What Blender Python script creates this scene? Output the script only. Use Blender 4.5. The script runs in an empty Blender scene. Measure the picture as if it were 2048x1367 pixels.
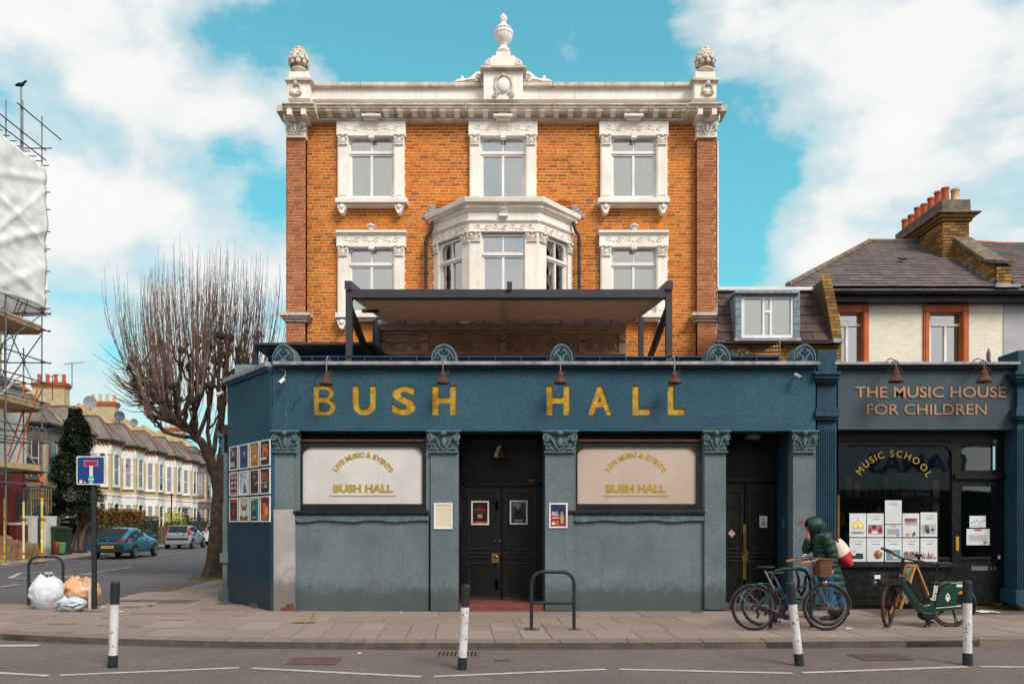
import bpy, bmesh, math, random
import numpy as np
from mathutils import Vector, Matrix, noise as mnoise
random.seed(7); rs = np.random.RandomState(11)
R = math.radians
sc = bpy.context.scene
col = sc.collection
# ---------------------------------------------------------------- camera, sky, sun, exposure
F = 1600.0; EYE = 1.6; HZ = 1042.0           # focal length in photo pixels, eye height, horizon row
cam = bpy.data.cameras.new('camera'); camo = bpy.data.objects.new('camera', cam); col.objects.link(camo)
camo.location = (0, 0, EYE); camo.rotation_euler = (R(90), 0, 0)
cam.sensor_width = 36; cam.lens = F/2048*36; cam.shift_y = (HZ-683.5)/2048; cam.clip_end = 2000; cam.clip_start = .05
sc.camera = camo
sc.view_settings.view_transform = 'Standard'; sc.view_settings.look = 'None'
sc.view_settings.exposure = 0.28; sc.view_settings.gamma = 1
sc.view_settings.use_curve_mapping = False
try:
    sc.cycles.max_bounces = 6; sc.cycles.transparent_max_bounces = 8
    sc.cycles.diffuse_bounces = 3; sc.cycles.glossy_bounces = 3
except Exception: pass
SUN_EL, SUN_AZ = 43.0, 36.0                   # azimuth: degrees to the right of straight behind the camera
sd = bpy.data.lights.new('sun', 'SUN'); so = bpy.data.objects.new('sun', sd); col.objects.link(so)
sd.energy = 3.0; sd.angle = R(24); sd.color = (1.0, .94, .86)
sv = Vector((math.sin(R(SUN_AZ))*math.cos(R(SUN_EL)), -math.cos(R(SUN_AZ))*math.cos(R(SUN_EL)), math.sin(R(SUN_EL))))
so.rotation_euler = sv.to_track_quat('Z', 'Y').to_euler(); so.location = sv*60

class NG:
    def __init__(s, nt): s.nt = nt; nt.nodes.clear()
    def n(s, t, **k):
        nd = s.nt.nodes.new(t)
        for a, b in k.items():
            if a.startswith('i_'):
                key = a[2:]; key = int(key) if key.isdigit() else key.replace('_', ' ')
                s.put(nd.inputs[key], b)
            else: setattr(nd, a, b)
        return nd
    def put(s, sock, b):
        if isinstance(b, bpy.types.NodeSocket): s.nt.links.new(b, sock)
        elif isinstance(b, bpy.types.Node): s.nt.links.new(b.outputs[0], sock)
        else:
            if isinstance(b, (tuple, list)) and len(b) == 3 and sock.type == 'RGBA': b = (*b, 1)
            sock.default_value = b
    def m(s, op, a, b=0.0, c=None, clamp=False):
        nd = s.nt.nodes.new('ShaderNodeMath'); nd.operation = op; nd.use_clamp = clamp
        s.put(nd.inputs[0], a); s.put(nd.inputs[1], b)
        if c is not None: s.put(nd.inputs[2], c)
        return nd.outputs[0]
    def mix(s, f, a, b, bt='MIX'):
        nd = s.nt.nodes.new('ShaderNodeMix'); nd.data_type = 'RGBA'; nd.blend_type = bt
        s.put(nd.inputs[0], f); s.put(nd.inputs[6], a); s.put(nd.inputs[7], b)
        return nd.outputs[2]
    def mr(s, v, a, b, c=0.0, d=1.0, it='SMOOTHSTEP'):
        nd = s.nt.nodes.new('ShaderNodeMapRange'); nd.interpolation_type = it
        s.put(nd.inputs[0], v); nd.inputs[1].default_value = a; nd.inputs[2].default_value = b
        nd.inputs[3].default_value = c; nd.inputs[4].default_value = d
        return nd.outputs[0]
    def noise(s, vec, scale, detail=4, rough=.55, out=0, dist=0):
        nd = s.nt.nodes.new('ShaderNodeTexNoise'); nd.inputs['Scale'].default_value = scale
        nd.inputs['Detail'].default_value = detail; nd.inputs['Roughness'].default_value = rough
        nd.inputs['Distortion'].default_value = dist
        if vec is not None: s.put(nd.inputs['Vector'], vec)
        return nd.outputs[out]

w = bpy.data.worlds.new('World'); sc.world = w; w.use_nodes = True
g = NG(w.node_tree)
out = g.n('ShaderNodeOutputWorld'); bg = g.n('ShaderNodeBackground'); g.nt.links.new(bg.outputs[0], out.inputs[0])
sky = g.n('ShaderNodeTexSky', sky_type='NISHITA'); sky.sun_disc = False
sky.sun_elevation = R(SUN_EL); sky.sun_rotation = R(180-SUN_AZ); sky.air_density = 1.0; sky.dust_density = .4; sky.ozone_density = 1.2
tc = g.n('ShaderNodeTexCoord'); dirv = tc.outputs['Generated']
nrm = g.n('ShaderNodeVectorMath', operation='NORMALIZE', i_0=dirv).outputs[0]
def blob(px, py, a0, a1, wt):
    d = Vector(((px-1024)/F, 1, (HZ-py)/F)).normalized()
    dt = g.n('ShaderNodeVectorMath', operation='DOT_PRODUCT', i_0=nrm, i_1=tuple(d)).outputs['Value']
    return g.mr(dt, math.cos(R(a1)), math.cos(R(a0)), 0, wt)
BL = [(1120, 110, 3, 12, -.48), (880, 60, 2, 9, -.2), (1500, 380, 2, 8, -.42), (1390, 500, 1, 6, -.25), (470, 395, 0, 5, -.42), (490, 15, 0, 5, -.45), (260, 300, 0, 4, -.3), (550, 420, 0, 3, -.3),
      (170, 300, 0, 3, -.3), (30, 190, 0, 4, -.35), (240, 610, 0, 5, -.2), (760, 60, 0, 5, -.22), (620, 300, 0, 6, -.1),
      (1560, 240, 1, 6, -.15), (1640, 60, 3, 10, .34), (1400, 20, 0, 3.5, .3), (1850, 330, 4, 14, .24), (1600, 480, 0, 3.5, .2), (150, 640, 5, 18, .36), (330, 440, 3, 10, .16), (560, 200, 1, 5, .18), (320, 130, 2, 9, .1),
      (1620, 265, 0, 3, .14)]
acc = None
for b_ in BL:
    o_ = blob(*b_); acc = o_ if acc is None else g.m('ADD', acc, o_)
mp = g.n('ShaderNodeMapping', i_Vector=nrm); mp.inputs['Scale'].default_value = (1, 1, 1.7); mp.inputs['Location'].default_value = (.37, .2, .12)
n1 = g.noise(mp.outputs[0], 4.6, 10, .58, dist=.1); n2 = g.noise(mp.outputs[0], 2.3, 4, .5)
back = g.mr(g.n('ShaderNodeSeparateXYZ', i_0=nrm).outputs[1], -.05, .42, .85, 0)   # extra cloud added behind the camera so window panes reflect it white
dens = g.m('ADD', g.m('ADD', g.m('ADD', g.m('MULTIPLY', n1, 2.3), g.m('MULTIPLY', n2, .45)), acc), g.m('SUBTRACT', back, .585))
dens = g.m('ADD', dens, g.m('MULTIPLY', g.m('SUBTRACT', g.noise(mp.outputs[0], 15, 8, .62), .5), .55))
cov = g.m('ADD', g.mr(dens, .62, .94, 0, .62), g.mr(dens, .88, 1.3, 0, .38))
sh = g.mr(g.noise(mp.outputs[0], 7.0, 6, .6), .34, .68, 0, 1)
thick = g.mr(dens, .95, 1.45, 0, .75)
cl = g.mix(g.m('MULTIPLY', sh, .7), (5.9, 6.4, 6.7, 1), (7.7, 7.65, 7.5, 1)); cl = g.mix(thick, cl, (8.3, 8.2, 8.0, 1))
skc = g.mix(1.0, sky.outputs[0], (.95, 2.0, 1.6, 1), 'MULTIPLY')
hs = g.n('ShaderNodeSeparateXYZ', i_0=nrm)
skc = g.mix(g.mr(hs.outputs[2], -.05, .55, .82, .25), skc, (1.3, 5.2, 5.6, 1))
g.put(bg.inputs[0], g.mix(cov, skc, cl)); bg.inputs[1].default_value = .1

# ---------------------------------------------------------------- helpers
def X(px, Y): return (px-1024)*Y/F
def Z(py, Y): return EYE-(py-HZ)*Y/F
def Pw(px, py, Y): return Vector((X(px, Y), Y, Z(py, Y)))
def G(px, py, z=0.0):                          # the ground point seen at a photo pixel
    Y = (EYE-z)*F/(py-HZ); return Vector((X(px, Y), Y, z))
def lin(c): return tuple(((v/255)/12.92 if v/255 <= .04045 else ((v/255+.055)/1.055)**2.4) for v in c[:3])

W = {}
def settle(o, M=None): W[o.name] = M.copy() if M is not None else Matrix.Translation(o.location)
def tag(o, label=None, cat=None, group=None, kind=None):
    if label: o['label'] = label
    if cat: o['category'] = cat
    if group: o['group'] = group
    if kind: o['kind'] = kind
    return o
def setparent(o, p):
    o.parent = p; o.matrix_parent_inverse = W[p.name].inverted()
def empty(name, loc, label=None, cat=None, group=None, kind=None, parent=None):
    o = bpy.data.objects.new(name, None); col.objects.link(o); o.location = loc; o.empty_display_size = .2
    settle(o); tag(o, label, cat, group, kind)
    if parent: setparent(o, parent)
    return o
def copy_tree(o, parent=None):
    c = o.copy(); col.objects.link(c)
    if parent: c.parent = parent; c.matrix_parent_inverse = o.matrix_parent_inverse.copy()
    for ch in o.children: copy_tree(ch, c)
    return c

class MB:
    def __init__(s): s.v = []; s.f = []; s.mi = []; s.cur = 0
    def add(s, vs, fs):
        b = len(s.v); s.v.extend([tuple(q) for q in vs]); s.f.extend([tuple(b+i for i in q) for q in fs]); s.mi.extend([s.cur]*len(fs)); return s
    def box(s, x0, x1, y0, y1, z0, z1):
        if x0 > x1: x0, x1 = x1, x0
        if y0 > y1: y0, y1 = y1, y0
        if z0 > z1: z0, z1 = z1, z0
        return s.add([(x0,y0,z0),(x1,y0,z0),(x1,y1,z0),(x0,y1,z0),(x0,y0,z1),(x1,y0,z1),(x1,y1,z1),(x0,y1,z1)],
                     [(0,3,2,1),(4,5,6,7),(0,1,5,4),(1,2,6,5),(2,3,7,6),(3,0,4,7)])
    def pbox(s, px0, px1, py0, py1, Yf, Yb):    # box whose FRONT face (at Yf) covers these photo pixels
        return s.box(X(px0, Yf), X(px1, Yf), Yf, Yb, Z(py1, Yf), Z(py0, Yf))
    def obox(s, c, size, M=None):
        M = M or Matrix(); a, b, d = [q/2 for q in size]; c = Vector(c)
        vs = [c+M.to_3x3()@Vector(q) for q in [(-a,-b,-d),(a,-b,-d),(a,b,-d),(-a,b,-d),(-a,-b,d),(a,-b,d),(a,b,d),(-a,b,d)]]
        return s.add(vs, [(0,3,2,1),(4,5,6,7),(0,1,5,4),(1,2,6,5),(2,3,7,6),(3,0,4,7)])
    def beam(s, a, b, w_, h_):
        a, b = Vector(a), Vector(b); d = b-a; L = d.length
        q = d.to_track_quat('Y', 'Z').to_matrix()
        return s.obox((a+b)/2, (w_, L, h_), q)
    def tube(s, pts, r, n=6, cap=True):
        pts = [Vector(p) for p in pts]; k = len(pts)
        rr = r if isinstance(r, (list, tuple)) else [r]*k
        T = (pts[1]-pts[0]).normalized(); up = Vector((0,0,1)) if abs(T.z) < .9 else Vector((1,0,0))
        U = T.cross(up).normalized(); vs = []; fs = []
        for i in range(k):
            Tn = ((pts[min(i+1,k-1)]-pts[i]).normalized()+(pts[i]-pts[max(i-1,0)]).normalized())
            if Tn.length < 1e-6: Tn = T
            Tn.normalize(); U = (U-Tn*U.dot(Tn)); U = U.normalized() if U.length > 1e-6 else Tn.orthogonal().normalized(); V = Tn.cross(U)
            for j in range(n):
                a = 2*math.pi*j/n; vs.append(pts[i]+(U*math.cos(a)+V*math.sin(a))*rr[i])
        for i in range(k-1):
            for j in range(n): fs.append((i*n+j, i*n+(j+1)%n, (i+1)*n+(j+1)%n, (i+1)*n+j))
        if cap: fs.append(tuple(range(n))[::-1]); fs.append(tuple((k-1)*n+j for j in range(n)))
        return s.add(vs, fs)
    def torus(s, c, R1, r, ax='y', n=32, m=8, sq=1.0):
        c = Vector(c); vs = []; fs = []
        for i in range(n):
            a = 2*math.pi*i/n
            for j in range(m):
                b = 2*math.pi*j/m; q = R1+r*math.cos(b); h = r*math.sin(b)*sq
                if ax == 'y': p = (q*math.cos(a), h, q*math.sin(a))
                elif ax == 'x': p = (h, q*math.cos(a), q*math.sin(a))
                else: p = (q*math.cos(a), q*math.sin(a), h)
                vs.append(c+Vector(p))
        for i in range(n):
            for j in range(m): fs.append((i*m+j, ((i+1)%n)*m+j, ((i+1)%n)*m+(j+1)%m, i*m+(j+1)%m))
        return s.add(vs, fs)
    def lathe(s, prof, c, n=20, flute=0, fl_r=None):
        c = Vector(c); k = len(prof); vs = []; fs = []
        for (r, z) in prof:
            for j in range(n):
                a = 2*math.pi*j/n; q = r*(1+(flute if j % 2 else 0)*(1 if (fl_r and fl_r[0] <= z <= fl_r[1]) else 0))
                vs.append(c+Vector((q*math.cos(a), q*math.sin(a), z)))
        for i in range(k-1):
            for j in range(n): fs.append((i*n+j, i*n+(j+1)%n, (i+1)*n+(j+1)%n, (i+1)*n+j))
        fs.append(tuple(range(n))[::-1]); fs.append(tuple((k-1)*n+j for j in range(n)))
        return s.add(vs, fs)
    def ell(s, c, r, M=None, nu=10, nv=6, bump=0):
        c = Vector(c); vs = []; fs = []; M = M.to_3x3() if M else Matrix.Identity(3)
        for i in range(nv+1):
            t = math.pi*i/nv
            for j in range(nu):
                a = 2*math.pi*j/nu; p = Vector((r[0]*math.sin(t)*math.cos(a), r[1]*math.sin(t)*math.sin(a), r[2]*math.cos(t)))
                if bump: p *= 1+bump*mnoise.noise(p*3/max(r)+c)
                vs.append(c+M@p)
        for i in range(nv):
            for j in range(nu): fs.append((i*nu+j, (i+1)*nu+j, (i+1)*nu+(j+1)%nu, i*nu+(j+1)%nu))
        return s.add(vs, fs)
    def prism(s, poly, y0, y1, ax='y'):         # polygon in xz extruded in y (or in xy extruded in z; or yz in x)
        n = len(poly)
        if ax == 'y': vs = [(p[0], y0, p[1]) for p in poly]+[(p[0], y1, p[1]) for p in poly]
        elif ax == 'z': vs = [(p[0], p[1], y0) for p in poly]+[(p[0], p[1], y1) for p in poly]
        else: vs = [(y0, p[0], p[1]) for p in poly]+[(y1, p[0], p[1]) for p in poly]
        fs = [tuple(range(n)), tuple(range(2*n-1, n-1, -1))]+[(i, (i+1)%n, n+(i+1)%n, n+i)[::-1] for i in range(n)]
        return s.add(vs, fs)
    def loft(s, rings, capa=True, capb=True):
        n = len(rings[0]); k = len(rings); vs = [q for r_ in rings for q in r_]; fs = []
        for i in range(k-1):
            for j in range(n): fs.append((i*n+j, i*n+(j+1)%n, (i+1)*n+(j+1)%n, (i+1)*n+j))
        if capa: fs.append(tuple(range(n))[::-1])
        if capb: fs.append(tuple((k-1)*n+j for j in range(n)))
        return s.add(vs, fs)
    def ring(s, outer, inner, y0, y1):          # flat frame between two equal-count outlines (xz), y0 front
        n = len(outer); vs = [(p[0], y0, p[1]) for p in outer]+[(p[0], y0, p[1]) for p in inner]+[(p[0], y1, p[1]) for p in outer]+[(p[0], y1, p[1]) for p in inner]
        fs = []
        for i in range(n):
            j = (i+1)%n
            fs += [(i, j, n+j, n+i), (2*n+i, 3*n+i, 3*n+j, 2*n+j), (i, 2*n+i, 2*n+j, j), (n+i, n+j, 3*n+j, 3*n+i)]
        return s.add(vs, fs)
    def grid(s, fn, nu, nv):
        vs = [fn(i/nu, j/nv) for i in range(nu+1) for j in range(nv+1)]
        return s.add(vs, [(i*(nv+1)+j, (i+1)*(nv+1)+j, (i+1)*(nv+1)+j+1, i*(nv+1)+j+1) for i in range(nu) for j in range(nv)])
    def merge(s, o, M=None):
        vs = o.v if M is None else [M@Vector(q) for q in o.v]
        b = len(s.v); s.v.extend([tuple(q) for q in vs]); s.f.extend([tuple(b+i for i in q) for q in o.f]); s.mi.extend(o.mi); return s
    def xf(s, M): s.v = [tuple(M@Vector(q)) for q in s.v]; return s
    def build(s, name, mats, parent=None, smooth=False, bevel=0, label=None, cat=None, group=None, kind=None, fix=False, solid=0, base=False):
        if not s.v: return None
        a = np.array(s.v, float); lo = a.min(0); hi = a.max(0); c = (lo+hi)/2
        if base: c[2] = lo[2]
        me = bpy.data.meshes.new(name); me.from_pydata([tuple(q) for q in (a-c)], [], s.f); me.validate(verbose=False)
        if not isinstance(mats, (list, tuple)): mats = [mats]
        for m_ in mats: me.materials.append(m_)
        if len(mats) > 1 and len(me.polygons) == len(s.mi): me.polygons.foreach_set('material_index', s.mi)
        if fix:
            bm = bmesh.new(); bm.from_mesh(me); bmesh.ops.recalc_face_normals(bm, faces=bm.faces); bm.to_mesh(me); bm.free()
        if smooth: me.polygons.foreach_set('use_smooth', [True]*len(me.polygons))
        o = bpy.data.objects.new(name, me); col.objects.link(o); o.location = tuple(c); settle(o)
        if parent: setparent(o, parent)
        if bevel:
            b = o.modifiers.new('bevel', 'BEVEL'); b.width = bevel; b.segments = 2; b.limit_method = 'ANGLE'; b.angle_limit = R(40)
        if solid:
            b = o.modifiers.new('solid', 'SOLIDIFY'); b.thickness = solid
        if smooth and not bevel:
            try: me.set_sharp_from_angle(angle=R(42))
            except Exception: pass
        tag(o, label, cat, group, kind); return o

# ---------------------------------------------------------------- materials
MC = {}
def mat(name, c1, c2=None, rough=.75, sc1=2.0, lo=.35, hi=.65, bump=0.0, bsc=60, metal=0, island=None, spec=.35, fine=.08, fsc=120, stain=None, coat=0, streak=None, bdist=.01, fleck=None, crack=0):
    """two-tone surface: broad patches, fine speckle, bump; island = list of extra tones picked per piece; stain=(colour, z0, z1)"""
    if name in MC: return MC[name]
    m_ = bpy.data.materials.new(name); m_.use_nodes = True; q = NG(m_.node_tree)
    out = q.n('ShaderNodeOutputMaterial'); bs = q.n('ShaderNodeBsdfPrincipled'); q.nt.links.new(bs.outputs[0], out.inputs[0])
    pos = q.n('ShaderNodeNewGeometry').outputs['Position']
    A = lin(c1); B = lin(c2) if c2 else tuple(v*.82 for v in A)
    cc = q.mix(q.mr(q.noise(pos, sc1, 5, .6), lo, hi), A, B)
    if island:
        rnd = q.m('FRACT', q.m('ADD', q.n('ShaderNodeNewGeometry').outputs['Random Per Island'], q.n('ShaderNodeObjectInfo').outputs['Random']))
        rp = q.n('ShaderNodeValToRGB'); rp.color_ramp.interpolation = 'CONSTANT'; q.put(rp.inputs[0], rnd); e = rp.color_ramp.elements
        for i, c in enumerate(island):
            if i < 2: el = e[i]; el.position = i/len(island)
            else: el = e.new(i/len(island))
            el.color = (*lin(c), 1)
        cc = q.mix(.72, cc, rp.outputs[0])
    if streak:
        mp_ = q.n('ShaderNodeMapping', i_Vector=pos); mp_.inputs['Scale'].default_value = (9, 9, .7)
        cc = q.mix(q.m('MULTIPLY', q.mr(q.noise(mp_.outputs[0], 1.6, 5, .65), .5, .78), streak[1]), cc, lin(streak[0]))
    if stain:
        sz = q.n('ShaderNodeSeparateXYZ', i_0=pos).outputs[2]
        e_ = q.m('ADD', sz, q.m('MULTIPLY', q.noise(pos, 5, 6, .7), -(stain[2]-stain[1])*1.3))
        cc = q.mix(q.mr(e_, stain[1]-.1, stain[2]-.35, .75, 0), cc, lin(stain[0]))
    if fleck:                                    # scattered chips, gum spots: (colour, cells per metre, radius)
        vo = q.n('ShaderNodeTexVoronoi', i_Vector=pos); vo.inputs['Scale'].default_value = fleck[1]
        gate = q.mr(q.n('ShaderNodeSeparateColor', i_0=vo.outputs['Color']).outputs[0], .80, .84)
        cc = q.mix(q.m('MULTIPLY', q.mr(q.m('ADD', vo.outputs['Distance'], q.m('MULTIPLY', q.noise(pos, fleck[1]*6, 2), fleck[2]*.8)), fleck[2]*1.5, fleck[2]*.9), q.m('MULTIPLY', gate, .8)), cc, lin(fleck[0]))
    if crack:                                    # hairline cracks
        vc = q.n('ShaderNodeTexVoronoi', feature='DISTANCE_TO_EDGE', i_Vector=q.mix(.35, pos, q.noise(pos, 2.2, 4, .7, 1), 'ADD')); vc.inputs['Scale'].default_value = .9
        cc = q.mix(q.m('MULTIPLY', q.mr(vc.outputs['Distance'], .0055, .0015), q.m('MULTIPLY', q.mr(q.noise(pos, .8, 2), .52, .6), crack)), cc, tuple(v*.35 for v in A))
    if fine: cc = q.mix(q.m('MULTIPLY', q.mr(q.noise(pos, fsc, 3, .7), .3, .7), fine*2), cc, tuple(v*.35 for v in A))
    q.put(bs.inputs['Base Color'], cc)
    q.put(bs.inputs['Roughness'], q.mr(q.noise(pos, sc1*4, 3), .3, .7, max(.03, rough-.08), min(1, rough+.08)))
    bs.inputs['Metallic'].default_value = metal; bs.inputs['Specular IOR Level'].default_value = spec
    if coat: bs.inputs['Coat Weight'].default_value = coat; bs.inputs['Coat Roughness'].default_value = .08
    if bump:
        bp = q.n('ShaderNodeBump'); bp.inputs['Strength'].default_value = bump; bp.inputs['Distance'].default_value = bdist
        q.put(bp.inputs['Height'], q.m('ADD', q.noise(pos, bsc, 5, .65), q.m('MULTIPLY', q.noise(pos, bsc/9, 3), 1.5)))
        q.put(bs.inputs['Normal'], bp.outputs[0])
    MC[name] = m_; return m_
def flat(c, rough=.6, metal=0):
    k = 'paint_%d_%d_%d_%d' % (*[int(v) for v in c], int(metal))
    return mat(k, c, tuple(v*.94 for v in c), rough=rough, metal=metal, fine=.02)
def glassmat(name, tint=(.9,.95,.95), refl=.12, rough=.02):
    if name in MC: return MC[name]
    m_ = bpy.data.materials.new(name); m_.use_nodes = True; q = NG(m_.node_tree)
    out = q.n('ShaderNodeOutputMaterial')
    tr = q.n('ShaderNodeBsdfTransparent', i_Color=tint); gl = q.n('ShaderNodeBsdfGlossy', i_Roughness=rough)
    fr = q.n('ShaderNodeFresnel', i_IOR=1.5)
    pos = q.n('ShaderNodeNewGeometry').outputs['Position']
    bp = q.n('ShaderNodeBump'); bp.inputs['Strength'].default_value = .06; bp.inputs['Distance'].default_value = .02
    q.put(bp.inputs['Height'], q.noise(pos, 1.6, 2)); q.put(gl.inputs['Normal'], bp.outputs[0])
    mx = q.n('ShaderNodeMixShader'); q.put(mx.inputs[0], q.m('ADD', q.m('MULTIPLY', fr, .9), refl, clamp=True))
    q.nt.links.new(tr.outputs[0], mx.inputs[1]); q.nt.links.new(gl.outputs[0], mx.inputs[2]); q.nt.links.new(mx.outputs[0], out.inputs[0])
    MC[name] = m_; return m_
def brickmat(name, tones, mortar, bw=.225, bh=.075, axis='x'):   # far brickwork only
    if name in MC: return MC[name]
    m_ = mat(name, tones[0], tones[1]); q = NG.__new__(NG); q.nt = m_.node_tree
    pos = q.n('ShaderNodeNewGeometry').outputs['Position']; sp = q.n('ShaderNodeSeparateXYZ', i_0=pos)
    cb = q.n('ShaderNodeCombineXYZ'); q.put(cb.inputs[0], q.m('ADD', sp.outputs[0], sp.outputs[1])); q.put(cb.inputs[1], sp.outputs[2])
    bt = q.n('ShaderNodeTexBrick', i_Vector=cb.outputs[0]); bt.inputs['Scale'].default_value = 1
    bt.inputs['Brick Width'].default_value = bw; bt.inputs['Row Height'].default_value = bh; bt.inputs['Mortar Size'].default_value = .008
    bt.inputs['Color1'].default_value = (*lin(tones[0]), 1); bt.inputs['Color2'].default_value = (*lin(tones[1]), 1); bt.inputs['Mortar'].default_value = (*lin(mortar), 1)
    bs = [n_ for n_ in m_.node_tree.nodes if n_.type == 'BSDF_PRINCIPLED'][0]
    old = bs.inputs['Base Color'].links[0].from_socket
    q.put(bs.inputs['Base Color'], q.mix(.35, bt.outputs[0], old))
    bp = q.n('ShaderNodeBump'); bp.inputs['Strength'].default_value = .5; bp.inputs['Distance'].default_value = .01; bp.invert = True
    q.put(bp.inputs['Height'], bt.outputs[1]); q.put(bs.inputs['Normal'], bp.outputs[0])
    return m_

M_stone = mat('white_stone_paint', (242,238,231), (230,222,212), rough=.85, sc1=1.5, bump=.35, bsc=45, streak=((170,150,126), .38), fine=.10, fsc=60)
M_stonedirt = mat('weathered_stone', (222,212,198), (188,174,156), rough=.9, sc1=3, bump=.5, bsc=50, streak=((104,88,70), .65))
M_upvc = mat('white_gloss_paint', (232,230,228), (215,212,210), rough=.4, fine=.02)
M_brick = mat('orange_brick', (208,116,38), (182,98,38), rough=.9, sc1=.8, bump=.4, bsc=90, streak=((104,66,44), .5), island=[(202,114,44),(196,108,40),(208,122,48),(190,100,40),(176,90,40),(204,118,48),(148,82,44),(210,126,52),(194,108,42),(120,74,48),(198,112,44),(184,98,42)], fine=.12, fsc=150)
M_mortar = mat('lime_mortar', (240,200,130), (224,178,108), rough=.95, sc1=4, bump=.3)
M_brickred = mat('red_brown_brick', (174,106,66), (156,92,58), rough=.9, sc1=1.5, bump=.5, bsc=90, island=[(174,108,66),(164,98,60),(154,90,56),(182,116,72),(138,82,56)], fine=.2, fsc=150)
M_mortarred = mat('brown_mortar', (222,178,138), (196,150,114), rough=.95, sc1=4)
M_teal = mat('grey_teal_stucco', (108,122,127), (95,109,115), rough=.88, sc1=1.1, bump=.55, bsc=38, streak=((74,88,92), .4), stain=((66,68,70), .0, .55), fine=.22, fsc=38, fleck=((150,164,166), 26, .12), crack=.5)
M_blue = mat('blue_stucco', (42,78,96), (52,90,104), rough=.85, sc1=1.0, bump=.7, bsc=32, streak=((60,92,104), .4), fine=.24, fsc=34, fleck=((96,128,140), 30, .12), crack=.5)
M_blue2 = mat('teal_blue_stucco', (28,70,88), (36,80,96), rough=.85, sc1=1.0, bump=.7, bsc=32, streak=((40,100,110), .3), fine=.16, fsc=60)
M_navy = mat('navy_stucco', (14,46,66), (18,54,72), rough=.85, sc1=1.2, bump=.6, bsc=34, fine=.12, fsc=60, stain=((50,56,60), .0, .6))
M_navyp = mat('navy_paint', (20,40,62), (26,50,74), rough=.6)
M_palegrey = mat('pale_grey_render', (168,166,166), (150,148,150), rough=.9, sc1=2, bump=.5, bsc=40, stain=((92,84,80), .0, .7))
M_cap = mat('verdigris_stucco', (92,116,120), (76,98,104), rough=.85, sc1=8, bump=.5, bsc=40)
M_black = mat('black_paint', (16,19,21), (22,25,27), rough=.45, sc1=3, bump=.15, bsc=20, spec=.4)
M_blackw = mat('black_timber', (6,10,11), (11,15,16), rough=.42, sc1=3, bump=.2, bsc=20)
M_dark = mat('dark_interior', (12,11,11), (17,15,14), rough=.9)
M_gold = mat('gold_leaf', (196,158,52), (164,124,34), rough=.45, sc1=9, lo=.4, hi=.62, metal=.25, bump=.3, bsc=50, streak=((112,86,36), .5))
M_goldp = mat('gold_paint', (176,148,62), (160,132,52), rough=.5)
M_copper = mat('copper_letters', (178,136,102), (158,118,88), rough=.5, metal=.1)
M_coping = mat('lead_coping', (160,160,166), (118,122,130), rough=.7, sc1=5, bump=.4)
M_rust = mat('rusty_iron', (62,46,44), (96,58,44), rough=.85, sc1=18, bump=.5, bsc=80)
M_iron = mat('dark_galvanised', (58,66,70), (44,50,54), rough=.5, sc1=10, metal=.3)
M_pergola = mat('anthracite_aluminium', (56,56,62), (50,50,56), rough=.45, sc1=2)
M_glass = glassmat('window_glass', tint=(.98,.98,.98), refl=.42)
M_glassd = glassmat('shop_glass', tint=(.82,.87,.88), refl=.05)
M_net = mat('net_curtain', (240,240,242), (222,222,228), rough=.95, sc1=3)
M_curt = mat('grey_curtain', (120,114,108), (84,80,78), rough=.95, sc1=5)
M_brass = mat('old_brass', (158,122,60), (120,92,48), rough=.4, metal=.7)
M_chrome = mat('chrome', (190,190,194), (160,160,166), rough=.25, metal=.9)
M_rubber = mat('tyre_rubber', (26,25,26), (34,32,32), rough=.85, sc1=20)
M_white = mat('white_paint', (226,224,220), (205,202,198), rough=.6)
M_paper = mat('white_paper', (214,220,224), (204,210,214), rough=.8)

# ---------------------------------------------------------------- generic pieces
_ub = {}
def unit_box(m_, name='brick'):
    k = (m_.name, name)
    if k not in _ub:
        b = MB().box(-.5,.5,-.5,.5,-.5,.5); me = bpy.data.meshes.new(name); me.from_pydata(b.v, [], b.f); me.materials.append(m_); _ub[k] = me
    return _ub[k]
def pieces(parent, name, m_, items, limit=300, keepall=None):
    """items: (centre, size, 3x3 rotation or None); the first `limit` are objects, the rest one stuff mesh"""
    me = unit_box(m_, name)
    for c, s_, rot in items[:limit]:
        o = bpy.data.objects.new(name, me); col.objects.link(o); o.location = c; o.scale = s_
        if rot is not None: o.rotation_euler = rot.to_euler()
        setparent(o, parent)
    if len(items) > limit:
        mb = MB()
        for c, s_, rot in items[limit:]: mb.obox(c, s_, rot)
        mb.build(name, m_, parent, kind='stuff')
def cells(x0, x1, z0, z1, holes):
    xs = sorted({x0, x1, *[min(max(h[i], x0), x1) for h in holes for i in (0, 1)]}); zs = sorted({z0, z1, *[min(max(h[i], z0), z1) for h in holes for i in (2, 3)]})
    solid = {}
    for i in range(len(xs)-1):
        for j in range(len(zs)-1):
            cx, cz = (xs[i]+xs[i+1])/2, (zs[j]+zs[j+1])/2
            solid[i, j] = not any(h[0] < cx < h[1] and h[2] < cz < h[3] for h in holes)
    return xs, zs, solid
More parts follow.
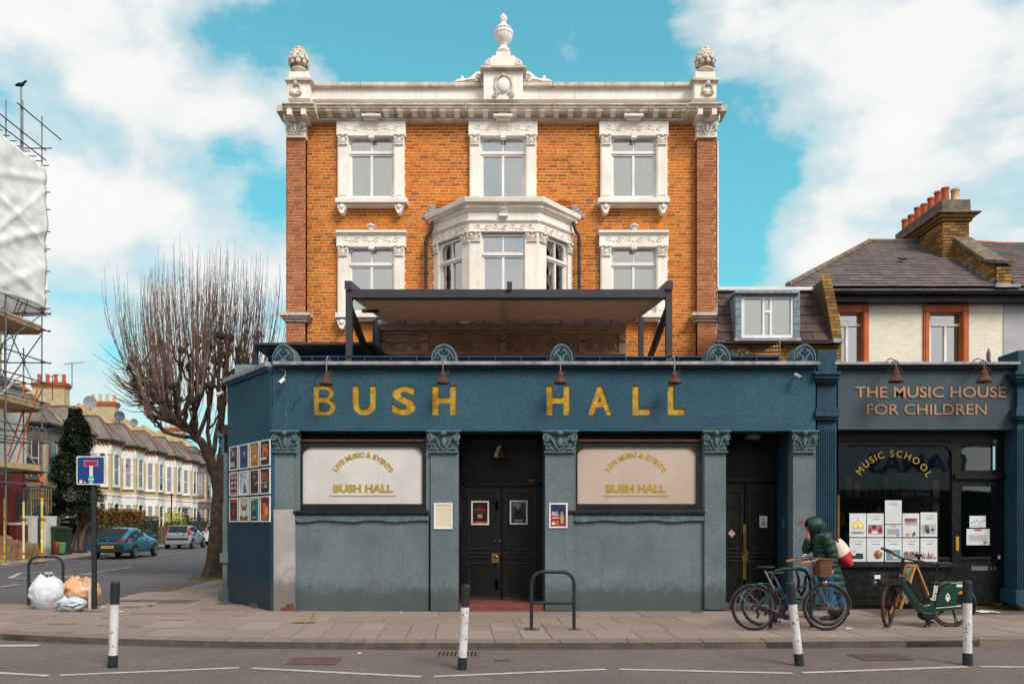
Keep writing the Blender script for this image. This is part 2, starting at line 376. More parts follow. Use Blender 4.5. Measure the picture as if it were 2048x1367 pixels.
def holed_wall(x0, x1, z0, z1, y0, y1, holes, mb=None):
    mb = mb or MB(); xs, zs, S = cells(x0, x1, z0, z1, holes)
    for (i, j), ok in S.items():
        if not ok: continue
        a, b, c, d = xs[i], xs[i+1], zs[j], zs[j+1]
        mb.add([(a,y0,c),(b,y0,c),(b,y0,d),(a,y0,d)], [(0,1,2,3)]); mb.add([(a,y1,c),(b,y1,c),(b,y1,d),(a,y1,d)], [(3,2,1,0)])
        if not S.get((i-1, j)): mb.add([(a,y0,c),(a,y1,c),(a,y1,d),(a,y0,d)], [(3,2,1,0)])
        if not S.get((i+1, j)): mb.add([(b,y0,c),(b,y1,c),(b,y1,d),(b,y0,d)], [(0,1,2,3)])
        if not S.get((i, j-1)): mb.add([(a,y0,c),(b,y0,c),(b,y1,c),(a,y1,c)], [(3,2,1,0)])
        if not S.get((i, j+1)): mb.add([(a,y0,d),(b,y0,d),(b,y1,d),(a,y1,d)], [(0,1,2,3)])
    return mb
def bricks(u0, u1, z0, z1, holes=(), ch=.08, L=.22, j=.018, jit=.004, seed=0):
    """running/flemish mix in a u-z plane; returns (u, z, du, dz, proud)"""
    rr = random.Random(seed); out_ = []; k = 0; z = z0
    while z < z1-ch*.5:
        h = min(ch, z1-z); u = u0; flem = (k % 2)
        u -= (0, L*.5, L*.25, L*.75)[k % 4]; t = 0
        while u < u1:
            l = L if (t % 2 == 0 or not flem or k % 4 == 1) else L*.5
            a, b = max(u, u0), min(u+l, u1); u += l; t += 1
            if b-a < .05: continue
            segs = [(a, b)]
            for hx0, hx1, hz0, hz1 in holes:
                if hz0 < z+h*.5 < hz1:
                    ns = []
                    for p, q_ in segs:
                        if q_ <= hx0 or p >= hx1: ns.append((p, q_)); continue
                        if p < hx0: ns.append((p, hx0))
                        if q_ > hx1: ns.append((hx1, q_))
                    segs = ns
            for p, q_ in segs:
                if q_-p > .045: out_.append(((p+q_)/2, z+h/2, q_-p-j*.65, h-j, rr.uniform(-jit, jit)))
        z += ch; k += 1
    return out_
def brick_items(bl, Yf, depth=.03, face='y', proud=.006):
    it = []
    for u, z, du, dz, p in bl:
        if face == 'y': it.append(((u, Yf+depth/2-proud+p*.6, z), (du, depth, dz), None))
        else: it.append(((Yf+p, u, z), (depth, du, dz), None))
    it.sort(key=lambda q: -q[1][0 if face == 'y' else 1]); return it

def glyphs(txt, bold=.0, res=3):
    cu = bpy.data.curves.new('lettering', 'FONT'); cu.body = txt; cu.resolution_u = res; cu.offset = bold; cu.size = 1
    o = bpy.data.objects.new('lettering', cu); me = bpy.data.meshes.new_from_object(o)
    vs = [tuple(v.co) for v in me.vertices]; fs = [tuple(p.vertices) for p in me.polygons]
    bpy.data.objects.remove(o); bpy.data.curves.remove(cu); bpy.data.meshes.remove(me)
    return vs, fs
def text_mb(txt, x0, x1, z0, z1, y, d=.004, bold=.0, res=3):
    """flat text fitted to a box in the xz plane at depth y, with thickness d"""
    vs, fs = glyphs(txt, bold, res); a = np.array(vs); lo, hi = a.min(0), a.max(0)
    f = lambda v, yy: (x0+(v[0]-lo[0])/(hi[0]-lo[0])*(x1-x0), yy, z0+(v[1]-lo[1])/(hi[1]-lo[1])*(z1-z0))
    mb = MB(); n = len(vs)
    if d <= 0: return mb.add([f(v, y) for v in vs], fs)
    ed = {}
    for q in fs:
        for i in range(len(q)): ed[(q[i], q[(i+1) % len(q)])] = 1
    side = [(a_, b_) for (a_, b_) in ed if (b_, a_) not in ed]
    mb.add([f(v, y) for v in vs]+[f(v, y+d) for v in vs], list(fs)+[tuple(i+n for i in q[::-1]) for q in fs]+[(b_, a_, a_+n, b_+n) for a_, b_ in side])
    return mb
def letter_line(txt, x0, x1, z0, z1, y, d, m_, parent, bold=.02, name='letter', M=None):
    full = np.array(glyphs(txt, bold)[0]); lo, hi = full.min(0), full.max(0); s_ = (x1-x0)/(hi[0]-lo[0])
    for i, ch in enumerate(txt):
        if ch == ' ': continue
        pre = np.array(glyphs(txt[:i+1], bold)[0]); own = np.array(glyphs(ch, bold)[0])
        r_ = x0+(pre[:,0].max()-lo[0])*s_; wd = (own[:,0].max()-own[:,0].min())*s_
        mb = text_mb(ch, r_-wd, r_, z0, z1, y, d, bold)
        if M is not None: mb.xf(M)
        mb.build(name, m_, parent)
def arc_letters(txt, cx, cz, rad, a0, a1, h, y, d, m_, parent, bold=.03, wf=.8):
    adv = []; wds = []
    for ch in txt:
        if ch == ' ': wd = h*.30
        else: q = np.array(glyphs(ch, bold)[0]); wd = h*(q[:,0].max()-q[:,0].min())/(q[:,1].max()-q[:,1].min())
        wds.append(wd); adv.append(wd+h*.16)
    tot = sum(adv)-h*.16; u = 0
    for i, ch in enumerate(txt):
        wd = wds[i]; um = u+wd/2; u += adv[i]
        if ch == ' ': continue
        a = R(a0+(a1-a0)*um/tot)
        mb = text_mb(ch, -wd/2, wd/2, 0, h, 0, d, bold)
        M = Matrix.Translation((cx+rad*math.cos(a), y, cz+rad*math.sin(a))) @ Matrix.Rotation(-(a-math.pi/2), 4, 'Y')
        mb.xf(M).build('letter', m_, parent)

def spiral(c, r0, turns, start, sgn=1, n=22, y=0, end=.12):
    pts = []
    for i in range(n+1):
        t = i/n; a = start+sgn*turns*2*math.pi*t; r_ = r0*(1-t*(1-end)); pts.append((c[0]+r_*math.cos(a), y, c[1]+r_*math.sin(a)))
    return pts
def capital(wd, ht, d=.1):
    """pilaster capital in local x (-w/2..w/2), z (0..h), front at y<0"""
    mb = MB(); a = wd/2
    mb.box(-a*1.12, a*1.12, -d*1.15, 0, ht*.93, ht); mb.box(-a*1.04, a*1.04, -d*.9, 0, ht*.86, ht*.925); mb.box(-a*.86, a*.86, -d*.35, 0, ht*.06, ht*.86); mb.box(-a*.97, a*.97, -d*.62, 0, 0, ht*.06)
    t = wd*.035
    for s_ in (-1, 1):
        mb.tube([(s_*x_, y_, z_) for x_, y_, z_ in [(a*.02,-d*.55,ht*.12),(a*.22,-d*.6,ht*.25),(a*.40,-d*.65,ht*.5),(a*.6,-d*.72,ht*.74),(a*.92,-d*.8,ht*.8)]], [t*.8,t,t*1.1,t,t], 5)
        mb.tube(spiral((s_*a*.80, ht*.66), a*.26, 1.25, math.pi/2, -s_, 14, -d*.8), t*1.1, 5); mb.ell((s_*a*.80, -d*.8, ht*.66), (t*1.6, d*.25, t*1.6), nu=7, nv=4)
        mb.ell((s_*a*.92, -d*.55, ht*.42), (a*.1, d*.3, ht*.09), nu=6, nv=4)
        for (x_, z_, r_, an) in [(.5,.2,.2,.6),(.62,.34,.16,.2),(.42,.36,.14,1.0),(.3,.5,.12,1.3),(.7,.16,.13,.0)]:
            mb.ell((s_*a*x_, -d*.45, ht*z_), (a*r_*1.1, d*.22, a*r_*.45), Matrix.Rotation(-s_*an, 4, 'Y'), 6, 4)
    mb.ell((0, -d*.55, ht*.48), (a*.17, d*.35, ht*.26), nu=8, nv=6); mb.ell((0, -d*.9, ht*.88), (a*.2, d*.4, ht*.13), nu=7, nv=5)
    return mb
def frieze_mb(u0, u1, z0, z1, t=.010, y=0.0, step=None):
    mb = MB(); h = z1-z0; st = step or h*1.15; n = max(1, int((u1-u0)/st)); st = (u1-u0)/n
    for i in range(n):
        c = (u0+st*(i+.5), (z0+z1)/2); s_ = 1 if i % 2 else -1
        mb.tube(spiral(c, min(h, st)*.42, 1.3, R(200), s_, 12, y), t, 4, False); mb.ell((c[0]+st*.5*.8, y, c[1]+s_*h*.25), (st*.16, t*1.3, h*.12), nu=5, nv=3)
    return mb
# ================================================================ ground, roads, pavements
M_road = mat('worn_asphalt', (124,111,107), (106,95,93), rough=.92, sc1=.7, bump=.9, bsc=90, fine=.42, fsc=55, lo=.3, hi=.7, fleck=((176,164,156), 34, .13), crack=.4)
M_road2 = mat('side_road_asphalt', (84,80,84), (94,89,91), rough=.92, sc1=.5, bump=.5, bsc=110, fine=.25, fsc=160)
M_slab = mat('paving_slab', (146,128,118), (130,113,105), rough=.92, sc1=1.2, bump=.35, bsc=120, island=[(147,132,124),(140,125,118),(152,137,128),(136,122,115),(144,129,120),(157,143,135)], fine=.30, fsc=60, fleck=((92,82,76), 7, .16), crack=.35)
M_bed = mat('slab_joint_grit', (96,86,78), (80,71,64), rough=.95, sc1=6, bump=.5, bsc=120)
M_kerb = mat('granite_kerb', (134,121,112), (112,101,95), rough=.9, sc1=3, bump=.6, bsc=90, fine=.3, fsc=120, island=[(136,123,113),(122,110,102),(128,116,108)])
M_line = mat('road_paint', (196,186,172), (160,150,138), rough=.8, sc1=7, fine=.25, fsc=90, lo=.3, hi=.75)
RZ = -.10
MB().add([(-400,-200,RZ-.02),(400,-200,RZ-.02),(400,600,RZ-.02),(-400,600,RZ-.02)], [(0,1,2,3)]).build('ground', M_road2, kind='structure')
b = MB(); b.grid(lambda u, v: (-60+120*u, -11+26.9*v, RZ), 30, 8); b.build('road', M_road, kind='structure')
b = MB(); b.add([(-60,15.95,RZ+.004),(-7.9,15.95,RZ+.004),(-7.9,24,RZ+.004),(-9.5,45,RZ+.004),(-14,90,RZ+.004),(-60,90,RZ+.004)], [(0,1,2,3,4,5)]); b.build('side_road', M_road2, kind='structure')

kerbline = [(-17,13.2),(-12.5,12.35),(-10,12.0),(-7.4,11.5),(-6.2,11.15),(-5.0,10.9),(-3.6,10.72),(-1.8,10.62),(0,10.6),(2.5,10.66),(5,10.78),(7.2,10.94),(12,11.1),(18,11.2)]
backline = [(18,16.5),(9.5,16.5),(-5.5,16.5),(-6.6,30),(-8.2,46),(-12.4,80),(-13.5,80),(-11.1,50),(-9.9,36),(-9.05,27),(-8.62,22.5),(-8.42,19),(-8.4,17),(-8.75,16.05),(-11.5,15.85),(-17,15.7)]
pave = MB().prism(kerbline+backline, RZ-.01, -.008, ax='z').build('pavement', M_bed, kind='structure', fix=True)
poly = kerbline+backline
def inside(x, y, P=poly):
    c = False; n = len(P)
    for i in range(n):
        (x1, y1), (x2, y2) = P[i], P[(i+1)%n]
        if (y1 > y) != (y2 > y) and x < (x2-x1)*(y-y1)/(y2-y1)+x1: c = not c
    return c
def offs(x):
    for (a, b), (c, d) in zip(kerbline, kerbline[1:]):
        if a <= x <= c: return b+(d-b)*(x-a)/(c-a)
    return 11.2
# kerb stones follow the kerb line
def along(line, step, fn, jitter=0.0):
    pts = [Vector((*p, 0)) for p in line]; d = [0]
    for a_, b_ in zip(pts, pts[1:]): d.append(d[-1]+(b_-a_).length)
    def at(t):
        for i in range(len(pts)-1):
            if t <= d[i+1]: return pts[i].lerp(pts[i+1], (t-d[i])/(d[i+1]-d[i]))
        return pts[-1]
    t = 0
    while t < d[-1]-.1:
        l = step*(1+random.uniform(-jitter, jitter)); a_ = at(t); b_ = at(min(t+l, d[-1])); fn(a_, b_); t += l
def kerbstone(a_, b_, parent=pave, wd=.29, z0=RZ-.02, z1=.0):
    d = (b_-a_); L = d.length-.022
    if L < .1: return
    d.normalize(); n = Vector((-d.y, d.x, 0)); zj = random.uniform(-.003, .004)
    mb = MB(); q = Matrix((d, n, Vector((0,0,1)))).transposed().to_4x4()
    rings = []
    for t in (-L/2, L/2): rings.append([(t, 0, z0), (t, wd, z0), (t, wd, z1+zj), (t, .02, z1+zj), (t, .006, z1+zj-.006), (t, 0, z1+zj-.022)])
    mb.loft(rings).xf(Matrix.Translation((a_+b_)/2) @ q); mb.build('kerb_stone', M_kerb, parent, fix=True)
along(kerbline, .92, kerbstone, .15)
along([(-8.75,16.05),(-8.4,17),(-8.42,19),(-8.62,22.5),(-9.05,27),(-9.9,36),(-11.1,50)][::-1], .95, lambda a_, b_: kerbstone(a_, b_, pave, .16, RZ-.02, -.03))
along([(-17,15.7),(-11.5,15.85),(-8.75,16.05)][::-1], .95, lambda a_, b_: kerbstone(a_, b_, pave, .16, RZ-.02, -.06))
# slabs
rr = random.Random(5); sl = []
rows = [(.30, 1.12, .62), (1.12, 1.95, .62), (1.95, 2.75, .9), (2.75, 3.6, 1.1), (3.6, 4.4, .9)]
for k, (r0, r1, wd) in enumerate(rows):
    x = -12.0+rr.uniform(0, .5)
    while x < 13:
        l = wd*rr.choice([.7, 1, 1, 1.2, 1.45]) if k > 1 else (.40 if -3.6 < x < .4 and k < 2 else wd*rr.choice([1, 1, 1.45, .8]))
        y0 = offs(x+l/2)+r0; y1 = offs(x+l/2)+r1
        q = [(x, y0), (x+l-.012, y0), (x+l-.012-.07*(y1-y0), y1-.012), (x-.07*(y1-y0), y1-.012)]
        if all(inside(*p_) for p_ in q) and y1 < 16.4 and not (y1 > 14.5 and x > -4.9):
            sl.append(q)
        x += l
y = 15.5
while y < 34:
    x = -9.4-(y-16)*.1
    while x < -5.3:
        q = [(x, y), (x+.58, y), (x+.58, y+.88), (x, y+.88)]
        if all(inside(*p_) for p_ in q) and (x+.6 < -5.75-(y-16)*.09) and y > offs(x)+4.2: sl.append(q)
        x += .6
    y += .9
for q in sl[:300]:
    dz = rr.uniform(-.002, .003); MB().prism(q, -.02, dz, ax='z').build('paving_slab', M_slab, pave, fix=True)

# painted lines on the road, from their photo positions
lines = MB()
def mark(p0, p1, wd=.085, z=RZ+.006, mb=lines):
    a_, b_ = G(*p0, z), G(*p1, z); d = (b_-a_).normalized(); n = Vector((-d.y, d.x, 0))*wd/2
    mb.add([a_-n, b_-n, b_+n, a_+n], [(0,1,2,3)])
for p0, p1 in [((-200,1333),(97,1350)),((120,1349),(478,1334)),((505,1335),(843,1352)),((868,1351.5),(1213,1337)),((1238,1337),(1585,1345)),((1605,1344),(1935,1332)),((1958,1331.5),(2250,1336))]: mark(p0, p1)
mark((-60,1290.5),(78,1289.5), .16); lines.build('zigzag_road_marking', M_line, kind='structure')
sm = MB()
for p0, p1, wd_ in [((122,1154.5),(264,1132),.10),((0,1173),(38,1167),.1),((20,1155),(60,1156),.12),((60,1156),(196,1146),.1),((40,1145),(195,1135),.1),((20,1155),(40,1145),.14),((70,1150),(185,1141),.06),((300,1111),(345,1106),.1),((355,1104),(378,1102),.1)]: mark(p0, p1, wd_, RZ+.010, sm)
sm.build('side_road_marking', M_line, kind='structure')

# iron covers and gully
def cover(name, quad, label, nx, ny, m_=None, z=RZ+.006, cat='manhole cover'):
    a_ = [G(*p, z) for p in quad]; root = empty(name, sum(a_, Vector())/4, label, cat)
    mb = MB(); mb.add([tuple(q+Vector((0,0,-.002))) for q in a_], [(0,1,2,3)]); mb.build('frame', M_rust2, root)
    t = MB()
    for i in range(nx):
        for j in range(ny):
            def S(u, v): return a_[0].lerp(a_[1], u).lerp(a_[3].lerp(a_[2], u), v)
            u0, u1, v0, v1 = (i+.16)/nx, (i+.84)/nx, (j+.16)/ny, (j+.84)/ny
            q = [S(u0,v0), S(u1,v0), S(u1,v1), S(u0,v1)]
            t.add([*q, *[p+Vector((0,0,.004)) for p in q]], [(4,5,6,7),(0,1,5,4),(1,2,6,5),(2,3,7,6),(3,0,4,7)])
    t.build('tread', M_rust3, root, kind='stuff'); return root
M_rust2 = mat('cover_iron_dark', (72,60,56), (86,70,62), rough=.9, sc1=10); M_rust3 = mat('cover_iron', (112,92,82), (94,78,72), rough=.85, sc1=12)
cover('manhole_cover', [(571,1326.5),(672,1328.5),(685,1313),(588,1312.5)], 'rusty chequered manhole cover in the road, left of the middle bollard', 16, 5)
cover('manhole_cover', [(1732,1320),(1832,1318.5),(1782,1306.5),(1690,1307)], 'rusty chequered manhole cover in the road, between the two right-hand bollards', 16, 5)
cover('manhole_cover', [(988,1320),(1019,1320),(1019,1317.5),(990,1317.5)], 'small rusty rectangular lid in the road, right of the gully grate', 6, 2)
cover('access_cover', [(1378,1223.5),(1405,1223.5),(1406,1220.8),(1384,1220.8)], 'tiny metal lid in the pavement against the pale teal wall', 4, 2, z=.006, cat='access cover')
gq = [G(872,1312,RZ+.006), G(954,1312,RZ+.006), G(951,1302,RZ+.006), G(876,1302,RZ+.006)]
gr = empty('gully_grate', sum(gq, Vector())/4, 'iron gully grate with slots in the gutter below the kerb', 'gully grate')
MB().add([q+Vector((0,0,-.003)) for q in gq], [(0,1,2,3)]).build('drain_hole', M_dark, gr)
fr = MB(); x0, x1, y0, y1 = gq[0].x, gq[1].x, gq[0].y, gq[2].y
fr.box(x0, x1, y0-.02, y0+.02, RZ, RZ+.012).build('frame_bar', M_rust3, gr); MB().box(x0, x1, y1-.02, y1+.03, RZ, RZ+.012).build('frame_bar', M_rust3, gr)
for i in range(11):
    xx = x0+(x1-x0)*(i)/10; MB().box(xx-.012, xx+.012, y0, y1, RZ, RZ+.011).build('bar', M_rust3, gr)

# ================================================================ the hall: lower front
H = empty('music_hall', (0,16,0), 'orange brick Victorian hall with white stone trim above a blue stucco front with gold lettering', 'building')
S = 14.40
def ppoly(px, Y): return [(X(a_, Y), Z(b_, Y)) for a_, b_ in px]
# teal panels under the two sign windows
for (a_, b_) in ((588, 858), (1147, 1408)):
    MB().pbox(a_, b_, 1038, 1228, S, S+.35).build('wall_panel', M_teal, H)
    m_ = MB()
    x0, x1 = X(a_, S), X(b_, S); n = 60
    lo_ = [(x0+(x1-x0)*i/n, Z(1041+1.6*math.sin(i*.31)+random.uniform(-.8,.8), S)) for i in range(n+1)]
    m_.prism(lo_+[(x1, Z(1030,S)), (x0, Z(1030,S))], S-.055, S+.1); m_.build('string_moulding', M_cap, H, fix=True)
    m_ = MB(); m_.pbox(a_, b_, 1026, 1031, S-.03, S+.2); m_.build('bed_moulding', M_cap, H)
def rr_inside(x0, x1, z0, z1, r):
    def f(x, z):
        if not (x0 < x < x1 and z0 < z < z1): return False
        if z > z1-r:
            if x < x0+r: return (x-x0-r)**2+(z-z1+r)**2 < r*r
            if x > x1-r: return (x-x1+r)**2+(z-z1+r)**2 < r*r
        return True
    return f
def ray(f, c, a_, mx=12.0):
    lo_, hi_ = 0.0, mx
    for _ in range(40):
        mid = (lo_+hi_)/2
        if f(c[0]+mid*math.cos(a_), c[1]+mid*math.sin(a_)): lo_ = mid
        else: hi_ = mid
    return (c[0]+lo_*math.cos(a_), c[1]+lo_*math.sin(a_))
def frame_ring(o, i, r, y0, y1, rights=True):
    c = ((i[0]+i[1])/2, (i[2]+i[3])/2); A_ = set(2*math.pi*k/72 for k in range(72))
    for q in (o, i):
        for x in q[:2]:
            for z in q[2:]: A_.add(math.atan2(z-c[1], x-c[0]) % (2*math.pi))
    for x in (i[0]+r, i[1]-r): A_.add(math.atan2(i[3]-c[1], x-c[0]) % (2*math.pi))
    for x in (i[0], i[1]):
        for k in range(9):
            t = k/8*math.pi/2; xx = (i[0]+r-r*math.cos(t)) if x == i[0] else (i[1]-r+r*math.cos(t)); zz = i[3]-r+r*math.sin(t)
            A_.add(math.atan2(zz-c[1], xx-c[0]) % (2*math.pi))
    A_ = sorted(A_); A_ = [q for k, q in enumerate(A_) if k == 0 or q-A_[k-1] > 1e-4]
    fo = rr_inside(*o, 0.0); fi = rr_inside(*i, r)
    return MB().ring([ray(fo, c, q) for q in A_], [ray(fi, c, q) for q in A_], y0, y1)
M_pane1 = mat('frosted_film_cool', (204,200,196), (190,187,184), rough=.35, sc1=1.3, fine=.04, streak=((168,166,166), .3))
M_pane2 = mat('frosted_film_warm', (186,170,158), (176,158,146), rough=.35, sc1=1.0, fine=.04, streak=((160,142,134), .35))
for (a_, b_, pm, lx0, lx1, sx) in ((600, 852, M_pane1, 605, 845, 728), (1150, 1406, M_pane2, 1155, 1393, 1275)):
    wn = MB().pbox(a_, b_, 868, 881, S+.10, S+.3).build('window', M_dark, H)
    fm = frame_ring((X(a_,S), X(b_,S), Z(1021,S), Z(880,S)), (X(lx0,S), X(lx1,S), Z(1007,S), Z(893,S)), .17, S-.01, S+.09); fm.build('frame', M_black, wn, fix=True)
    MB().pbox(a_, b_, 878, 882, S-.05, S+.1).build('transom', M_rust, wn)
    ln = MB(); x = X(a_, S)+.03
    while x < X(b_, S)-.03: ln.box(x, x+.008, S+.075, S+.11, Z(878,S), Z(864,S)); x += .034
    ln.build('vent_grille', M_black, wn, kind='stuff')
    MB().pbox(a_, b_, 860, 866, S+.0, S+.3).build('head', M_black, wn)
    MB().pbox(a_-1, b_+1, 884, 1012, S+.035, S+.05).build('pane', pm, wn)
    MB().pbox(a_-14, b_+5, 1020, 1027, S-.10, S+.25).build('sill', M_black, wn, bevel=.006)
    L0, L1 = X(sx-62,S), X(sx+62,S)
    letter_line('BUSH HALL', X(sx-62.5,S), X(sx+57,S), Z(984,S), Z(968,S), S+.029, .005, M_goldp, wn, .05)
    MB().pbox(sx-69, sx+63, 990, 992.4, S+.030, S+.034).build('underline', M_goldp, wn)
    arc_letters('LIVE MUSIC & EVENTS', X(sx-3,S), Z(975,S), (975-914)/F*S, 148, 30, 10.5/F*S, S+.029, .005, M_goldp, wn, .06)

# pilasters
def pilaster(a_, b_, yb, cap0, cap1, low=None, y=14.33, m_=None):
    p_ = MB().pbox(a_, b_, 905, yb if low is None else low, y, S+.2).build('pilaster', m_ or M_teal, H, bevel=.008)
    if low: MB().pbox(a_-1.5, b_+1, low, yb, y-.012, S+.2).build('render_patch', M_palegrey, p_, bevel=.006)
    wd = X(cap1,y)-X(cap0,y); ht = (905-861)/F*y
    c_ = capital(wd/1.12, ht, .11); c_.xf(Matrix.Translation((X((cap0+cap1)/2, y), y+.01, Z(905,y)))); c_.build('capital', M_cap, p_, smooth=True)
    MB().pbox((a_+b_)/2-(b_-a_)*.47, (a_+b_)/2+(b_-a_)*.47, 863, 906, y+.02, S+.2).build('capital_core', M_cap, p_)
pilaster(548, 588, 1222, 543, 600, 1018)
pilaster(861, 917, 1221, 854, 922); pilaster(1090, 1147, 1221, 1083, 1156); pilaster(1409, 1452, 1219, 1403, 1459); pilaster(1586, 1626, 1219, 1580, 1634)
for a_, b_ in ((588,600),(852,862),(1147,1151),(1405,1411)): MB().pbox(a_, b_, 863, 1030, 14.37, S+.3).build('pilaster_return', M_teal, H, bevel=.004)
MB().pbox(1626, 1633, 863, 1219, 14.36, S+.3).build('pilaster_return', M_teal, H, bevel=.004)

# fascia with letters cut in
fas = MB().pbox(546, 1631, 735, 861, 14.28, 14.75).build('fascia', M_blue, H)
cut = MB()
LB = [('B',627,672),('U',705,752.5),('S',784,832),('H',864.5,913),('H',1093,1140),('A',1176,1225),('L',1265,1301),('L',1335.5,1371)]
for ch, a_, b_ in LB:
    bw_ = .042
    if ch == 'B':                               # cut as an outline with the two counters put back as islands
        xx = lambda u: X(a_,14.28)+u*(X(b_,14.28)-X(a_,14.28)); zz0, zz1 = Z(829.5,14.28), Z(770,14.28); zf = lambda v: zz0+v*(zz1-zz0)
        bowl = lambda cx, cz, rx, rz: [(xx(cx+rx*math.cos(t)), zf(cz+rz*math.sin(t))) for t in [-math.pi/2+math.pi*k/14 for k in range(15)]]
        cut.prism([(xx(0), zf(0))]+bowl(.58,.28,.42,.28)[:-2]+bowl(.54,.765,.38,.235)[2:]+[(xx(0), zf(1))], 14.20, 14.315)
        for c_ in (bowl(.54,.285,.21,.135), bowl(.52,.745,.17,.115)): MB().prism([(xx(.25), c_[0][1])]+c_+[(xx(.25), c_[-1][1])], 14.28, 14.4).build('letter_counter', M_blue, H, fix=True)
        MB().box(xx(-.05), xx(1.05), 14.306, 14.33, zf(-.03), zf(1.03)).build('letter', M_gold, H); continue
    t = text_mb(ch, X(a_,14.28), X(b_,14.28), Z(829.5,14.28), Z(770,14.28), 14.20, .115, bw_, 4); cut.merge(t)
    text_mb(ch, X(a_-.3,14.28), X(b_+.3,14.28), Z(829.8,14.28), Z(769.7,14.28), 14.306, .02, bw_, 4).build('letter', M_gold, H)
co = cut.build('cutter', M_blue, fix=True)
bo = fas.modifiers.new('cut', 'BOOLEAN'); bo.object = co; bo.operation = 'DIFFERENCE'; bo.solver = 'EXACT'
dg = bpy.context.evaluated_depsgraph_get(); nm = bpy.data.meshes.new_from_object(fas.evaluated_get(dg)); fas.modifiers.clear(); fas.data = nm
bpy.data.objects.remove(co)
# cracks and old paint patches on the fascia: thin wandering filler ridges
def crack(pts, wpx, Y, m_, parent, name='crack'):
    mb = MB(); q = []
    for (p0, p1) in zip(pts, pts[1:]):
        for k in range(5):
            t = k/5; q.append((p0[0]+(p1[0]-p0[0])*t+random.uniform(-1,1), p0[1]+(p1[1]-p0[1])*t+random.uniform(-1,1)))
    q.append(pts[-1]); mb.tube([(X(a_,Y), Y+.002, Z(b_,Y)) for a_, b_ in q], [max(.002, wpx/F*Y*random.uniform(.3,.9)) for _ in q], 4)
    mb.build(name, m_, parent)
M_filler = mat('pale_filler', (96,126,138), (62,94,108), rough=.9, sc1=20); M_crk = mat('dark_crack', (18,36,50), (22,42,58), rough=.95)  # pale filler tone, and a dark tone for one open crack
crack([(570,855),(574,838),(571,822),(578,806)], 1.4, 14.28, M_filler, H); crack([(556,728),(546,745),(547,790),(545,860)], .7, 14.275, M_filler, H)
crack([(640,742),(622,776),(606,790),(590,806),(584,822)], 1.6, 14.28, M_crk, H)
for pts in ([(1405,828),(1450,824),(1500,826),(1540,830)], [(1490,842),(1520,838),(1545,846),(1580,842),(1600,848)], [(1545,846),(1570,850),(1590,850),(1612,832)]): crack(pts, 1.0, 14.28, M_filler, H)

# coping, chamfered corner, side wall, roof
c0 = Vector((-4.315, 14.28)); c1 = Vector((-5.69, 16.0)); c2 = Vector((-6.02, 19.4))
def wallseg(a_, b_, z0, z1, th=.3, m_=M_blue2, name='corner_wall', parent=H, out=0.0):
    d = (b_-a_).normalized(); n = Vector((d.y, -d.x))      # n points inward for a->b going back on the left
    if n.x < 0: n = -n
    a2, b2 = a_-n*out, b_-n*out
    return MB().prism([tuple(a2), tuple(b2), tuple(b2+n*th), tuple(a2+n*th)], z0, z1, ax='z').build(name, m_, parent, fix=True)
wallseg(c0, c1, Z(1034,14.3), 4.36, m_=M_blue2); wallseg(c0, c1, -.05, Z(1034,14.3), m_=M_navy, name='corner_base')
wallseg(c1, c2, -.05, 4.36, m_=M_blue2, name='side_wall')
MB().pbox(545, 1641, 722, 729, 14.12, 14.8).build('coping', M_coping, H, bevel=.012); MB().pbox(546, 1634, 729, 736, 14.20, 14.8).build('coping_moulding', M_navyp, H)
cp = wallseg(c0, c1, 4.36, 4.44, .5, M_coping, 'coping', H, .10); wallseg(c1+Vector((0,.02)), c2, 4.36, 4.44, .5, M_coping, 'coping', H, .10)
wallseg(c0, c1, 4.29, 4.36, .3, M_blue2, 'coping_moulding', H, .05)
cr = MB(); # small pilaster on the side street edge of the corner
cr.box(-5.80, -5.62, 16.02, 16.45, -.05, Z(1005,16)); cr.box(-5.84, -5.6, 15.98, 16.5, Z(1125,16), Z(1105,16)); cr.box(-5.86, -5.6, 15.96, 16.5, -.05, .22); cr.box(-5.78,-5.62,16.02,16.4, Z(1005,16), Z(905,16)); cr.build('side_pilaster', M_teal, H, bevel=.01)
sc_ = capital(.30, .42, .12); sc_.xf(Matrix.Translation((-5.80, 16.2, Z(908,16))) @ Matrix.Rotation(R(-84), 4, 'Z')); sc_.build('side_capital', M_cap, H, smooth=True)
MB().prism([(-4.2,14.6),(5.4,14.6),(5.4,19.3),(-5.9,19.3),(-5.5,16.1)], 4.0, 4.12, ax='z').build('flat_roof', mat('bounce_roof_felt', (150,134,116), (130,116,100)), H)  # unseen roof felt lightened to bounce light up under the canopy
MB().box(5.25, 5.45, 14.7, 19.3, 0, 4.2).build('party_wall', M_dark, H)
# broken render with bare bricks at the pavement
for i, (px, py, w_) in enumerate([(570,1216,16),(580,1209,14),(583,1215,10),(574,1220,20)]):
    MB().pbox(px-w_/2, px+w_/2, py-3, py+2.4, 14.30, 14.36).build('exposed_brick', flat((104,66,50)), H, bevel=.004)

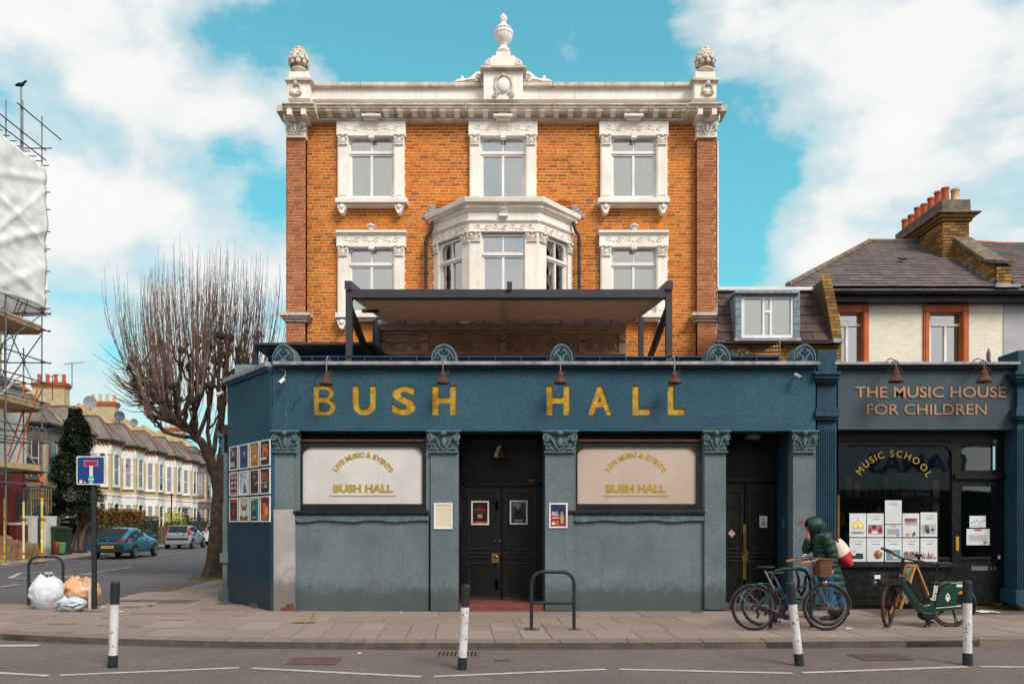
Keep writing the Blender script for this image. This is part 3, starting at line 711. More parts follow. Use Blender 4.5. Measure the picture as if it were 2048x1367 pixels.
# antefixes
def antefix(px, w_=46, deep=.42):
    Y = 14.22; cx = X(px, Y); z0 = Z(723, Y); hw = w_/2/F*Y; ht = 36/F*Y; pts = []
    for k in range(25):
        t = math.pi*k/24; r_ = 1+.0*math.cos(2*t); x = math.cos(t); z = math.sin(t)
        x2 = hw*(x*(.62+.38*abs(x)**.7)) if z > .25 else hw*x
        zz = ht*(z**.62) if z > .0 else 0
        if .35 < z < .62: zz *= .93
        pts.append((cx+x2, z0+zz))
    m_ = MB().prism(pts, Y, Y+deep); o = m_.build('antefix', M_cap, H, fix=True, bevel=.012)
    q = MB(); yy = Y-.006; s_ = hw
    pts2 = [(cx+(a_-cx)*.82, yy, z0+(b_-z0)*.84+.005) for a_, b_ in pts]; q.tube(pts2, .010, 4)
    for k in (-1, 1):
        q.tube(spiral((cx+k*s_*.38, z0+ht*.22), s_*.26, 1.2, R(90), -k, 12, yy), .012, 4)
        q.ell((cx+k*s_*.2, yy, z0+ht*.5), (s_*.12, .012, ht*.13), Matrix.Rotation(k*.6, 4, 'Y'), 6, 4); q.ell((cx+k*s_*.62, yy, z0+ht*.13), (s_*.12, .012, ht*.07), None, 6, 4)
    q.ell((cx, yy, z0+ht*.66), (s_*.13, .014, ht*.13), None, 4, 3); q.ell((cx, yy, z0+ht*.36), (s_*.07, .014, ht*.16), None, 6, 4)
    q.build('leaf_relief', M_navy, o, smooth=True)
for px, w_ in ((567,46),(888,52),(1123,46),(1437,48),(1610,46)): antefix(px, w_)
# the sixth, on the side street corner, seen end on
q = MB(); pts = [(.0+.28*math.cos(math.pi*k/12), .33*math.sin(math.pi*k/12)) for k in range(13)]
q.prism(pts, -.2, .2); q.xf(Matrix.Translation((-5.35, 16.2, 4.44)) @ Matrix.Rotation(R(-84), 4, 'Z')); q.build('antefix', M_cap, H, fix=True)

# double entrance doors
D = 15.3
def px2(a_, Y): return X(a_, Y)
xa, xb = X(918,S), X(1088,S)
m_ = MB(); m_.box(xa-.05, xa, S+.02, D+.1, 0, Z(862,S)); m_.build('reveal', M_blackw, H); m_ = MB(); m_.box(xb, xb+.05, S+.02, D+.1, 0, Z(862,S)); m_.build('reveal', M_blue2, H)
MB().box(xa, xb, S+.02, D+.2, Z(861,S)-.0, Z(861,S)+.05).build('porch_ceiling', M_blackw, H)
MB().box(xa, xb, D+.05, D+.12, 0, Z(861,S)).build('porch_back', M_blackw, H)
MB().box(xa, xb, S-.02, D, -.02, .10).build('porch_step', mat('terracotta_tile', (126,70,56), (104,58,48), rough=.7, sc1=8, fine=.1), H, bevel=.01)
def panelled(mb, x0, x1, z0, z1, y, t=.03, b_=.028):     # raised moulding round a recessed panel
    mb.box(x0, x1, y-t, y, z1-b_, z1); mb.box(x0, x1, y-t, y, z0, z0+b_); mb.box(x0, x0+b_, y-t, y, z0+b_, z1-b_); mb.box(x1-b_, x1, y-t, y, z0+b_, z1-b_)
M_mould = mat('black_gloss_moulding', (26,26,28), (34,32,32), rough=.35, spec=.6)
for (a_, b_) in ((930, 1002.5), (1004, 1077)):
    dr = MB().pbox(a_, b_, 972, 1205, D, D+.045).build('door', M_blackw, H, bevel=.004)
    pm = MB()
    for (t0, t1) in ((981, 1098), (1104, 1114), (1124, 1190)): panelled(pm, X(a_+6,D), X(b_-6,D), Z(t1,D), Z(t0,D), D, .022, .022)
    pm.build('panel_moulding', M_mould, dr)
    MB().pbox(a_+2, b_-2, 1192, 1206, D-.012, D).build('kick_plate', mat('kick_plate', (54,44,42), (40,34,34), rough=.6), dr)
    if a_ == 930:
        MB().pbox(983, 998, 1104, 1125, D-.02, D).build('lock_plate', M_brass, dr, bevel=.003); kb = MB().ell((X(993,D), D-.05, Z(1112,D)), (.028,.03,.028)); kb.build('door_knob', M_chrome, dr, smooth=True)
    for py in (1002, 1160): MB().pbox(991, 996, py, py+18, D-.03, D-.005).build('strike_plate', mat('copper_plate', (112,70,54), (92,58,48), rough=.5, metal=.4), dr)
    q = MB().ell((X(990 if a_ == 930 else 999,D), D-.02, Z(1081,D)), (.014,.02,.014)); q.build('escutcheon', M_chrome, dr, smooth=True)
q = MB().tube([Pw(1044,1072,D-.02), Pw(1050,1074,D-.05), Pw(1053,1070,D-.05), Pw(1051,1066,D-.04)], .012, 6); q.build('letter_hook', M_rust, H)
MB().pbox(924, 1083, 966, 971, D-.04, D+.05).build('door_transom', M_blackw, H); MB().pbox(922, 930, 966, 1210, D-.04, D+.05).build('door_jamb', M_blackw, H); MB().pbox(1077, 1085, 966, 1210, D-.04, D+.05).build('door_jamb', M_blackw, H)
text_mb('310', X(1056.5,D), X(1069,D), Z(965.5,D), Z(958.5,D), D-.045, .006, .01).build('door_number', M_brass, H)

# right-hand door
D2 = 15.2; xc, xd = X(1452,S), X(1586,S)
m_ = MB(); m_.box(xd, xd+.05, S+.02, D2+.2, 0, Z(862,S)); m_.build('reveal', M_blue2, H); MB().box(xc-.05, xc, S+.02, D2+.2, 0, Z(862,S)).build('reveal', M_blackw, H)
MB().box(xc, xd, S+.02, D2+.2, Z(861,S), Z(861,S)+.05).build('porch_ceiling', M_blackw, H); MB().box(xc, xd, D2+.06, D2+.2, 0, Z(861,S)).build('porch_back', M_blackw, H)
MB().box(xc, xd, S+.05, D2+.1, -.02, .06).build('porch_step', M_bed, H)
for (a_, b_) in ((1440, 1489), (1491, 1550)):
    dr = MB().pbox(a_, b_, 965, 1206, D2, D2+.045).build('door', M_blackw, H, bevel=.004); pm = MB()
    for (t0, t1) in ((980, 1098), (1104, 1114), (1120, 1196)): panelled(pm, X(a_+6,D2), X(b_-6,D2), Z(t1,D2), Z(t0,D2), D2, .022, .024)
    pm.build('panel_moulding', M_mould, dr)
    if a_ == 1491:
        MB().pbox(1486, 1492, 1048, 1158, D2-.035, D2-.02).build('finger_plate', M_brass, dr); MB().tube([Pw(1490,1066,D2-.03), Pw(1490,1066,D2-.08), Pw(1490,1104,D2-.08), Pw(1490,1104,D2-.03)], .014, 6).build('pull_handle', M_brass, dr, smooth=True); MB().pbox(1484, 1496, 1100, 1122, D2-.04, D2-.02).build('lock_plate', M_brass, dr)
MB().pbox(1440, 1556, 955, 963, D2-.04, D2+.05).build('door_transom', M_blackw, H)
MB().lathe([(.0,.0),(.14,.0),(.15,.03),(.15,.07),(.13,.09),(0,.09)], (X(1505,14.9), 14.9, Z(878,14.9)), 16).build('bulkhead_lamp', mat('lamp_opal', (150,138,128), (140,128,118), rough=.4), H, smooth=True)
MB().box(xd-.03, xd, 14.86, 14.92, Z(1060,14.9), Z(1038,14.9)).build('intercom', M_chrome, H)
gf = MB()
for pts in ([(1594,1048),(1591,1041),(1597,1036),(1604,1038),(1612,1046),(1610,1052)], [(1592,1046),(1600,1050),(1597,1041),(1606,1043),(1603,1052),(1607,1060),(1611,1050),(1604,1046)], [(1598,1040),(1608,1048),(1600,1046)]):
    gf.tube([Pw(a_, b_, 14.327) for a_, b_ in pts], .004, 4)
gf.build('graffiti_scribble', flat((190,70,96)), H)
# dark blue rail box and low side roof on top
rb = MB(); rb.pbox(548, 1560, 714, 724, 14.86, 14.9); rb.build('roof_kerb', M_navyp, H)
rl = MB().pbox(540, 1560, 711.5, 714, 14.8, 14.92); rl.build('roof_rail', mat('blue_rail', (30,64,94), (26,58,86)), H)
x = 572
while x < 1560:
    MB().pbox(x-1.2, x+1.2, 713, 724, 14.80, 14.86).build('rail_post', mat('blue_rail', (30,64,94), (26,58,86)), H); x += 52.3
lr = MB(); Y = 16.6
lr.add([(X(510,Y),Y,Z(690,Y)),(X(745,Y),Y,Z(683,Y)),(X(745,Y),19.2,Z(683,Y)+.15),(X(510,Y),19.2,Z(690,Y)+.15),(X(510,Y),Y,Z(697,Y)),(X(745,Y),Y,Z(693,Y)),(X(745,Y),19.2,Z(693,Y)),(X(510,Y),19.2,Z(697,Y))], [(0,1,2,3),(4,7,6,5),(0,4,5,1),(1,5,6,2),(2,6,7,3),(3,7,4,0)])
lr.build('side_roof', M_navyp, H, fix=True); MB().pbox(506, 745, 684.5, 689, 16.5, 16.62).build('roof_edge', mat('dull_lead', (66,62,66), (56,54,60)), H)
MB().pbox(536, 745, 697, 735, 17.1, 17.3).build('side_roof_wall', M_navyp, H); MB().pbox(508, 514, 690, 735, 16.62, 16.72).build('side_roof_post', M_navyp, H)
# ================================================================ the hall: upper brick front
WY = 19.4; U0, U1 = X(612,WY), X(1393,WY); UZ0, UZ1 = 4.05, Z(238,WY)
def sash_window(parent, w, z0, z1, M, frac=.30, curtain=M_net, two=True, arch=True, name='window', y=.0, room=True):
    """window filling u -w/2..w/2, z0..z1 in the local frame M (x right, y into the wall)"""
    a = w/2; h = z1-z0; zt = z1-h*frac; t = .055
    fm = MB()
    def bx(x0_, x1_, y0_, y1_, a0, a1): fm.box(x0_, x1_, y0_, y1_, a0, a1)
    bx(-a, -a+t, y, y+.1, z0, z1); bx(a-t, a, y, y+.1, z0, z1); bx(-a+t, a-t, y, y+.1, z0, z0+t*1.3); bx(-a+t, a-t, y, y+.1, z1-t, z1)
    bx(-a-.0, a+.0, y-.03, y-.001, zt-.03, zt+.035); bx(-a+t, a-t, y, y+.09, zt-.07, zt+.05)
    bx(-t*.5, t*.5, y-.004, y+.09, z0+t*1.3, zt-.07); bx(-.014, .014, y+.002, y+.09, zt+.05, z1-t)
    bx(-a+t, -a+t+.03, y+.02, y+.08, z0+t*1.3, zt-.07); bx(a-t-.03, a-t, y+.02, y+.08, z0+t*1.3, zt-.07)
    if arch:
        for s_ in (-1, 1):                      # rounded outer corners of the top lights
            x0_ = s_*(a-t); pts = [(x0_, z1-t+.004)]+[(x0_-s_*.13*(1-math.sin(k/6*math.pi/2)), z1-t-.13*(1-math.cos(k/6*math.pi/2))) for k in range(7)]
            fm.prism(pts, y+.004, y+.08)
    fr_ = fm.xf(M).build(name, M_upvc, parent, fix=True)
    for (x0_, x1_, q0, q1) in ((-a+t, 0, z0+t, zt-.06), (0, a-t, z0+t, zt-.06), (-a+t, 0, zt+.04, z1-t), (0, a-t, zt+.04, z1-t)):
        MB().box(x0_, x1_, y+.045, y+.05, q0, q1).xf(M).build('pane', M_glass, fr_)
    if curtain is not None:
        c = MB(); n = 34; vr = parent is H and abs(M[0][3]+3.4) < .3 and z1 > 9
        for (s0, s1) in ([(-a, -a*.42), (a*.8, a)] if vr else [(-a, a)]):
            c.grid(lambda u, v: M@Vector((s0+(s1-s0)*u, y+.085+.014*math.sin(u*60+v*2)+.008*math.sin(u*23), z0+(z1-z0)*v)), n, 2)
        c.build('curtain', curtain, fr_, smooth=True)
        if vr: MB().box(-a, a, y+.16, y+.17, z0, z1).xf(M).build('blind', mat('pale_grey_blind', (196,194,196), (168,168,174), rough=.9, sc1=.9, lo=.3, hi=.7), fr_)
    else:
        for s_ in (-1, 1): MB().grid(lambda u, v: M@Vector((s_*(a-.30*u*a*2*.5), y+.14+.02*math.sin(u*40), z0+(z1-z0)*v)), 16, 1).build('curtain', M_curt, fr_, smooth=True)
    return fr_
def moulding_dent(mb, x0, x1, z0, z1, y, d, pitch):     # row of tiny blocks (egg and dart read)
    x = x0
    while x < x1-pitch*.4: mb.box(x, x+pitch*.55, y-d, y, z0, z1); x += pitch
Yf = WY-.12
holes = []
def upper_window(cx, top, bot, lower=False, sill=True, curtain=M_net, ent=True):
    px0, px1 = cx-45.5, cx+45.5; z1 = Z(top, Yf); z0 = Z(bot, Yf)
    holes.append((X(px0,WY)-.0, X(px1,WY)+.0, z0, z1)); xc_ = X(cx, Yf); w_ = X(px1,Yf)-X(px0,Yf)
    sur = MB(); q = F/Yf
    for s_ in (-1, 1):
        sur.pbox(cx+s_*45.5, cx+s_*66.5, top+2, bot+4, Yf, WY+.02); sur.pbox(cx+s_*48, cx+s_*64, top+26, bot-4, Yf-.018, Yf)
        c_ = capital(19/q, 20/q, .06); c_.xf(Matrix.Translation((X(cx+s_*56,Yf), Yf-.01, Z(top+22,Yf)))); sur.merge(c_)
    h0 = top-28 if not lower else top-30
    sur.pbox(cx-69, cx+69, h0+(8 if lower else 2), top+3, Yf-.03, WY+.02); sur.pbox(cx-5, cx+6, top-3, top+7, Yf-.05, Yf+.1)
    if lower:
        sur.pbox(cx-70.5, cx+70.5, h0, h0+4, Yf-.10, WY+.01); sur.pbox(cx-69.5, cx+69.5, h0+4, h0+8.5, Yf-.06, WY+.01); mm = MB(); moulding_dent(mm, X(cx-69,Yf), X(cx+69,Yf), Z(h0+7,Yf), Z(h0+4.5,Yf), Yf-.055, .03, .035); sur.merge(mm)
        sur.lathe([(.0,.0),(.06,.0),(.05,.03),(.07,.06),(.11,.09),(.11,.11),(.05,.13),(.02,.16),(0,.17)], (X(cx,Yf), Yf-.03, Z(h0+1,Yf)), 12)
    sur.merge(frieze_mb(X(cx-60,Yf), X(cx+60,Yf), Z(top-4,Yf), Z(top-19,Yf), .012, Yf-.035))
    so_ = sur.build('window_surround', M_stone, H)
    sl_ = MB(); sl_.pbox(cx-72, cx+72, bot+1, bot+10, Yf-.16, WY+.02)
    if sill:
        sl_.pbox(cx-67, cx+67, bot+10, bot+17, Yf-.07, WY+.02); moulding_dent(sl_, X(cx-66,Yf), X(cx+66,Yf), Z(bot+16,Yf), Z(bot+11,Yf), Yf-.07, .025, .045)
    sl_.build('window_sill', M_stone, H, bevel=.006)
    if sill:
        for s_ in (-1, 1):
            x_ = X(cx+s_*57, Yf); z_ = Z(bot+17, Yf); k = MB(); hw = 10/q; hh = 18/q
            k.prism([(x_-hw, z_), (x_-hw*.75, z_-hh*.45), (x_-hw*.3, z_-hh), (x_+hw*.3, z_-hh), (x_+hw*.75, z_-hh*.45), (x_+hw, z_)], Yf-.10, WY+.01)
            k.ell((x_, Yf-.11, z_-hh*.25), (hw*.5, .03, hw*.5), nu=8, nv=5); k.tube(spiral((x_, z_-hh*.25), hw*.6, 1.2, 0, 1, 12, Yf-.11), .014, 4)
            k.build('corbel', M_stone, so_, fix=True)
    Mx = Matrix.Translation((xc_, WY-.01, 0))
    return sash_window(H, w_+.02, z0, z1, Mx, frac=.27 if not lower else .27, curtain=curtain)
upper_window(742, 268, 394); wmid = upper_window(1006, 268, 396, sill=False); wr = upper_window(1268, 268, 394)
upper_window(742, 490, 624, lower=True); upper_window(1268, 490, 624, lower=True)
# scalloped white valance behind the top right window
vb = MB()
for k in range(9):
    cxx = X(1230+9.4*k, 19.46); vb.prism([(cxx-.055, Z(341,19.46)), (cxx-.055, Z(347,19.46)), (cxx-.03, Z(353,19.46)), (cxx+.03, Z(353,19.46)), (cxx+.055, Z(347,19.46)), (cxx+.055, Z(341,19.46))], 19.475, 19.48)
vb.build('valance', flat((120,120,128)), wr)
bayL, bayR = X(868,WY), X(1146,WY)
holes.append((bayL+.05, bayR-.05, Z(640,WY), Z(402,WY)))
holes.append((X(757,WY), X(1250,WY), 4.0, Z(650,WY)))
MW = holed_wall(U0-.1, U1+.1, UZ0, UZ1, WY, WY+.3, holes); MW.build('wall', M_mortar, H)
bh = [(h[0]-.0, h[1]+.0, h[2]-.0, h[3]) for h in holes]
bh2 = []
for cx, t, b_ in ((742,242,404),(1006,242,410),(1268,242,404),(742,470,634),(1268,470,634)): bh2.append((X(cx-67,WY), X(cx+67,WY), Z(b_,WY), Z(t,WY)))
bh2.append((X(868,WY), X(1144,WY), 4, Z(424,WY))); bh2.append((X(757,WY), X(1250,WY), 4, Z(655,WY)))
M_canv = None
def recol(it, seed=3):
    r2 = random.Random(seed); head = [q for q in it if q[1][0] > .2]; r2.shuffle(head); rest = [q for q in it if q[1][0] <= .2]; return head+rest
bl = bricks(U0, U1, UZ0, UZ1, bh2, ch=.0746, seed=2)
it = recol(brick_items(bl, WY))
pieces(H, 'brick', M_brick, it, 220)
# brick corner pilasters
PY = 19.22; itp = []
for a_, b_ in ((573, 612), (1393, 1433)):
    MB().box(X(a_,PY)+.02, X(b_,PY)-.02, PY+.012, WY+.3, 4.0, Z(240,PY)).build('corner_pilaster', M_mortarred, H)
    for (z0, z1, o_) in ((Z(644,PY), Z(277,PY), 0), (4.0, Z(645,PY), .05)):
        MB().box(X(a_,PY)+.02, X(b_,PY)-.02, PY-o_+.001, WY, z0, z1).build('pilaster_core', M_mortarred, H)
        bb = bricks(X(a_,PY), X(b_,PY), z0, z1, ch=.0746, seed=int(a_+z0)); itp += brick_items(bb, PY-o_)
    s_ = -1 if a_ < 1000 else 1
    xo = X(a_,PY) if s_ < 0 else X(b_,PY)
    bb = bricks(PY, WY+.3, 4.0, Z(277,PY), ch=.0746, seed=9)
    cb = MB()
    for u, z, du, dz, p in bb: cb.obox((xo+(.0 if s_ > 0 else .0)+p, u, z), (.024, du, dz))
    cb.build('side_brickwork', M_brickred, H, kind='stuff')
    cx = (X(a_,PY)+X(b_,PY))/2; w_ = X(b_,PY)-X(a_,PY)
    cpt = capital(w_*1.02, (277-240)/F*PY, .16); cpt.xf(Matrix.Translation((cx, PY+.02, Z(277,PY)))); 
    cpt.box(cx-w_*.5, cx+w_*.5, PY-.02, WY, Z(277,PY), Z(238,PY)); cpt.build('pilaster_capital', M_stone, H, smooth=True)
    bm_ = MB(); bm_.box(cx-w_*.78, cx+w_*.78, PY-.20, WY, Z(634,PY), Z(628,PY)); bm_.box(cx-w_*.68, cx+w_*.68, PY-.14, WY, Z(639,PY), Z(634,PY)); bm_.box(cx-w_*.58, cx+w_*.58, PY-.09, WY, Z(644,PY), Z(639,PY))
    moulding_dent(bm_, cx-w_*.66, cx+w_*.66, Z(638,PY), Z(635,PY), PY-.14, .02, .04); bm_.build('pilaster_band', M_stonedirt, H)
recol(itp); random.Random(4).shuffle(itp); itp.sort(key=lambda q: q[1][0] < .2)
pieces(H, 'brick', M_brickred, itp, 78)
MB().box(X(1433,PY)+.02, X(1433,PY)+.05, PY-.01, PY+.05, Z(605,PY), Z(283,PY)).build('render_edge', M_upvc, H)
# body of the house behind
MB().box(U0-.45, U0-.42, WY+.28, 28, 4, 11.4).box(U1+.44, U1+.47, WY+.28, 28, 4, 11.4).build('side_walls', M_brickred, H); MB().box(U0-.45, U1+.47, 28, 28.1, 0, 11.4).build('back_wall', M_brickred, H); MB().box(U0-.5, U1+.5, WY+.2, 28.1, 11.35, 11.5).build('roof', M_coping, H)
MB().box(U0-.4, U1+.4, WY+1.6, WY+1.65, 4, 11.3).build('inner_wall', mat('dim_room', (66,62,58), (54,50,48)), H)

# cornice, modillions, parapet
def crown(x0, x1, yb, zt, zb, proj, parent=H, name='cornice', m_=M_stonedirt):
    h = zt-zb; prof = [(0, 0), (-.30*proj, .0), (-.34*proj, .18*h), (-.80*proj, .30*h), (-.80*proj, .48*h), (-.88*proj, .52*h), (-.92*proj, .78*h), (-1.0*proj, .84*h), (-1.0*proj, h), (0, h)]
    rings = [[(x_, yb+a_, zb+b_) for a_, b_ in prof] for x_ in (x0, x1)]
    return MB().loft(rings).build(name, m_, parent, fix=True)
YB = WY-.06
fz = MB(); fz.box(U0-.02, U1+.02, YB-.08, WY+.3, Z(242,YB), Z(214,YB)); fz.build('frieze', M_stone, H)
bd = MB(); bd.box(U0-.02, U1+.02, YB-.12, WY, Z(245.5,YB), Z(241.5,YB)); moulding_dent(bd, U0, U1, Z(245,YB), Z(242,YB), YB-.12, .02, .05); bd.build('bead_moulding', M_stonedirt, H)
xs_ = [612, 700, 786, 872, 930, 1024, 1110, 1205, 1300, 1393]
for a_, b_ in zip(xs_, xs_[1:]): crown(X(a_,18.85)+.012, X(b_,18.85)-.004 if b_ < 1393 else X(b_,18.85), YB, Z(199,18.8)+.0, Z(216,18.8), .38)
def modillion(px, Y, pa=H):
    x_ = X(px, Y); w_ = .062; zt = Z(217.5, Y); zb = Z(230, Y)
    k = MB(); prof = [(0, zt), (-.22, zt), (-.23, zt-.07), (-.18, zt-.10), (-.11, zt-.11), (-.09, zb), (0, zb-.03)]
    k.loft([[(x_+s_*w_, YB-.08+a_, b_) for a_, b_ in prof] for s_ in (-1, 1)]); k.tube([(x_-w_*1.1, YB-.29, zt-.06), (x_+w_*1.1, YB-.29, zt-.06)], .03, 6)
    k.build('modillion', M_stone, pa, fix=True)
px = 630
while px < 1392:
    if min(abs(px-c) for c in (742, 1006, 1268)) > 8: modillion(px, 19.1)
    px += 28.4
for cx in (742, 1006, 1268):
    k = MB(); Y = 19.1; k.pbox(cx-8, cx+8, 217, 227, Y, YB); k.pbox(cx-19, cx+19, 227, 231, Y-.04, YB); k.pbox(cx-14, cx+14, 231, 238, Y+.04, YB); k.build('keystone_bracket', M_stone, H)
for cx in (592, 1415):
    Y = 18.95; crown(X(cx-33,18.6), X(cx+33,18.6), PY, Z(197,18.6), Z(216,18.6), .46); k = MB(); k.pbox(cx-25, cx+25, 214, 241, PY-.12, WY+.3); k.build('entablature_block', M_stone, H)
    for s_ in (-14, 14): 
        k = MB(); k.pbox(cx+s_-5, cx+s_+5, 217, 229, PY-.42, PY-.1); k.pbox(cx+s_-4, cx+s_+4, 229, 233, PY-.3, PY-.1); k.build('modillion', M_stone, H, bevel=.01)
    s_ = -1 if cx < 1000 else 1
    k = MB(); k.box(X(cx+s_*24,PY), X(cx+s_*24,PY)+s_*.16, PY-.1, WY+.3, Z(226,PY), Z(214,PY)); k.build('return_bracket', M_stonedirt, H)
pa = MB(); pa.box(X(620,19.3), X(1395,19.3), 19.26, WY+.3, Z(200,19.3), Z(171,19.3)); pa.build('parapet', M_stone, H)
for a_, b_ in zip([620,720,860,960], [720,860,960,968]): MB().pbox(a_+.3, b_-.3, 163.5, 172, 19.16, 19.7).build('parapet_coping', M_stonedirt, H, bevel=.02)
for a_, b_ in zip([1046,1105,1210,1330], [1105,1210,1330,1395]): MB().pbox(a_+.3, b_-.3, 163.5, 172, 19.16, 19.7).build('parapet_coping', M_stonedirt, H, bevel=.02)
# corner pedestals with pineapple finials
def finial_pine(cx):
    Y = 19.2; x_ = X(cx, Y); k = MB(); k.pbox(cx-22, cx+22, 163, 197, 18.98, 19.62); k.pbox(cx-20, cx+20, 143, 155, 19.0, 19.5); o = k.build('pedestal', M_stone, H, bevel=.01)
    k = MB(); k.pbox(cx-28, cx+28, 154.5, 160, 18.9, 19.68); k.pbox(cx-25, cx+25, 160, 164, 18.94, 19.66); k.build('pedestal_cap', M_stonedirt, o, bevel=.01)
    k = MB(); k.torus((x_, 18.96, Z(176,18.96)), .11, .03, 'y', 18, 5); k.ell((x_, 18.95, Z(166,18.95)), (.06,.05,.07)); k.ell((x_, 18.95, Z(188,18.95)), (.10,.04,.04)); k.ell((x_-.11, 18.95, Z(183,18.95)), (.04,.04,.06)); k.ell((x_+.11, 18.95, Z(183,18.95)), (.04,.04,.06)); k.build('wreath', M_stonedirt, o, smooth=True)
    f = MB(); zb = Z(143, 19.25); q = 19.25/F
    f.lathe([(0,0),(16*q,0),(15*q,3*q),(8*q,5*q),(7*q,7*q),(12*q,10*q),(16.5*q,17*q),(17.5*q,24*q),(15*q,33*q),(10*q,41*q),(4*q,46*q),(0,48*q)], (x_, 19.25, zb), 20)
    for r_ in range(5):
        zz = (13+7.6*r_)*q; ra = [17.5,19,16.5,13,8][r_]*q; n = [9,9,8,7,5][r_]
        for j in range(n):
            a = 2*math.pi*(j+.5*(r_ % 2))/n; M = Matrix.Rotation(a, 4, 'Z') @ Matrix.Rotation(R(-8-8*r_), 4, 'Y')
            f.ell(Vector((x_+ra*math.cos(a), 19.25+ra*math.sin(a), zb+zz)), (3.0*q, 5.2*q, 5.5*q), M, 6, 5)
    f.build('finial', M_stonedirt, o, smooth=True)
finial_pine(597); finial_pine(1411)
# centre pedestal, scrolls, cartouche and urn
cp_ = MB().pbox(967, 1046, 139, 199, 18.98, 19.7).build('centre_pedestal', M_stone, H, bevel=.01)
k = MB(); k.pbox(960, 1053, 131, 135, 18.86, 19.8); k.pbox(964, 1049, 135, 139.5, 18.92, 19.75); k.build('pedestal_cap', M_stonedirt, cp_, bevel=.008)
Y = 19.1; q = Y/F
pts = [(970,131),(969,125),(973,120),(980,118),(985,111),(992,111),(992,103),(1021,103),(1021,111),(1029,111),(1034,118),(1041,120),(1045,125),(1044,131)]
MB().prism(ppoly(pts, Y), Y, Y+.45).build('attic_block', M_stone, cp_, fix=True, bevel=.01)
k = MB()
for s_ in (-1, 1):
    k.tube(spiral((X(1007+s_*31,Y), Z(125,Y)), 6.5*q, 1.3, R(90), s_, 14, Y-.01), .022, 5)
k.build('volute', M_stone, cp_, smooth=True)
for s_ in (-1, 1):
    P_ = [(1006.5+s_*a_, b_) for a_, b_ in [(40,164),(40,149),(46,145),(54,146),(60,151),(66,156),(73,159),(79,158),(80,153),(84,153),(85,159),(93,161),(99,165)]]
    MB().prism(ppoly(P_, 19.3), 19.25, 19.5).build('side_scroll', M_stone, H, fix=True, bevel=.01)
    k = MB().tube(spiral((X(1006.5+s_*50,19.24), Z(153,19.24)), .085, 1.6, R(-90), -s_, 18, 19.24), .016, 5).tube([Pw(1006.5+s_*a_, b_, 19.24) for a_, b_ in [(56,159),(66,159),(80,162),(92,163)]], .012, 4); k.build('scroll_relief', M_stonedirt, H, smooth=True)
k = MB(); Y = 18.97
k.ell((X(1007,Y), Y-.0, Z(171,Y)), (13*Y/F, .09, 15.5*Y/F), nu=16, nv=10); oc = k.build('cartouche', M_stone, cp_, smooth=True)
k = MB().tube([(X(1007,Y)+17*Y/F*math.cos(t), Y-.02, Z(171,Y)+19*Y/F*math.sin(t)) for t in [R(-60+300*i/20-0) for i in range(21)]], .022, 5)
for s_ in (-1, 1): k.tube(spiral((X(1007+s_*18,Y), Z(190,Y)), 6*Y/F, 1.2, R(90), s_, 12, Y-.02), .018, 5); k.tube(spiral((X(1007+s_*14,Y), Z(157,Y)), 4*Y/F, 1.1, R(-90), s_, 10, Y-.02), .015, 5)
k.ell((X(1007,Y), Y-.03, Z(152,Y)), (.06,.04,.05)); k.build('strapwork', M_stonedirt, cp_, smooth=True)
q = 19.3/F
k = MB().lathe([(0,0),(13*q,0),(12*q,4*q),(8*q,7*q),(7*q,12*q),(9*q,13*q),(8*q,15*q),(13*q,20*q),(16.5*q,28*q),(17*q,32*q),(16*q,32.5*q),(17.8*q,34*q),(17.8*q,41*q),(19*q,42*q),(17*q,45*q),(10*q,51*q),(6*q,54*q),(5*q,59*q),(7*q,61*q),(5.5*q,63*q),(7*q,67*q),(4.5*q,72*q),(1*q,77*q),(0,78*q)], (X(1007,19.3), 19.3, Z(104,19.3)), 32, .07, (18*q, 42*q))
for j in range(6):
    a = j*math.pi/3; k.ell((X(1007,19.3)+5*q*math.cos(a), 19.3+5*q*math.sin(a), Z(104,19.3)+67*q), (2.4*q,2.4*q,5*q), nu=5, nv=4)
k.build('urn', M_stone, cp_, smooth=True)

# ---------------------------------------------------------------- bay window
BF = 18.5; bx0, bx1 = X(939,BF), X(1078,BF); bw0, bw1 = X(867,WY), X(1145,WY)
n_l = Vector((-(WY-BF), -(bx0-bw0))).normalized()      # left facet outward normal
def bayring(off, z):
    d = off; a = Vector((bw0, WY)); b_ = Vector((bx0, BF)); c = Vector((bx1, BF)); e = Vector((bw1, WY))
    nl = Vector(((BF-WY), -(bx0-bw0))).normalized(); nr = Vector((-(BF-WY), -(bw1-bx1))).normalized()
    k = d*math.tan(math.atan2(abs(nl.x), abs(nl.y))/2)
    return [(a.x+nl.x*d*1.25, WY+.1, z), (a.x+nl.x*d*1.25, WY-.02, z), (b_.x-k, BF-d, z), (c.x+k, BF-d, z), (e.x+nr.x*d*1.25, WY-.02, z), (e.x+nr.x*d*1.25, WY+.1, z)]
def baylayer(levels, name, m_, parent=H):
    return MB().loft([bayring(o_, z_) for o_, z_ in levels]).build(name, m_, parent, fix=True)
zz = lambda py, y=BF: Z(py, y)
bay = baylayer([(.02, zz(463)), (.02, zz(446)), (.05, zz(444)), (.05, zz(440)), (.03, zz(438)), (.03, zz(424))], 'bay_entablature', M_stone)
baylayer([(.06, zz(424)), (.10, zz(420)), (.13, zz(419)), (.13, zz(413.5)), (.22, zz(410)), (.24, zz(403)), (.24, zz(401.5)), (-.3, zz(397.5))], 'bay_cornice', M_stone, H)
def facet(a_, b_, name=None):
    a_, b_ = Vector(a_), Vector(b_); d = (b_-a_).normalized(); n = Vector((-d.y, d.x))
    return Matrix(((d.x, n.x, 0, a_.x), (d.y, n.y, 0, a_.y), (0,0,1,0), (0,0,0,1))), (b_-a_).length
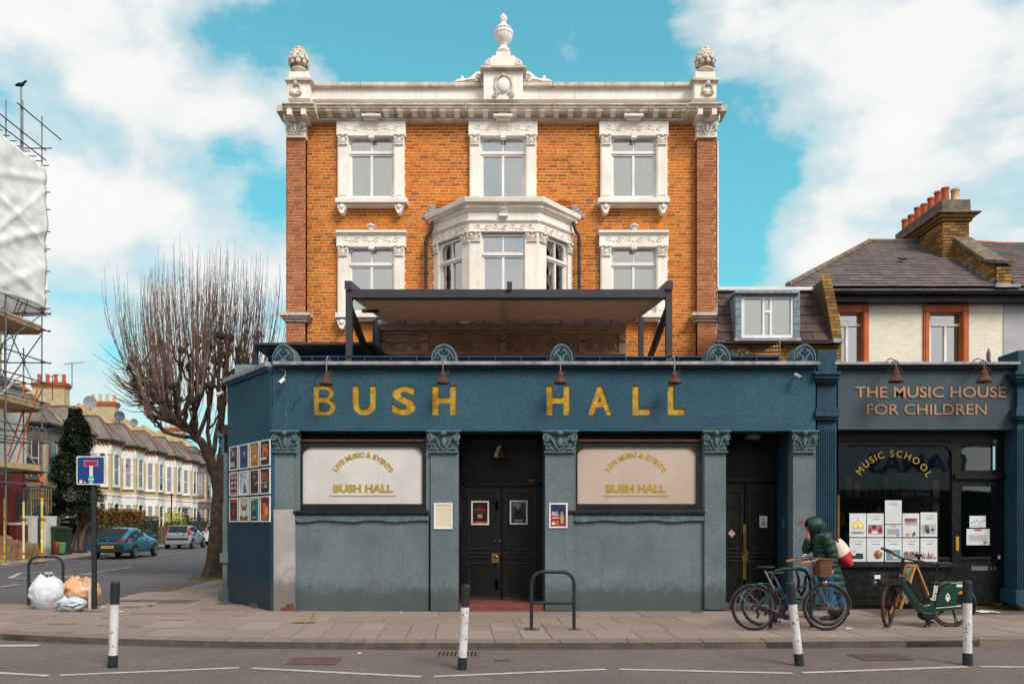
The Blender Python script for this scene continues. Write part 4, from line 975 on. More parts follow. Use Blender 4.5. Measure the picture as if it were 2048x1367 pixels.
FL = [facet((bw0,WY), (bx0,BF)), facet((bx0,BF), (bx1,BF)), facet((bx1,BF), (bw1,WY))]
k = MB(); fr2 = MB()
for (M, L) in FL:
    t = MB(); moulding_dent(t, .02, L-.02, zz(418.5), zz(414.5), -.13, .02, .05); moulding_dent(t, .0, L, zz(443.5), zz(440.5), -.05, .02, .04); k.merge(t, M)
    fr2.merge(frieze_mb(.10, L-.10, zz(461), zz(447), .010, -.03), M)
k.build('bay_dentils', M_stonedirt, H, kind='stuff'); fr2.build('bay_relief', M_stone, H, kind='stuff')
k = MB(); k.pbox(998, 1016, 426, 431, BF-.14, BF); k.pbox(1001, 1013, 431, 437, BF-.08, BF); k.lathe([(0,0),(.07,0),(.12,.05),(.02,.10),(0,.10)], (X(1007,BF-.08), BF-.06, zz(426)), 10); k.build('bay_keystone', M_stone, H)
# piers at the corners of the bay
pr = MB(); zt, zb = zz(464), Z(650,BF)
wl = .30
for x_, s_ in ((bx0, 1), (bx1, -1)):
    a_ = X(963,BF)-bx0 if s_ > 0 else bx1-X(1050,BF)
    (M, L) = FL[0] if s_ > 0 else FL[2]; d = Vector((M[0][0], M[1][0])); c_ = Vector((x_, BF)); side = c_-d*.26 if s_ > 0 else c_+d*.26; n = Vector((M[0][1], M[1][1]))
    ply = [(c_.x, c_.y), (x_+s_*a_, BF), (x_+s_*a_, BF+.2), (side.x+n.x*.15, side.y+n.y*.15), (side.x, side.y)]
    pr.prism(ply, zb, zt, ax='z')
for (M, L), s_ in ((FL[0], 1), (FL[2], -1)):
    t = MB(); u0, u1 = (0, .17) if s_ > 0 else (L-.17, L); t.box(u0, u1, .0, .18, zb, zt); pr.merge(t, M)
pr.build('bay_piers', M_stone, H, fix=True)
for (M, us) in ((FL[1][0], ((X(963,BF)-bx0)/2, FL[1][1]-(bx1-X(1050,BF))/2)), (FL[0][0], (.085, FL[0][1]-.13)), (FL[2][0], (.13, FL[2][1]-.085))):
    for u in us:
        cc_ = capital(.24 if abs(u-.085) > .01 and abs(u-FL[0][1]+.085) > .01 else .19, 19*BF/F, .07); cc_.xf(M @ Matrix.Translation((u, 0, zz(483)))).build('bay_capital', M_stone, H, smooth=True)
# bay windows
Mf, Lf = FL[1]; cxw = (X(963,BF)+X(1050,BF))/2
sash_window(H, X(1050,BF)-X(963,BF)+.02, Z(652,BF), zz(465), Matrix.Translation((cxw, BF+.09, 0)), frac=.22, arch=False)
for (M, L), s_ in ((FL[0], 1), (FL[2], -1)):
    u0, u1 = (.17, L-.26) if s_ > 0 else (.26, L-.17)
    sash_window(H, u1-u0, Z(652,BF), zz(465), M @ Matrix.Translation(((u0+u1)/2, .07, 0)), frac=.22, curtain=None)
MB().prism([(bw0+.05,WY+.2),(bw0+.1,WY),(bx0+.05,BF+.12),(bx1-.05,BF+.12),(bw1-.1,WY),(bw1-.05,WY+.2)], zz(463), zz(462), ax='z').build('bay_soffit', M_stone, H)
# lead flashing beside the bay and drainpipes
for s_ in (-1, 1):
    lf = MB(); x_ = bw0-.22 if s_ < 0 else bw1+.02
    for i in range(4): lf.box(x_+(.055*i if s_ < 0 else 0)-.03, x_+.26-(.055*i if s_ > 0 else 0), WY-.04, WY+.02, Z(437-6.3*i,WY), Z(430-6.3*i,WY))
    lf.build('lead_flashing', M_coping, H)
    pc = [(864,444),(864,455),(861,466),(853,474),(852,484),(852,722)] if s_ < 0 else [(1147,444),(1149,454),(1152,462),(1158,471),(1158,482),(1158,722)]
    dp = MB().tube([Pw(a_, b_, 19.22) for a_, b_ in pc], .042, 8)
    for py in (490, 548, 640): p_ = Pw(pc[-1][0], py, 19.22); dp.lathe([(.055,0),(.055,.07)], p_, 8)
    dp.build('drainpipe', mat('black_downpipe', (38,34,34), (48,42,42), rough=.5), H, smooth=True)
MB().tube([Pw(1195,412,19.36), Pw(1195,575,19.36)], .006, 4).build('cable', M_coping, H)

# stone dado of the first floor, under the awning
TY = 18.22; M_terra = mat('buff_terracotta', (176,150,130), (150,128,110), rough=.9, sc1=3, bump=.5, bsc=50)
k = MB(); k.pbox(757, 1252, 666, 760, TY, 19.38); dado = k.build('dado_block', M_terra, H)
crown(X(757,TY-.2), X(1252,TY-.2), TY, Z(648,TY-.1), Z(667,TY-.1), .26, H, 'dado_cornice', M_terra)
k = MB(); n = 70; Yq = TY-.3
hi_ = [(X(757+495*i/n,Yq), Z(640+1.2*math.sin(i*.5)-2.5*math.exp(-((i-24)/3)**2),Yq)) for i in range(n+1)]; lo_ = [(X(757+495*i/n,Yq), Z(647.5+1.2*math.sin(i*.7+1)-(4 if 22 < i < 28 else 0),Yq)) for i in range(n+1)]
k.prism(hi_+lo_[::-1], Yq, Yq+.03); k.build('lead_skirt', mat('pale_lead', (186,178,186), (160,150,162), rough=.6, sc1=4), H, fix=True)
k = MB(); k.pbox(757, 1252, 680, 684, TY-.05, TY); moulding_dent(k, X(757,TY), X(1252,TY), Z(683.5,TY), Z(680.5,TY), TY-.05, .02, .05)
for a_ in (757, 843, 1000, 1158, 1238): k.pbox(a_, a_+13, 668, 706, TY-.05, TY)
k.pbox(757, 1252, 704, 708, TY-.04, TY); k.build('dado_moulding', M_terra, H)
k = MB()
for a_, b_ in ((772, 841), (858, 998), (1015, 1156), (1173, 1236)): k.merge(frieze_mb(X(a_,TY), X(b_,TY), Z(703,TY), Z(686,TY), .024, TY-.015))
k.build('scroll_frieze', M_terra, H, kind='stuff')
MB().pbox(745, 757, 640, 725, 18.3, 19.3).build('navy_post', M_navyp, H)

# ================================================================ awning frame on the roof terrace
Pg = empty('terrace_awning', (0,16.5,4.2), 'dark grey aluminium awning frame with pleated taupe canopy on the roof terrace above the fascia', 'awning')
AY = 14.80; xl, xr = X(697.3,AY), X(1338.5,AY); zt = Z(578,AY); zr0 = Z(563,AY)
for x_ in (xl, xr):
    MB().box(x_-.058, x_+.058, AY, AY+.11, 4.14, Z(579,AY)).build('post', M_pergola, Pg, bevel=.004)
    MB().box(x_-.055, x_+.055, 18.0, 18.11, 4.14, 6.2).build('rear_post', M_pergola, Pg, bevel=.004)
    MB().beam((x_, AY-.02, zr0-.06), (x_, 18.5, 6.42), .10, .14).build('side_rail', M_pergola, Pg); MB().box(x_-.066, x_+.06, AY-.05, AY-.02, zr0-.15, zr0).build('rail_end', M_pergola, Pg)
    MB().beam((x_, AY+.16, Z(604,AY)-.1), (x_, 18.0, 4.75), .06, .22).build('brace', M_black, Pg)
MB().box(xl+.06, xr-.06, AY+.0, AY+.12, Z(595,AY), zt).build('front_beam', M_pergola, Pg, bevel=.006)
MB().box(xl+.06, xr-.06, AY+.02, AY+.09, Z(595,AY)-.02, Z(595,AY)).build('gutter_seal', M_black, Pg)
MB().pbox(1014, 1024, 563, 579, AY-.05, AY+.5).build('rail_end', M_pergola, Pg); MB().beam((X(1019,AY), AY+.12, zr0-.04), (X(1019,AY), 18.4, 6.40), .08, .10).build('centre_rail', M_pergola, Pg)
M_canv = mat('taupe_canvas', (160,138,122), (146,126,112), rough=.9, sc1=3, bump=.3, bsc=200)
q = NG.__new__(NG); q.nt = M_canv.node_tree; b_ = [n_ for n_ in q.nt.nodes if n_.type == 'BSDF_PRINCIPLED'][0]; o_ = [n_ for n_ in q.nt.nodes if n_.type == 'OUTPUT_MATERIAL'][0]
tl = q.n('ShaderNodeBsdfTranslucent', i_Color=(*lin((150,120,96)), 1)); mx = q.n('ShaderNodeMixShader'); mx.inputs[0].default_value = .25; q.nt.links.new(b_.outputs[0], mx.inputs[1]); q.nt.links.new(tl.outputs[0], mx.inputs[2]); q.nt.links.new(mx.outputs[0], o_.inputs[0])
cv = MB(); n = 46
def cvf(u, v):
    k = v*n; t = k-math.floor(k) if v < 1 else 0; y_ = AY+.14+v*(18.35-AY-.14); z_ = Z(594,AY)+.04+v*(6.24-Z(594,AY)-.04)
    tri = abs((v*n/2 % 1)*2-1)
    return (xl+.10+u*(xr-xl-.20), y_, z_-.075*tri)
cv.grid(cvf, 1, n*2); cv.build('canopy', M_canv, Pg)
MB().pbox(723, 757, 617, 623, 16.2, 16.3).build('cross_tube', M_iron, Pg)
for px in (811, 867, 916, 968, 1018, 1068, 1121, 1172, 1222): MB().pbox(px-.5, px+.5, 640, 648, TY-.33, TY-.30).build('runner_hook', M_iron, Pg)

# ================================================================ lamps, cameras, posters on the front
def gooseneck(px, lab, py=752, Y=13.92, wall=14.12, sc_=1.0, ztop=None, swing=0, parent_grp='rusty swan-neck lamps over the shop signs'):
    x_ = X(px, Y); zt_ = Z(py+17, Y); root = empty('wall_lamp', (x_, wall, zt_), lab, 'lamp', parent_grp)
    z_c = 4.43
    neck = MB().tube([(x_+swing, wall+.06, z_c-.02), (x_+swing, wall+.02, z_c+.05), (x_+swing*.7, wall-.10, z_c+.06), (x_+swing*.3, Y+.0, z_c-.02), (x_, Y, Z(py-10,Y))], .010, 6); neck.build('neck', mat('weathered_steel', (148,146,150), (112,108,110), rough=.5, metal=.3), root, smooth=True)
    q = Y/F*sc_
    MB().lathe([(0,0),(2*q,0),(2.6*q,-2*q),(5.0*q,-4*q),(6.5*q,-6*q),(6.2*q,-11*q),(7.5*q,-14*q),(11.5*q,-19*q),(14*q,-24*q),(13.2*q,-26*q),(6*q,-27.5*q),(0,-28*q)], (x_, Y, Z(py-12,Y)), 20).build('shade', M_rust, root, smooth=True)
    k = MB().torus((x_+8*q, Y, Z(py-9,Y)), 3.4*q, .9*q, 'y', 14, 5); k.build('hook_ring', M_rust, root, smooth=True); return root
gooseneck(653, 'rusty swan-neck lamp hanging over the gold letter B', 755); gooseneck(886, 'rusty swan-neck lamp hanging over the left-hand gold letter H, end of first word', 753)
gooseneck(1121, 'rusty swan-neck lamp hanging over the gold H that starts the second word', 753); gooseneck(1349, 'rusty swan-neck lamp hanging over the last gold letter L', 753)
for px, dx in ((1792, -.0), (1968, 0)):
    r_ = gooseneck(px, 'rusty swan-neck lamp over the copper letters, above the word %s' % ('MUSIC' if px < 1900 else 'HOUSE'), 749, 14.0, 14.3, 1.05)
    MB().tube([Pw(px-26,745,14.44), Pw(px-22,741,14.40), Pw(px-14,741,14.2), Pw(px-9,735,14.05), Pw(px-7,724,14.0), Pw(px-2,720,14.0), Pw(px+4,724,14.0), Pw(px+4,738,14.0)], .011, 6).build('arm', M_rust, r_, smooth=True)
def cctv(px, py, lab, Y=14.1, dirx=.3, m_=None):
    root = empty('security_camera', Pw(px, py, Y), lab, 'camera'); m_ = m_ or M_white; c_ = Pw(px, py, Y); d = Vector((dirx, -.4, -.35)).normalized()
    MB().tube([c_-d*.07, c_+d*.07], .034, 12).build('body', m_, root, smooth=True); MB().tube([c_+d*.071, c_+d*.075], .026, 12).build('lens', M_black, root)
    MB().tube([c_, c_+Vector((0,.09,.03)), c_+Vector((0,.20,.02))], .013, 6).build('bracket', m_, root, smooth=True); return root
r_ = cctv(563, 762, 'small white security camera with looped cable below the left end of the coping', dirx=-.2)
MB().tube([Pw(566,755,14.2), Pw(571,750,14.25), Pw(571,742,14.27), Pw(566,738,14.27), Pw(556,737,14.27)], .006, 5).build('cable', M_white, r_, smooth=True)
cctv(1596, 752, 'security camera bracketed to the fascia at its right end', dirx=.35, m_=M_coping)
cctv(440, 787, 'white security camera sticking out round the corner beside the bare tree', Y=16.3, dirx=-.5)

M_black2 = flat((14,14,16), .5)
def poster(ctr, ux, w_, h_, lab, art, frame=True, fcol=None, cat='poster', thick=.018, group=None, fw=.028):
    """upright sheet centred at ctr, facing away from the wall; ux = unit vector to its right; art(mb, q) paints print pieces in 0..1 coordinates"""
    ux = Vector(ux).normalized(); nx = Vector((ux.y, -ux.x, 0))
    if nx.y > 0: nx = -nx
    M = Matrix(((ux.x, -nx.x, 0, ctr[0]), (ux.y, -nx.y, 0, ctr[1]), (0,0,1,ctr[2]), (0,0,0,1)))
    root = empty('poster', ctr, lab, cat, group); a, b_ = w_/2, h_/2
    if frame:
        f = MB(); f.box(-a, a, -thick, 0, b_-fw, b_); f.box(-a, a, -thick, 0, -b_, -b_+fw); f.box(-a, -a+fw, -thick, 0, -b_+fw, b_-fw); f.box(a-fw, a, -thick, 0, -b_+fw, b_-fw)
        f.xf(M).build('frame', fcol or M_white, root)
    ins = fw if frame else 0; A, B = a-ins, b_-ins
    layers = []
    def add(kind, c, *g): layers.append((kind, c, g))
    art(add)
    mats_ = []; mb = MB()
    bgc = layers[0][1]; mats_.append(flat(bgc)); mb.box(-A-.002, A+.002, -thick*.45, -.001, -B-.002, B+.002)
    for i, (kind, c, g_) in enumerate(layers[1:]):
        m2 = flat(c)
        if m2 not in mats_: mats_.append(m2)
        mb.cur = mats_.index(m2); y0 = -thick*.45-.0006*(i+1)
        if kind == 'r': x0_, x1_, z0_, z1_ = g_; mb.add([(-A+2*A*x0_,y0,-B+2*B*z0_),(-A+2*A*x1_,y0,-B+2*B*z0_),(-A+2*A*x1_,y0,-B+2*B*z1_),(-A+2*A*x0_,y0,-B+2*B*z1_)], [(0,1,2,3)])
        elif kind == 'e': cx_, cz_, rx_, rz_ = g_; mb.add([(-A+2*A*(cx_+rx_*math.cos(t*math.pi/7)), y0, -B+2*B*(cz_+rz_*math.sin(t*math.pi/7))) for t in range(14)], [tuple(range(14))])
        elif kind == 'p': mb.add([(-A+2*A*x_, y0, -B+2*B*z_) for x_, z_ in g_[0]], [tuple(range(len(g_[0])))])
        elif kind == 't': s_, x0_, x1_, z0_, z1_ = g_; mb.merge(text_mb(s_, -A+2*A*x0_, -A+2*A*x1_, -B+2*B*z0_, -B+2*B*z1_, y0, 0, .01, 2))
    mb.cur = 0; mb.xf(M).build('print', mats_, root); return root
def bars(add, c, x0, x1, z0, z1, n, seed=0, duty=.55):
    r2 = random.Random(seed); h = (z1-z0)/n
    for i in range(n):
        a_ = r2.uniform(0, .12)*(x1-x0); k = x0+a_
        while k < x1-a_-.02:
            l = r2.uniform(.05, .16); add('r', c, k, min(k+l, x1-a_), z0+h*i, z0+h*(i+duty)); k += l+.03
def man(add, c_body, c_skin, c_hair, cx=.5, top=.7, s=1.0):
    add('p', c_body, [(cx-.34*s,0.02), (cx-.28*s,top-.42*s), (cx-.1*s,top-.3*s), (cx+.1*s,top-.3*s), (cx+.28*s,top-.42*s), (cx+.34*s,0.02)]); add('e', c_hair, cx, top-.13*s, .15*s, .125*s); add('e', c_skin, cx-.01, top-.17*s, .115*s, .11*s)
W_ = (225,222,218)
A12 = [
 ('black and grey portrait poster with white lettering', lambda a: (a('bg', (70,66,72)), man(a, (26,26,30), (160,150,150), (40,38,42), .45, .92, 1.2), bars(a, W_, .05, .75, .12, .36, 4, 1), bars(a, W_, .05, .5, .88, .95, 1, 2))),
 ('deep blue portrait poster of a dark haired singer', lambda a: (a('bg', (22,58,116)), man(a, (16,34,66), (176,124,104), (30,22,26), .55, .82, 1.1), bars(a, (80,130,180), .2, .8, .10, .18, 2, 3))),
 ('amber brown poster with a small white spot', lambda a: (a('bg', (164,106,42)), a('p', (196,124,40), [(.0,.0),(1,.0),(1,.6),(.6,.5),(.2,.55)]), bars(a, (206,168,96), .1, .9, .62, .92, 4, 4), a('e', W_, .66, .42, .08, .05), bars(a, (120,66,30), .1, .9, .08, .2, 2, 5))),
 ('orange and purple striped poster with a white band', lambda a: (a('bg', (84,36,60)), [a('r', (48,26,52), i/8, i/8+.06, 0, 1) for i in range(8)], a('e', (226,120,36), .5, .5, .34, .24), a('e', (150,44,36), .5, .46, .2, .15), bars(a, (240,170,50), .1, .9, .74, .88, 2, 6), a('r', W_, .08, .72, .22, .30))),
 ('magenta poster with six small faces in a grid', lambda a: (a('bg', (92,34,60)), a('r', (34,58,110), .05, .95, .56, .66), [a('e', (206,170,164), .3+.4*(i % 2), .8-.24*(i//2), .14, .075) for i in range(6)], bars(a, W_, .1, .9, .04, .12, 2, 7), bars(a, W_, .1, .9, .92, .97, 1, 8))),
 ('pale blue poster with a small standing figure in grey', lambda a: (a('bg', (186,200,214)), a('p', (72,80,92), [(.4,.04),(.46,.4),(.55,.46),(.68,.38),(.8,.06)]), a('e', (120,110,112), .55, .5, .06, .05), a('e', (40,44,60), .2, .86, .1, .05), a('r', (60,66,84), .12, .16, .1, .84), bars(a, (110,120,150), .3, .85, .74, .82, 2, 9))),
 ('black poster of a figure with one pale outstretched arm', lambda a: (a('bg', (30,24,26)), a('e', (176,110,96), .48, .72, .14, .1), a('p', (206,150,140), [(.5,.36),(.95,.48),(.98,.56),(.55,.44)]), a('p', (110,62,56), [(.3,.5),(.6,.55),(.55,.66),(.4,.66)]), bars(a, (196,120,50), .1, .9, .9, .97, 1, 10), bars(a, (120,80,60), .1, .9, .05, .12, 2, 11))),
 ('black poster listing acts in rows of orange and white', lambda a: (a('bg', (18,18,22)), bars(a, (222,110,32), .05, .95, .52, .88, 5, 12), bars(a, W_, .05, .95, .42, .48, 1, 13), bars(a, (222,110,32), .05, .5, .2, .38, 3, 14), bars(a, W_, .55, .95, .2, .38, 3, 15))),
 ('black poster with a red banner and red lettering', lambda a: (a('bg', (24,18,20)), a('r', (198,44,34), .04, .96, .86, .98), a('p', (168,48,38), [(.5,.74),(.38,.62),(.62,.62)]), bars(a, (206,62,44), .05, .95, .5, .56, 1, 16), bars(a, (206,62,44), .3, .8, .26, .44, 3, 17), bars(a, (206,62,44), .05, .95, .06, .12, 1, 18))),
 ('cream poster of a person with both arms raised', lambda a: (a('bg', (190,184,164)), a('r', (74,80,46), 0, 1, 0, .22), a('p', (62,44,38), [(.12,.74),(.2,.76),(.4,.56),(.6,.56),(.82,.76),(.9,.74),(.64,.42),(.36,.42)]), a('e', (96,64,54), .5, .62, .1, .07), a('p', (206,206,214), [(.36,.16),(.36,.46),(.64,.46),(.64,.16)]), bars(a, (222,198,60), .1, .9, .86, .94, 2, 19), bars(a, (206,120,40), .2, .8, .05, .12, 2, 20))),
 ('teal poster of a man in a dark jacket', lambda a: (a('bg', (20,104,108)), a('p', (176,190,196), [(0,1),(1,1),(1,.97),(0,.86)]), man(a, (30,36,40), (170,120,100), (36,28,28), .45, .74, 1.0), bars(a, W_, .2, .8, .12, .2, 2, 21))),
 ('rust red poster with glowing orange figures', lambda a: (a('bg', (122,42,34)), a('e', (206,104,64), .42, .56, .2, .3), a('e', (232,140,90), .66, .42, .18, .2), a('e', (70,24,24), .5, .84, .4, .08), bars(a, (226,150,120), .1, .9, .06, .26, 4, 22)))]
d_ = (c1-c0).normalized(); nrm_ = Vector((d_.y, -d_.x)); nrm_ = -nrm_ if nrm_.y > 0 else nrm_
colpx = [(460.3,477.7),(480,499),(501.3,520),(522,542)]; Lc = (c1-c0).length
def on_corner(px):                              # point on the corner wall seen at this column
    k = (px-1024)/F; t = (c0.x-k*c0.y)/(k*d_.y-d_.x); return t
r3 = 0
for ro in range(3):
    for ci in range(4):
        t0, t1 = on_corner(colpx[ci][0]), on_corner(colpx[ci][1]); tm = (t0+t1)/2; w_ = abs(t1-t0)
        Yc = c0.y+d_.y*tm; zt_ = Z([877,925.5,982][ro]-(0), 14.38+0) if False else 3.07-ro*.505; 
        c_ = (c0.x+d_.x*tm+nrm_.x*.004, Yc+nrm_.y*.004, zt_-.235)
        poster(c_, (-d_.x, -d_.y, 0), w_*.97, .47, A12[r3][0]+', on the corner wall', A12[r3][1], group='posters on the corner wall', thick=.02, fw=.022); r3 += 1
pp = lambda a_, b_, c_, e_, Y: (Vector(((X(a_,Y)+X(b_,Y))/2, Y-.001, (Z(c_,Y)+Z(e_,Y))/2)), X(b_,Y)-X(a_,Y), Z(c_,Y)-Z(e_,Y))
q = pp(868, 905, 1005, 1057, 14.328); poster(q[0], (1,0,0), q[1], q[2], 'empty cream notice case with white frame left of the double doors', lambda a: (a('bg', (206,192,170)), a('r', (150,140,124), .84, .9, .06, .1)), cat='notice case', fcol=M_white)
q = pp(1098, 1135, 1005, 1055, 14.328); poster(q[0], (1,0,0), q[1], q[2], 'framed red and navy poster with orange lettering on the pilaster right of the double doors', lambda a: (a('bg', (34,40,84)), a('p', (140,36,32), [(0,0),(1,0),(1,.45),(0,.62)]), a('t', (226,130,40), 'LOST', .08, .6, .84, .94), a('t', (226,130,40), 'DISCO', .08, .72, .73, .82), bars(a, W_, .06, .5, .5, .68, 4, 31), bars(a, W_, .06, .6, .36, .44, 2, 32), a('e', (168,140,120), .74, .34, .12, .26), a('e', (190,150,130), .72, .62, .07, .05), bars(a, (226,140,50), .06, .55, .08, .26, 3, 33), a('r', W_, .08, .26, .08, .18)), cat='poster')
q = pp(942.5, 978, 1001, 1049, D-.014); poster(q[0], (1,0,0), q[1], q[2], 'framed black poster with red lettering on the left door leaf', lambda a: (a('bg', (20,16,18)), a('p', (150,36,32), [(.5,.88),(.42,.78),(.58,.78)]), bars(a, (206,40,34), .1, .9, .62, .74, 2, 34), bars(a, (206,40,34), .06, .94, .52, .55, 1, 35), a('r', (190,120,116), .34, .66, .26, .44), a('r', (190,34,30), 0, 1, 0, .09), bars(a, W_, .3, .7, .03, .06, 1, 36)))
q = pp(1019.5, 1055, 1000, 1048, D-.014); poster(q[0], (1,0,0), q[1], q[2], 'framed black and white poster of a seated guitarist on the right door leaf', lambda a: (a('bg', (58,58,62)), a('e', (120,120,124), .5, .86, .45, .1), a('p', (18,18,20), [(.2,.32),(.3,.62),(.45,.72),(.6,.7),(.8,.4),(.8,.32)]), a('e', (150,146,146), .46, .72, .07, .06), a('e', (22,22,24), .76, .82, .12, .1), a('r', (24,24,26), 0, 1, 0, .28), a('t', W_, 'BUSH HALL, LONDON', .08, .92, .2, .245), bars(a, W_, .1, .9, .12, .16, 1, 37), bars(a, W_, .2, .8, .05, .08, 1, 38)))
q = pp(1519, 1534, 1031, 1054, D2-.002); poster(q[0], (1,0,0), q[1], q[2], 'small white paper notice on the black door by the right pilaster', lambda a: (a('bg', (214,216,220)), a('e', (196,90,90), .5, .72, .14, .08), bars(a, (90,94,100), .2, .8, .2, .5, 3, 39)), frame=False, cat='notice', thick=.006)
st = MB(); Y = D2-.004; st.prism(ppoly([(1456,1066),(1463,1058),(1471,1066),(1464,1074)], Y), Y, Y+.003); st.build('sticker', flat((196,150,150)), label='pale pink diamond-shaped sticker on the left leaf of the black door', cat='sticker')
# pendant lamp with tassel in the porch
pl = empty('pendant_lamp', Pw(1003,905,14.9), 'dark bell-shaped lamp with a straw tassel hanging in the porch', 'lamp'); Y = 14.9
MB().lathe([(0,.0),(.02,0),(.03,-.02),(.055,-.06),(.07,-.14),(.12,-.24),(.20,-.27),(.19,-.275),(0,-.26)], Pw(1003,888,Y), 18).build('shade', mat('dull_bronze', (58,46,40), (44,36,33), rough=.5, metal=.3), pl, smooth=True)
MB().tube([Pw(1003,888,Y), (X(1003,Y), Y, Z(861,S))], .006, 5).build('rod', M_black, pl)
k = MB(); r2 = random.Random(3)
for i in range(26):
    t = r2.random(); p_ = Pw(999-t*8, 891+t*22, Y-.12); k.ell(p_+Vector((r2.uniform(-.02,.02), r2.uniform(-.02,.02), 0)), (.018,.018,.035), Matrix.Rotation(r2.uniform(-.6,.6), 4, 'Y'), 5, 4)
k.build('tassel', mat('dried_straw', (176,156,124), (140,118,90), rough=.9), pl)
# ================================================================ slate and brick helpers for roofs and chimneys
M_slate = mat('purple_slate', (102,90,90), (88,78,78), rough=.8, sc1=1.5, bump=.3, bsc=60, island=[(102,90,90),(92,82,83),(110,98,98),(96,86,88),(86,76,78),(106,92,92)], fine=.14)
M_slatebr = mat('brown_roof_tile', (82,66,62), (70,58,56), rough=.85, sc1=1.5, bump=.35, bsc=60, island=[(84,68,64),(74,60,58),(92,74,68),(68,56,56),(88,72,66)], fine=.14)
M_stock = mat('yellow_stock_brick', (156,120,62), (128,98,54), rough=.92, sc1=1.5, bump=.5, bsc=80, island=[(164,126,60),(140,104,54),(176,138,66),(112,84,52),(96,70,46),(150,116,62),(130,92,50)], fine=.2)
M_mortd = mat('dark_mortar', (96,82,66), (80,68,56), rough=.95)
M_creamb = mat('cream_painted_brick', (226,220,204), (210,202,184), rough=.8, sc1=1.3, bump=.25, bsc=80, island=[(226,220,204),(222,215,198),(230,225,210)], fine=.05)
M_orangep = mat('burnt_orange_paint', (196,98,38), (176,84,34), rough=.5, sc1=3, streak=((130,60,34), .3))
M_gut = mat('black_gutter', (24,22,24), (34,31,32), rough=.5)
M_cem = mat('lichened_cement', (122,110,98), (92,82,72), rough=.95, sc1=5, bump=.7, bsc=60)
M_terrp = mat('terracotta_pot', (184,92,58), (158,76,50), rough=.85, sc1=6, bump=.3); M_buffp = mat('buff_pot', (206,178,136), (184,154,114), rough=.85, sc1=6, bump=.3)
M_lead = mat('grey_lead', (130,146,158), (104,118,130), rough=.6, sc1=6, metal=.2)
def slates(parent, A_, B_, C_, Dd, rowh, wd, m_, limit=300, seed=0, skip=None, th=.012):
    """A-B eave (left to right), D-C top edge (left to right); overlapping tiles"""
    A_, B_, C_, Dd = map(Vector, (A_, B_, C_, Dd)); up = ((Dd+C_)/2-(A_+B_)/2)
    ex = (B_-A_).normalized(); nv = ex.cross(up).normalized(); upn = nv.cross(ex).normalized(); Hh = up.dot(upn); n = max(1, int(round(Hh/rowh))); rh = Hh/n; r2 = random.Random(seed)
    rot = Matrix((ex, upn, nv)).transposed() @ Matrix.Rotation(math.atan2(th*1.2, rh), 3, 'X').inverted(); it = []
    for i in range(n):
        t = (i+.5)/n; L0 = A_.lerp(Dd, t); R0 = B_.lerp(C_, t); ln = (R0-L0).length; u = -(wd*.5 if i % 2 else 0)
        while u < ln:
            a_, b_ = max(0, u), min(u+wd, ln); u += wd
            if b_-a_ < .04: continue
            c = L0+ex*((a_+b_)/2)+nv*(th+r2.uniform(-.002,.003))
            if skip and skip(c): continue
            it.append((c, (b_-a_-.007, rh*1.12, th), rot))
    it.sort(key=lambda q: -q[1][0]); pieces(parent, 'slate', m_, it, limit); return nv
def brick_box(parent, x0, x1, y0, y1, z0, z1, m_, mm, faces='fl', name='brick', limit=0, ch=.078, seed=1, kind=True):
    MB().box(x0+.012, x1-.012, y0+.012, y1-.012, z0, z1).build('core', mm, parent)
    it = []
    if 'f' in faces: it += brick_items(bricks(x0, x1, z0, z1, ch=ch, seed=seed), y0)
    if 'l' in faces: it += [((x0+.004+p, u, z), (.024, du, dz), None) for u, z, du, dz, p in bricks(y0, y1, z0, z1, ch=ch, seed=seed+1)]
    if 'r' in faces: it += [((x1-.004+p, u, z), (.024, du, dz), None) for u, z, du, dz, p in bricks(y0, y1, z0, z1, ch=ch, seed=seed+2)]
    pieces(parent, name, m_, it, limit)
def pot(parent, c, h, r_, m_, n=14):
    MB().lathe([(0,0),(r_*1.05,0),(r_*1.05,.03),(r_*.92,.06),(r_*.84,h*.8),(r_*.86,h-.06),(r_*1.0,h-.05),(r_*1.0,h),(r_*.7,h),(r_*.7,h-.1),(0,h-.1)], c, n).build('chimney_pot', m_, parent, smooth=True)

# ================================================================ house with the mansard roof, between
Mh = empty('mansard_house', (6.8,19.6,0), 'small house with brown slate mansard and lead-clad dormer between the hall and the cream house', 'house')
MY = 17.6
MB().box(X(1437,MY), X(1683,MY), MY+.02, MY+.1, 3.0, Z(683,MY)).build('wall', M_mortd, Mh)
pieces(Mh, 'brick', M_stock, brick_items(bricks(X(1434,MY), X(1683,MY), Z(732,MY), Z(684,MY), seed=8), MY), 150)
a_ = (X(1434,MY), MY-.02, Z(681,MY)); b_ = (X(1672,MY), MY-.02, Z(681,MY)); tz = Z(580,18.1)
c_ = (X(1646,18.1), 18.1, tz); d2_ = (X(1436,18.1), 18.1, tz)
MB().add([(a_[0],a_[1]+.02,a_[2]),(b_[0],b_[1]+.02,b_[2]),(c_[0],c_[1]+.02,c_[2]),(d2_[0],d2_[1]+.02,d2_[2])], [(0,1,2,3)]).build('roof_deck', M_dark, Mh)
slates(Mh, a_, b_, c_, d2_, .235, .30, M_slatebr, 300, 3, th=.016)
MB().pbox(1436, 1652, 573, 580, 17.96, 18.25).build('roof_capping', M_white, Mh, bevel=.01)
MB().pbox(1434, 1672, 681.5, 686, 17.42, 17.6).build('gutter', M_gut, Mh)
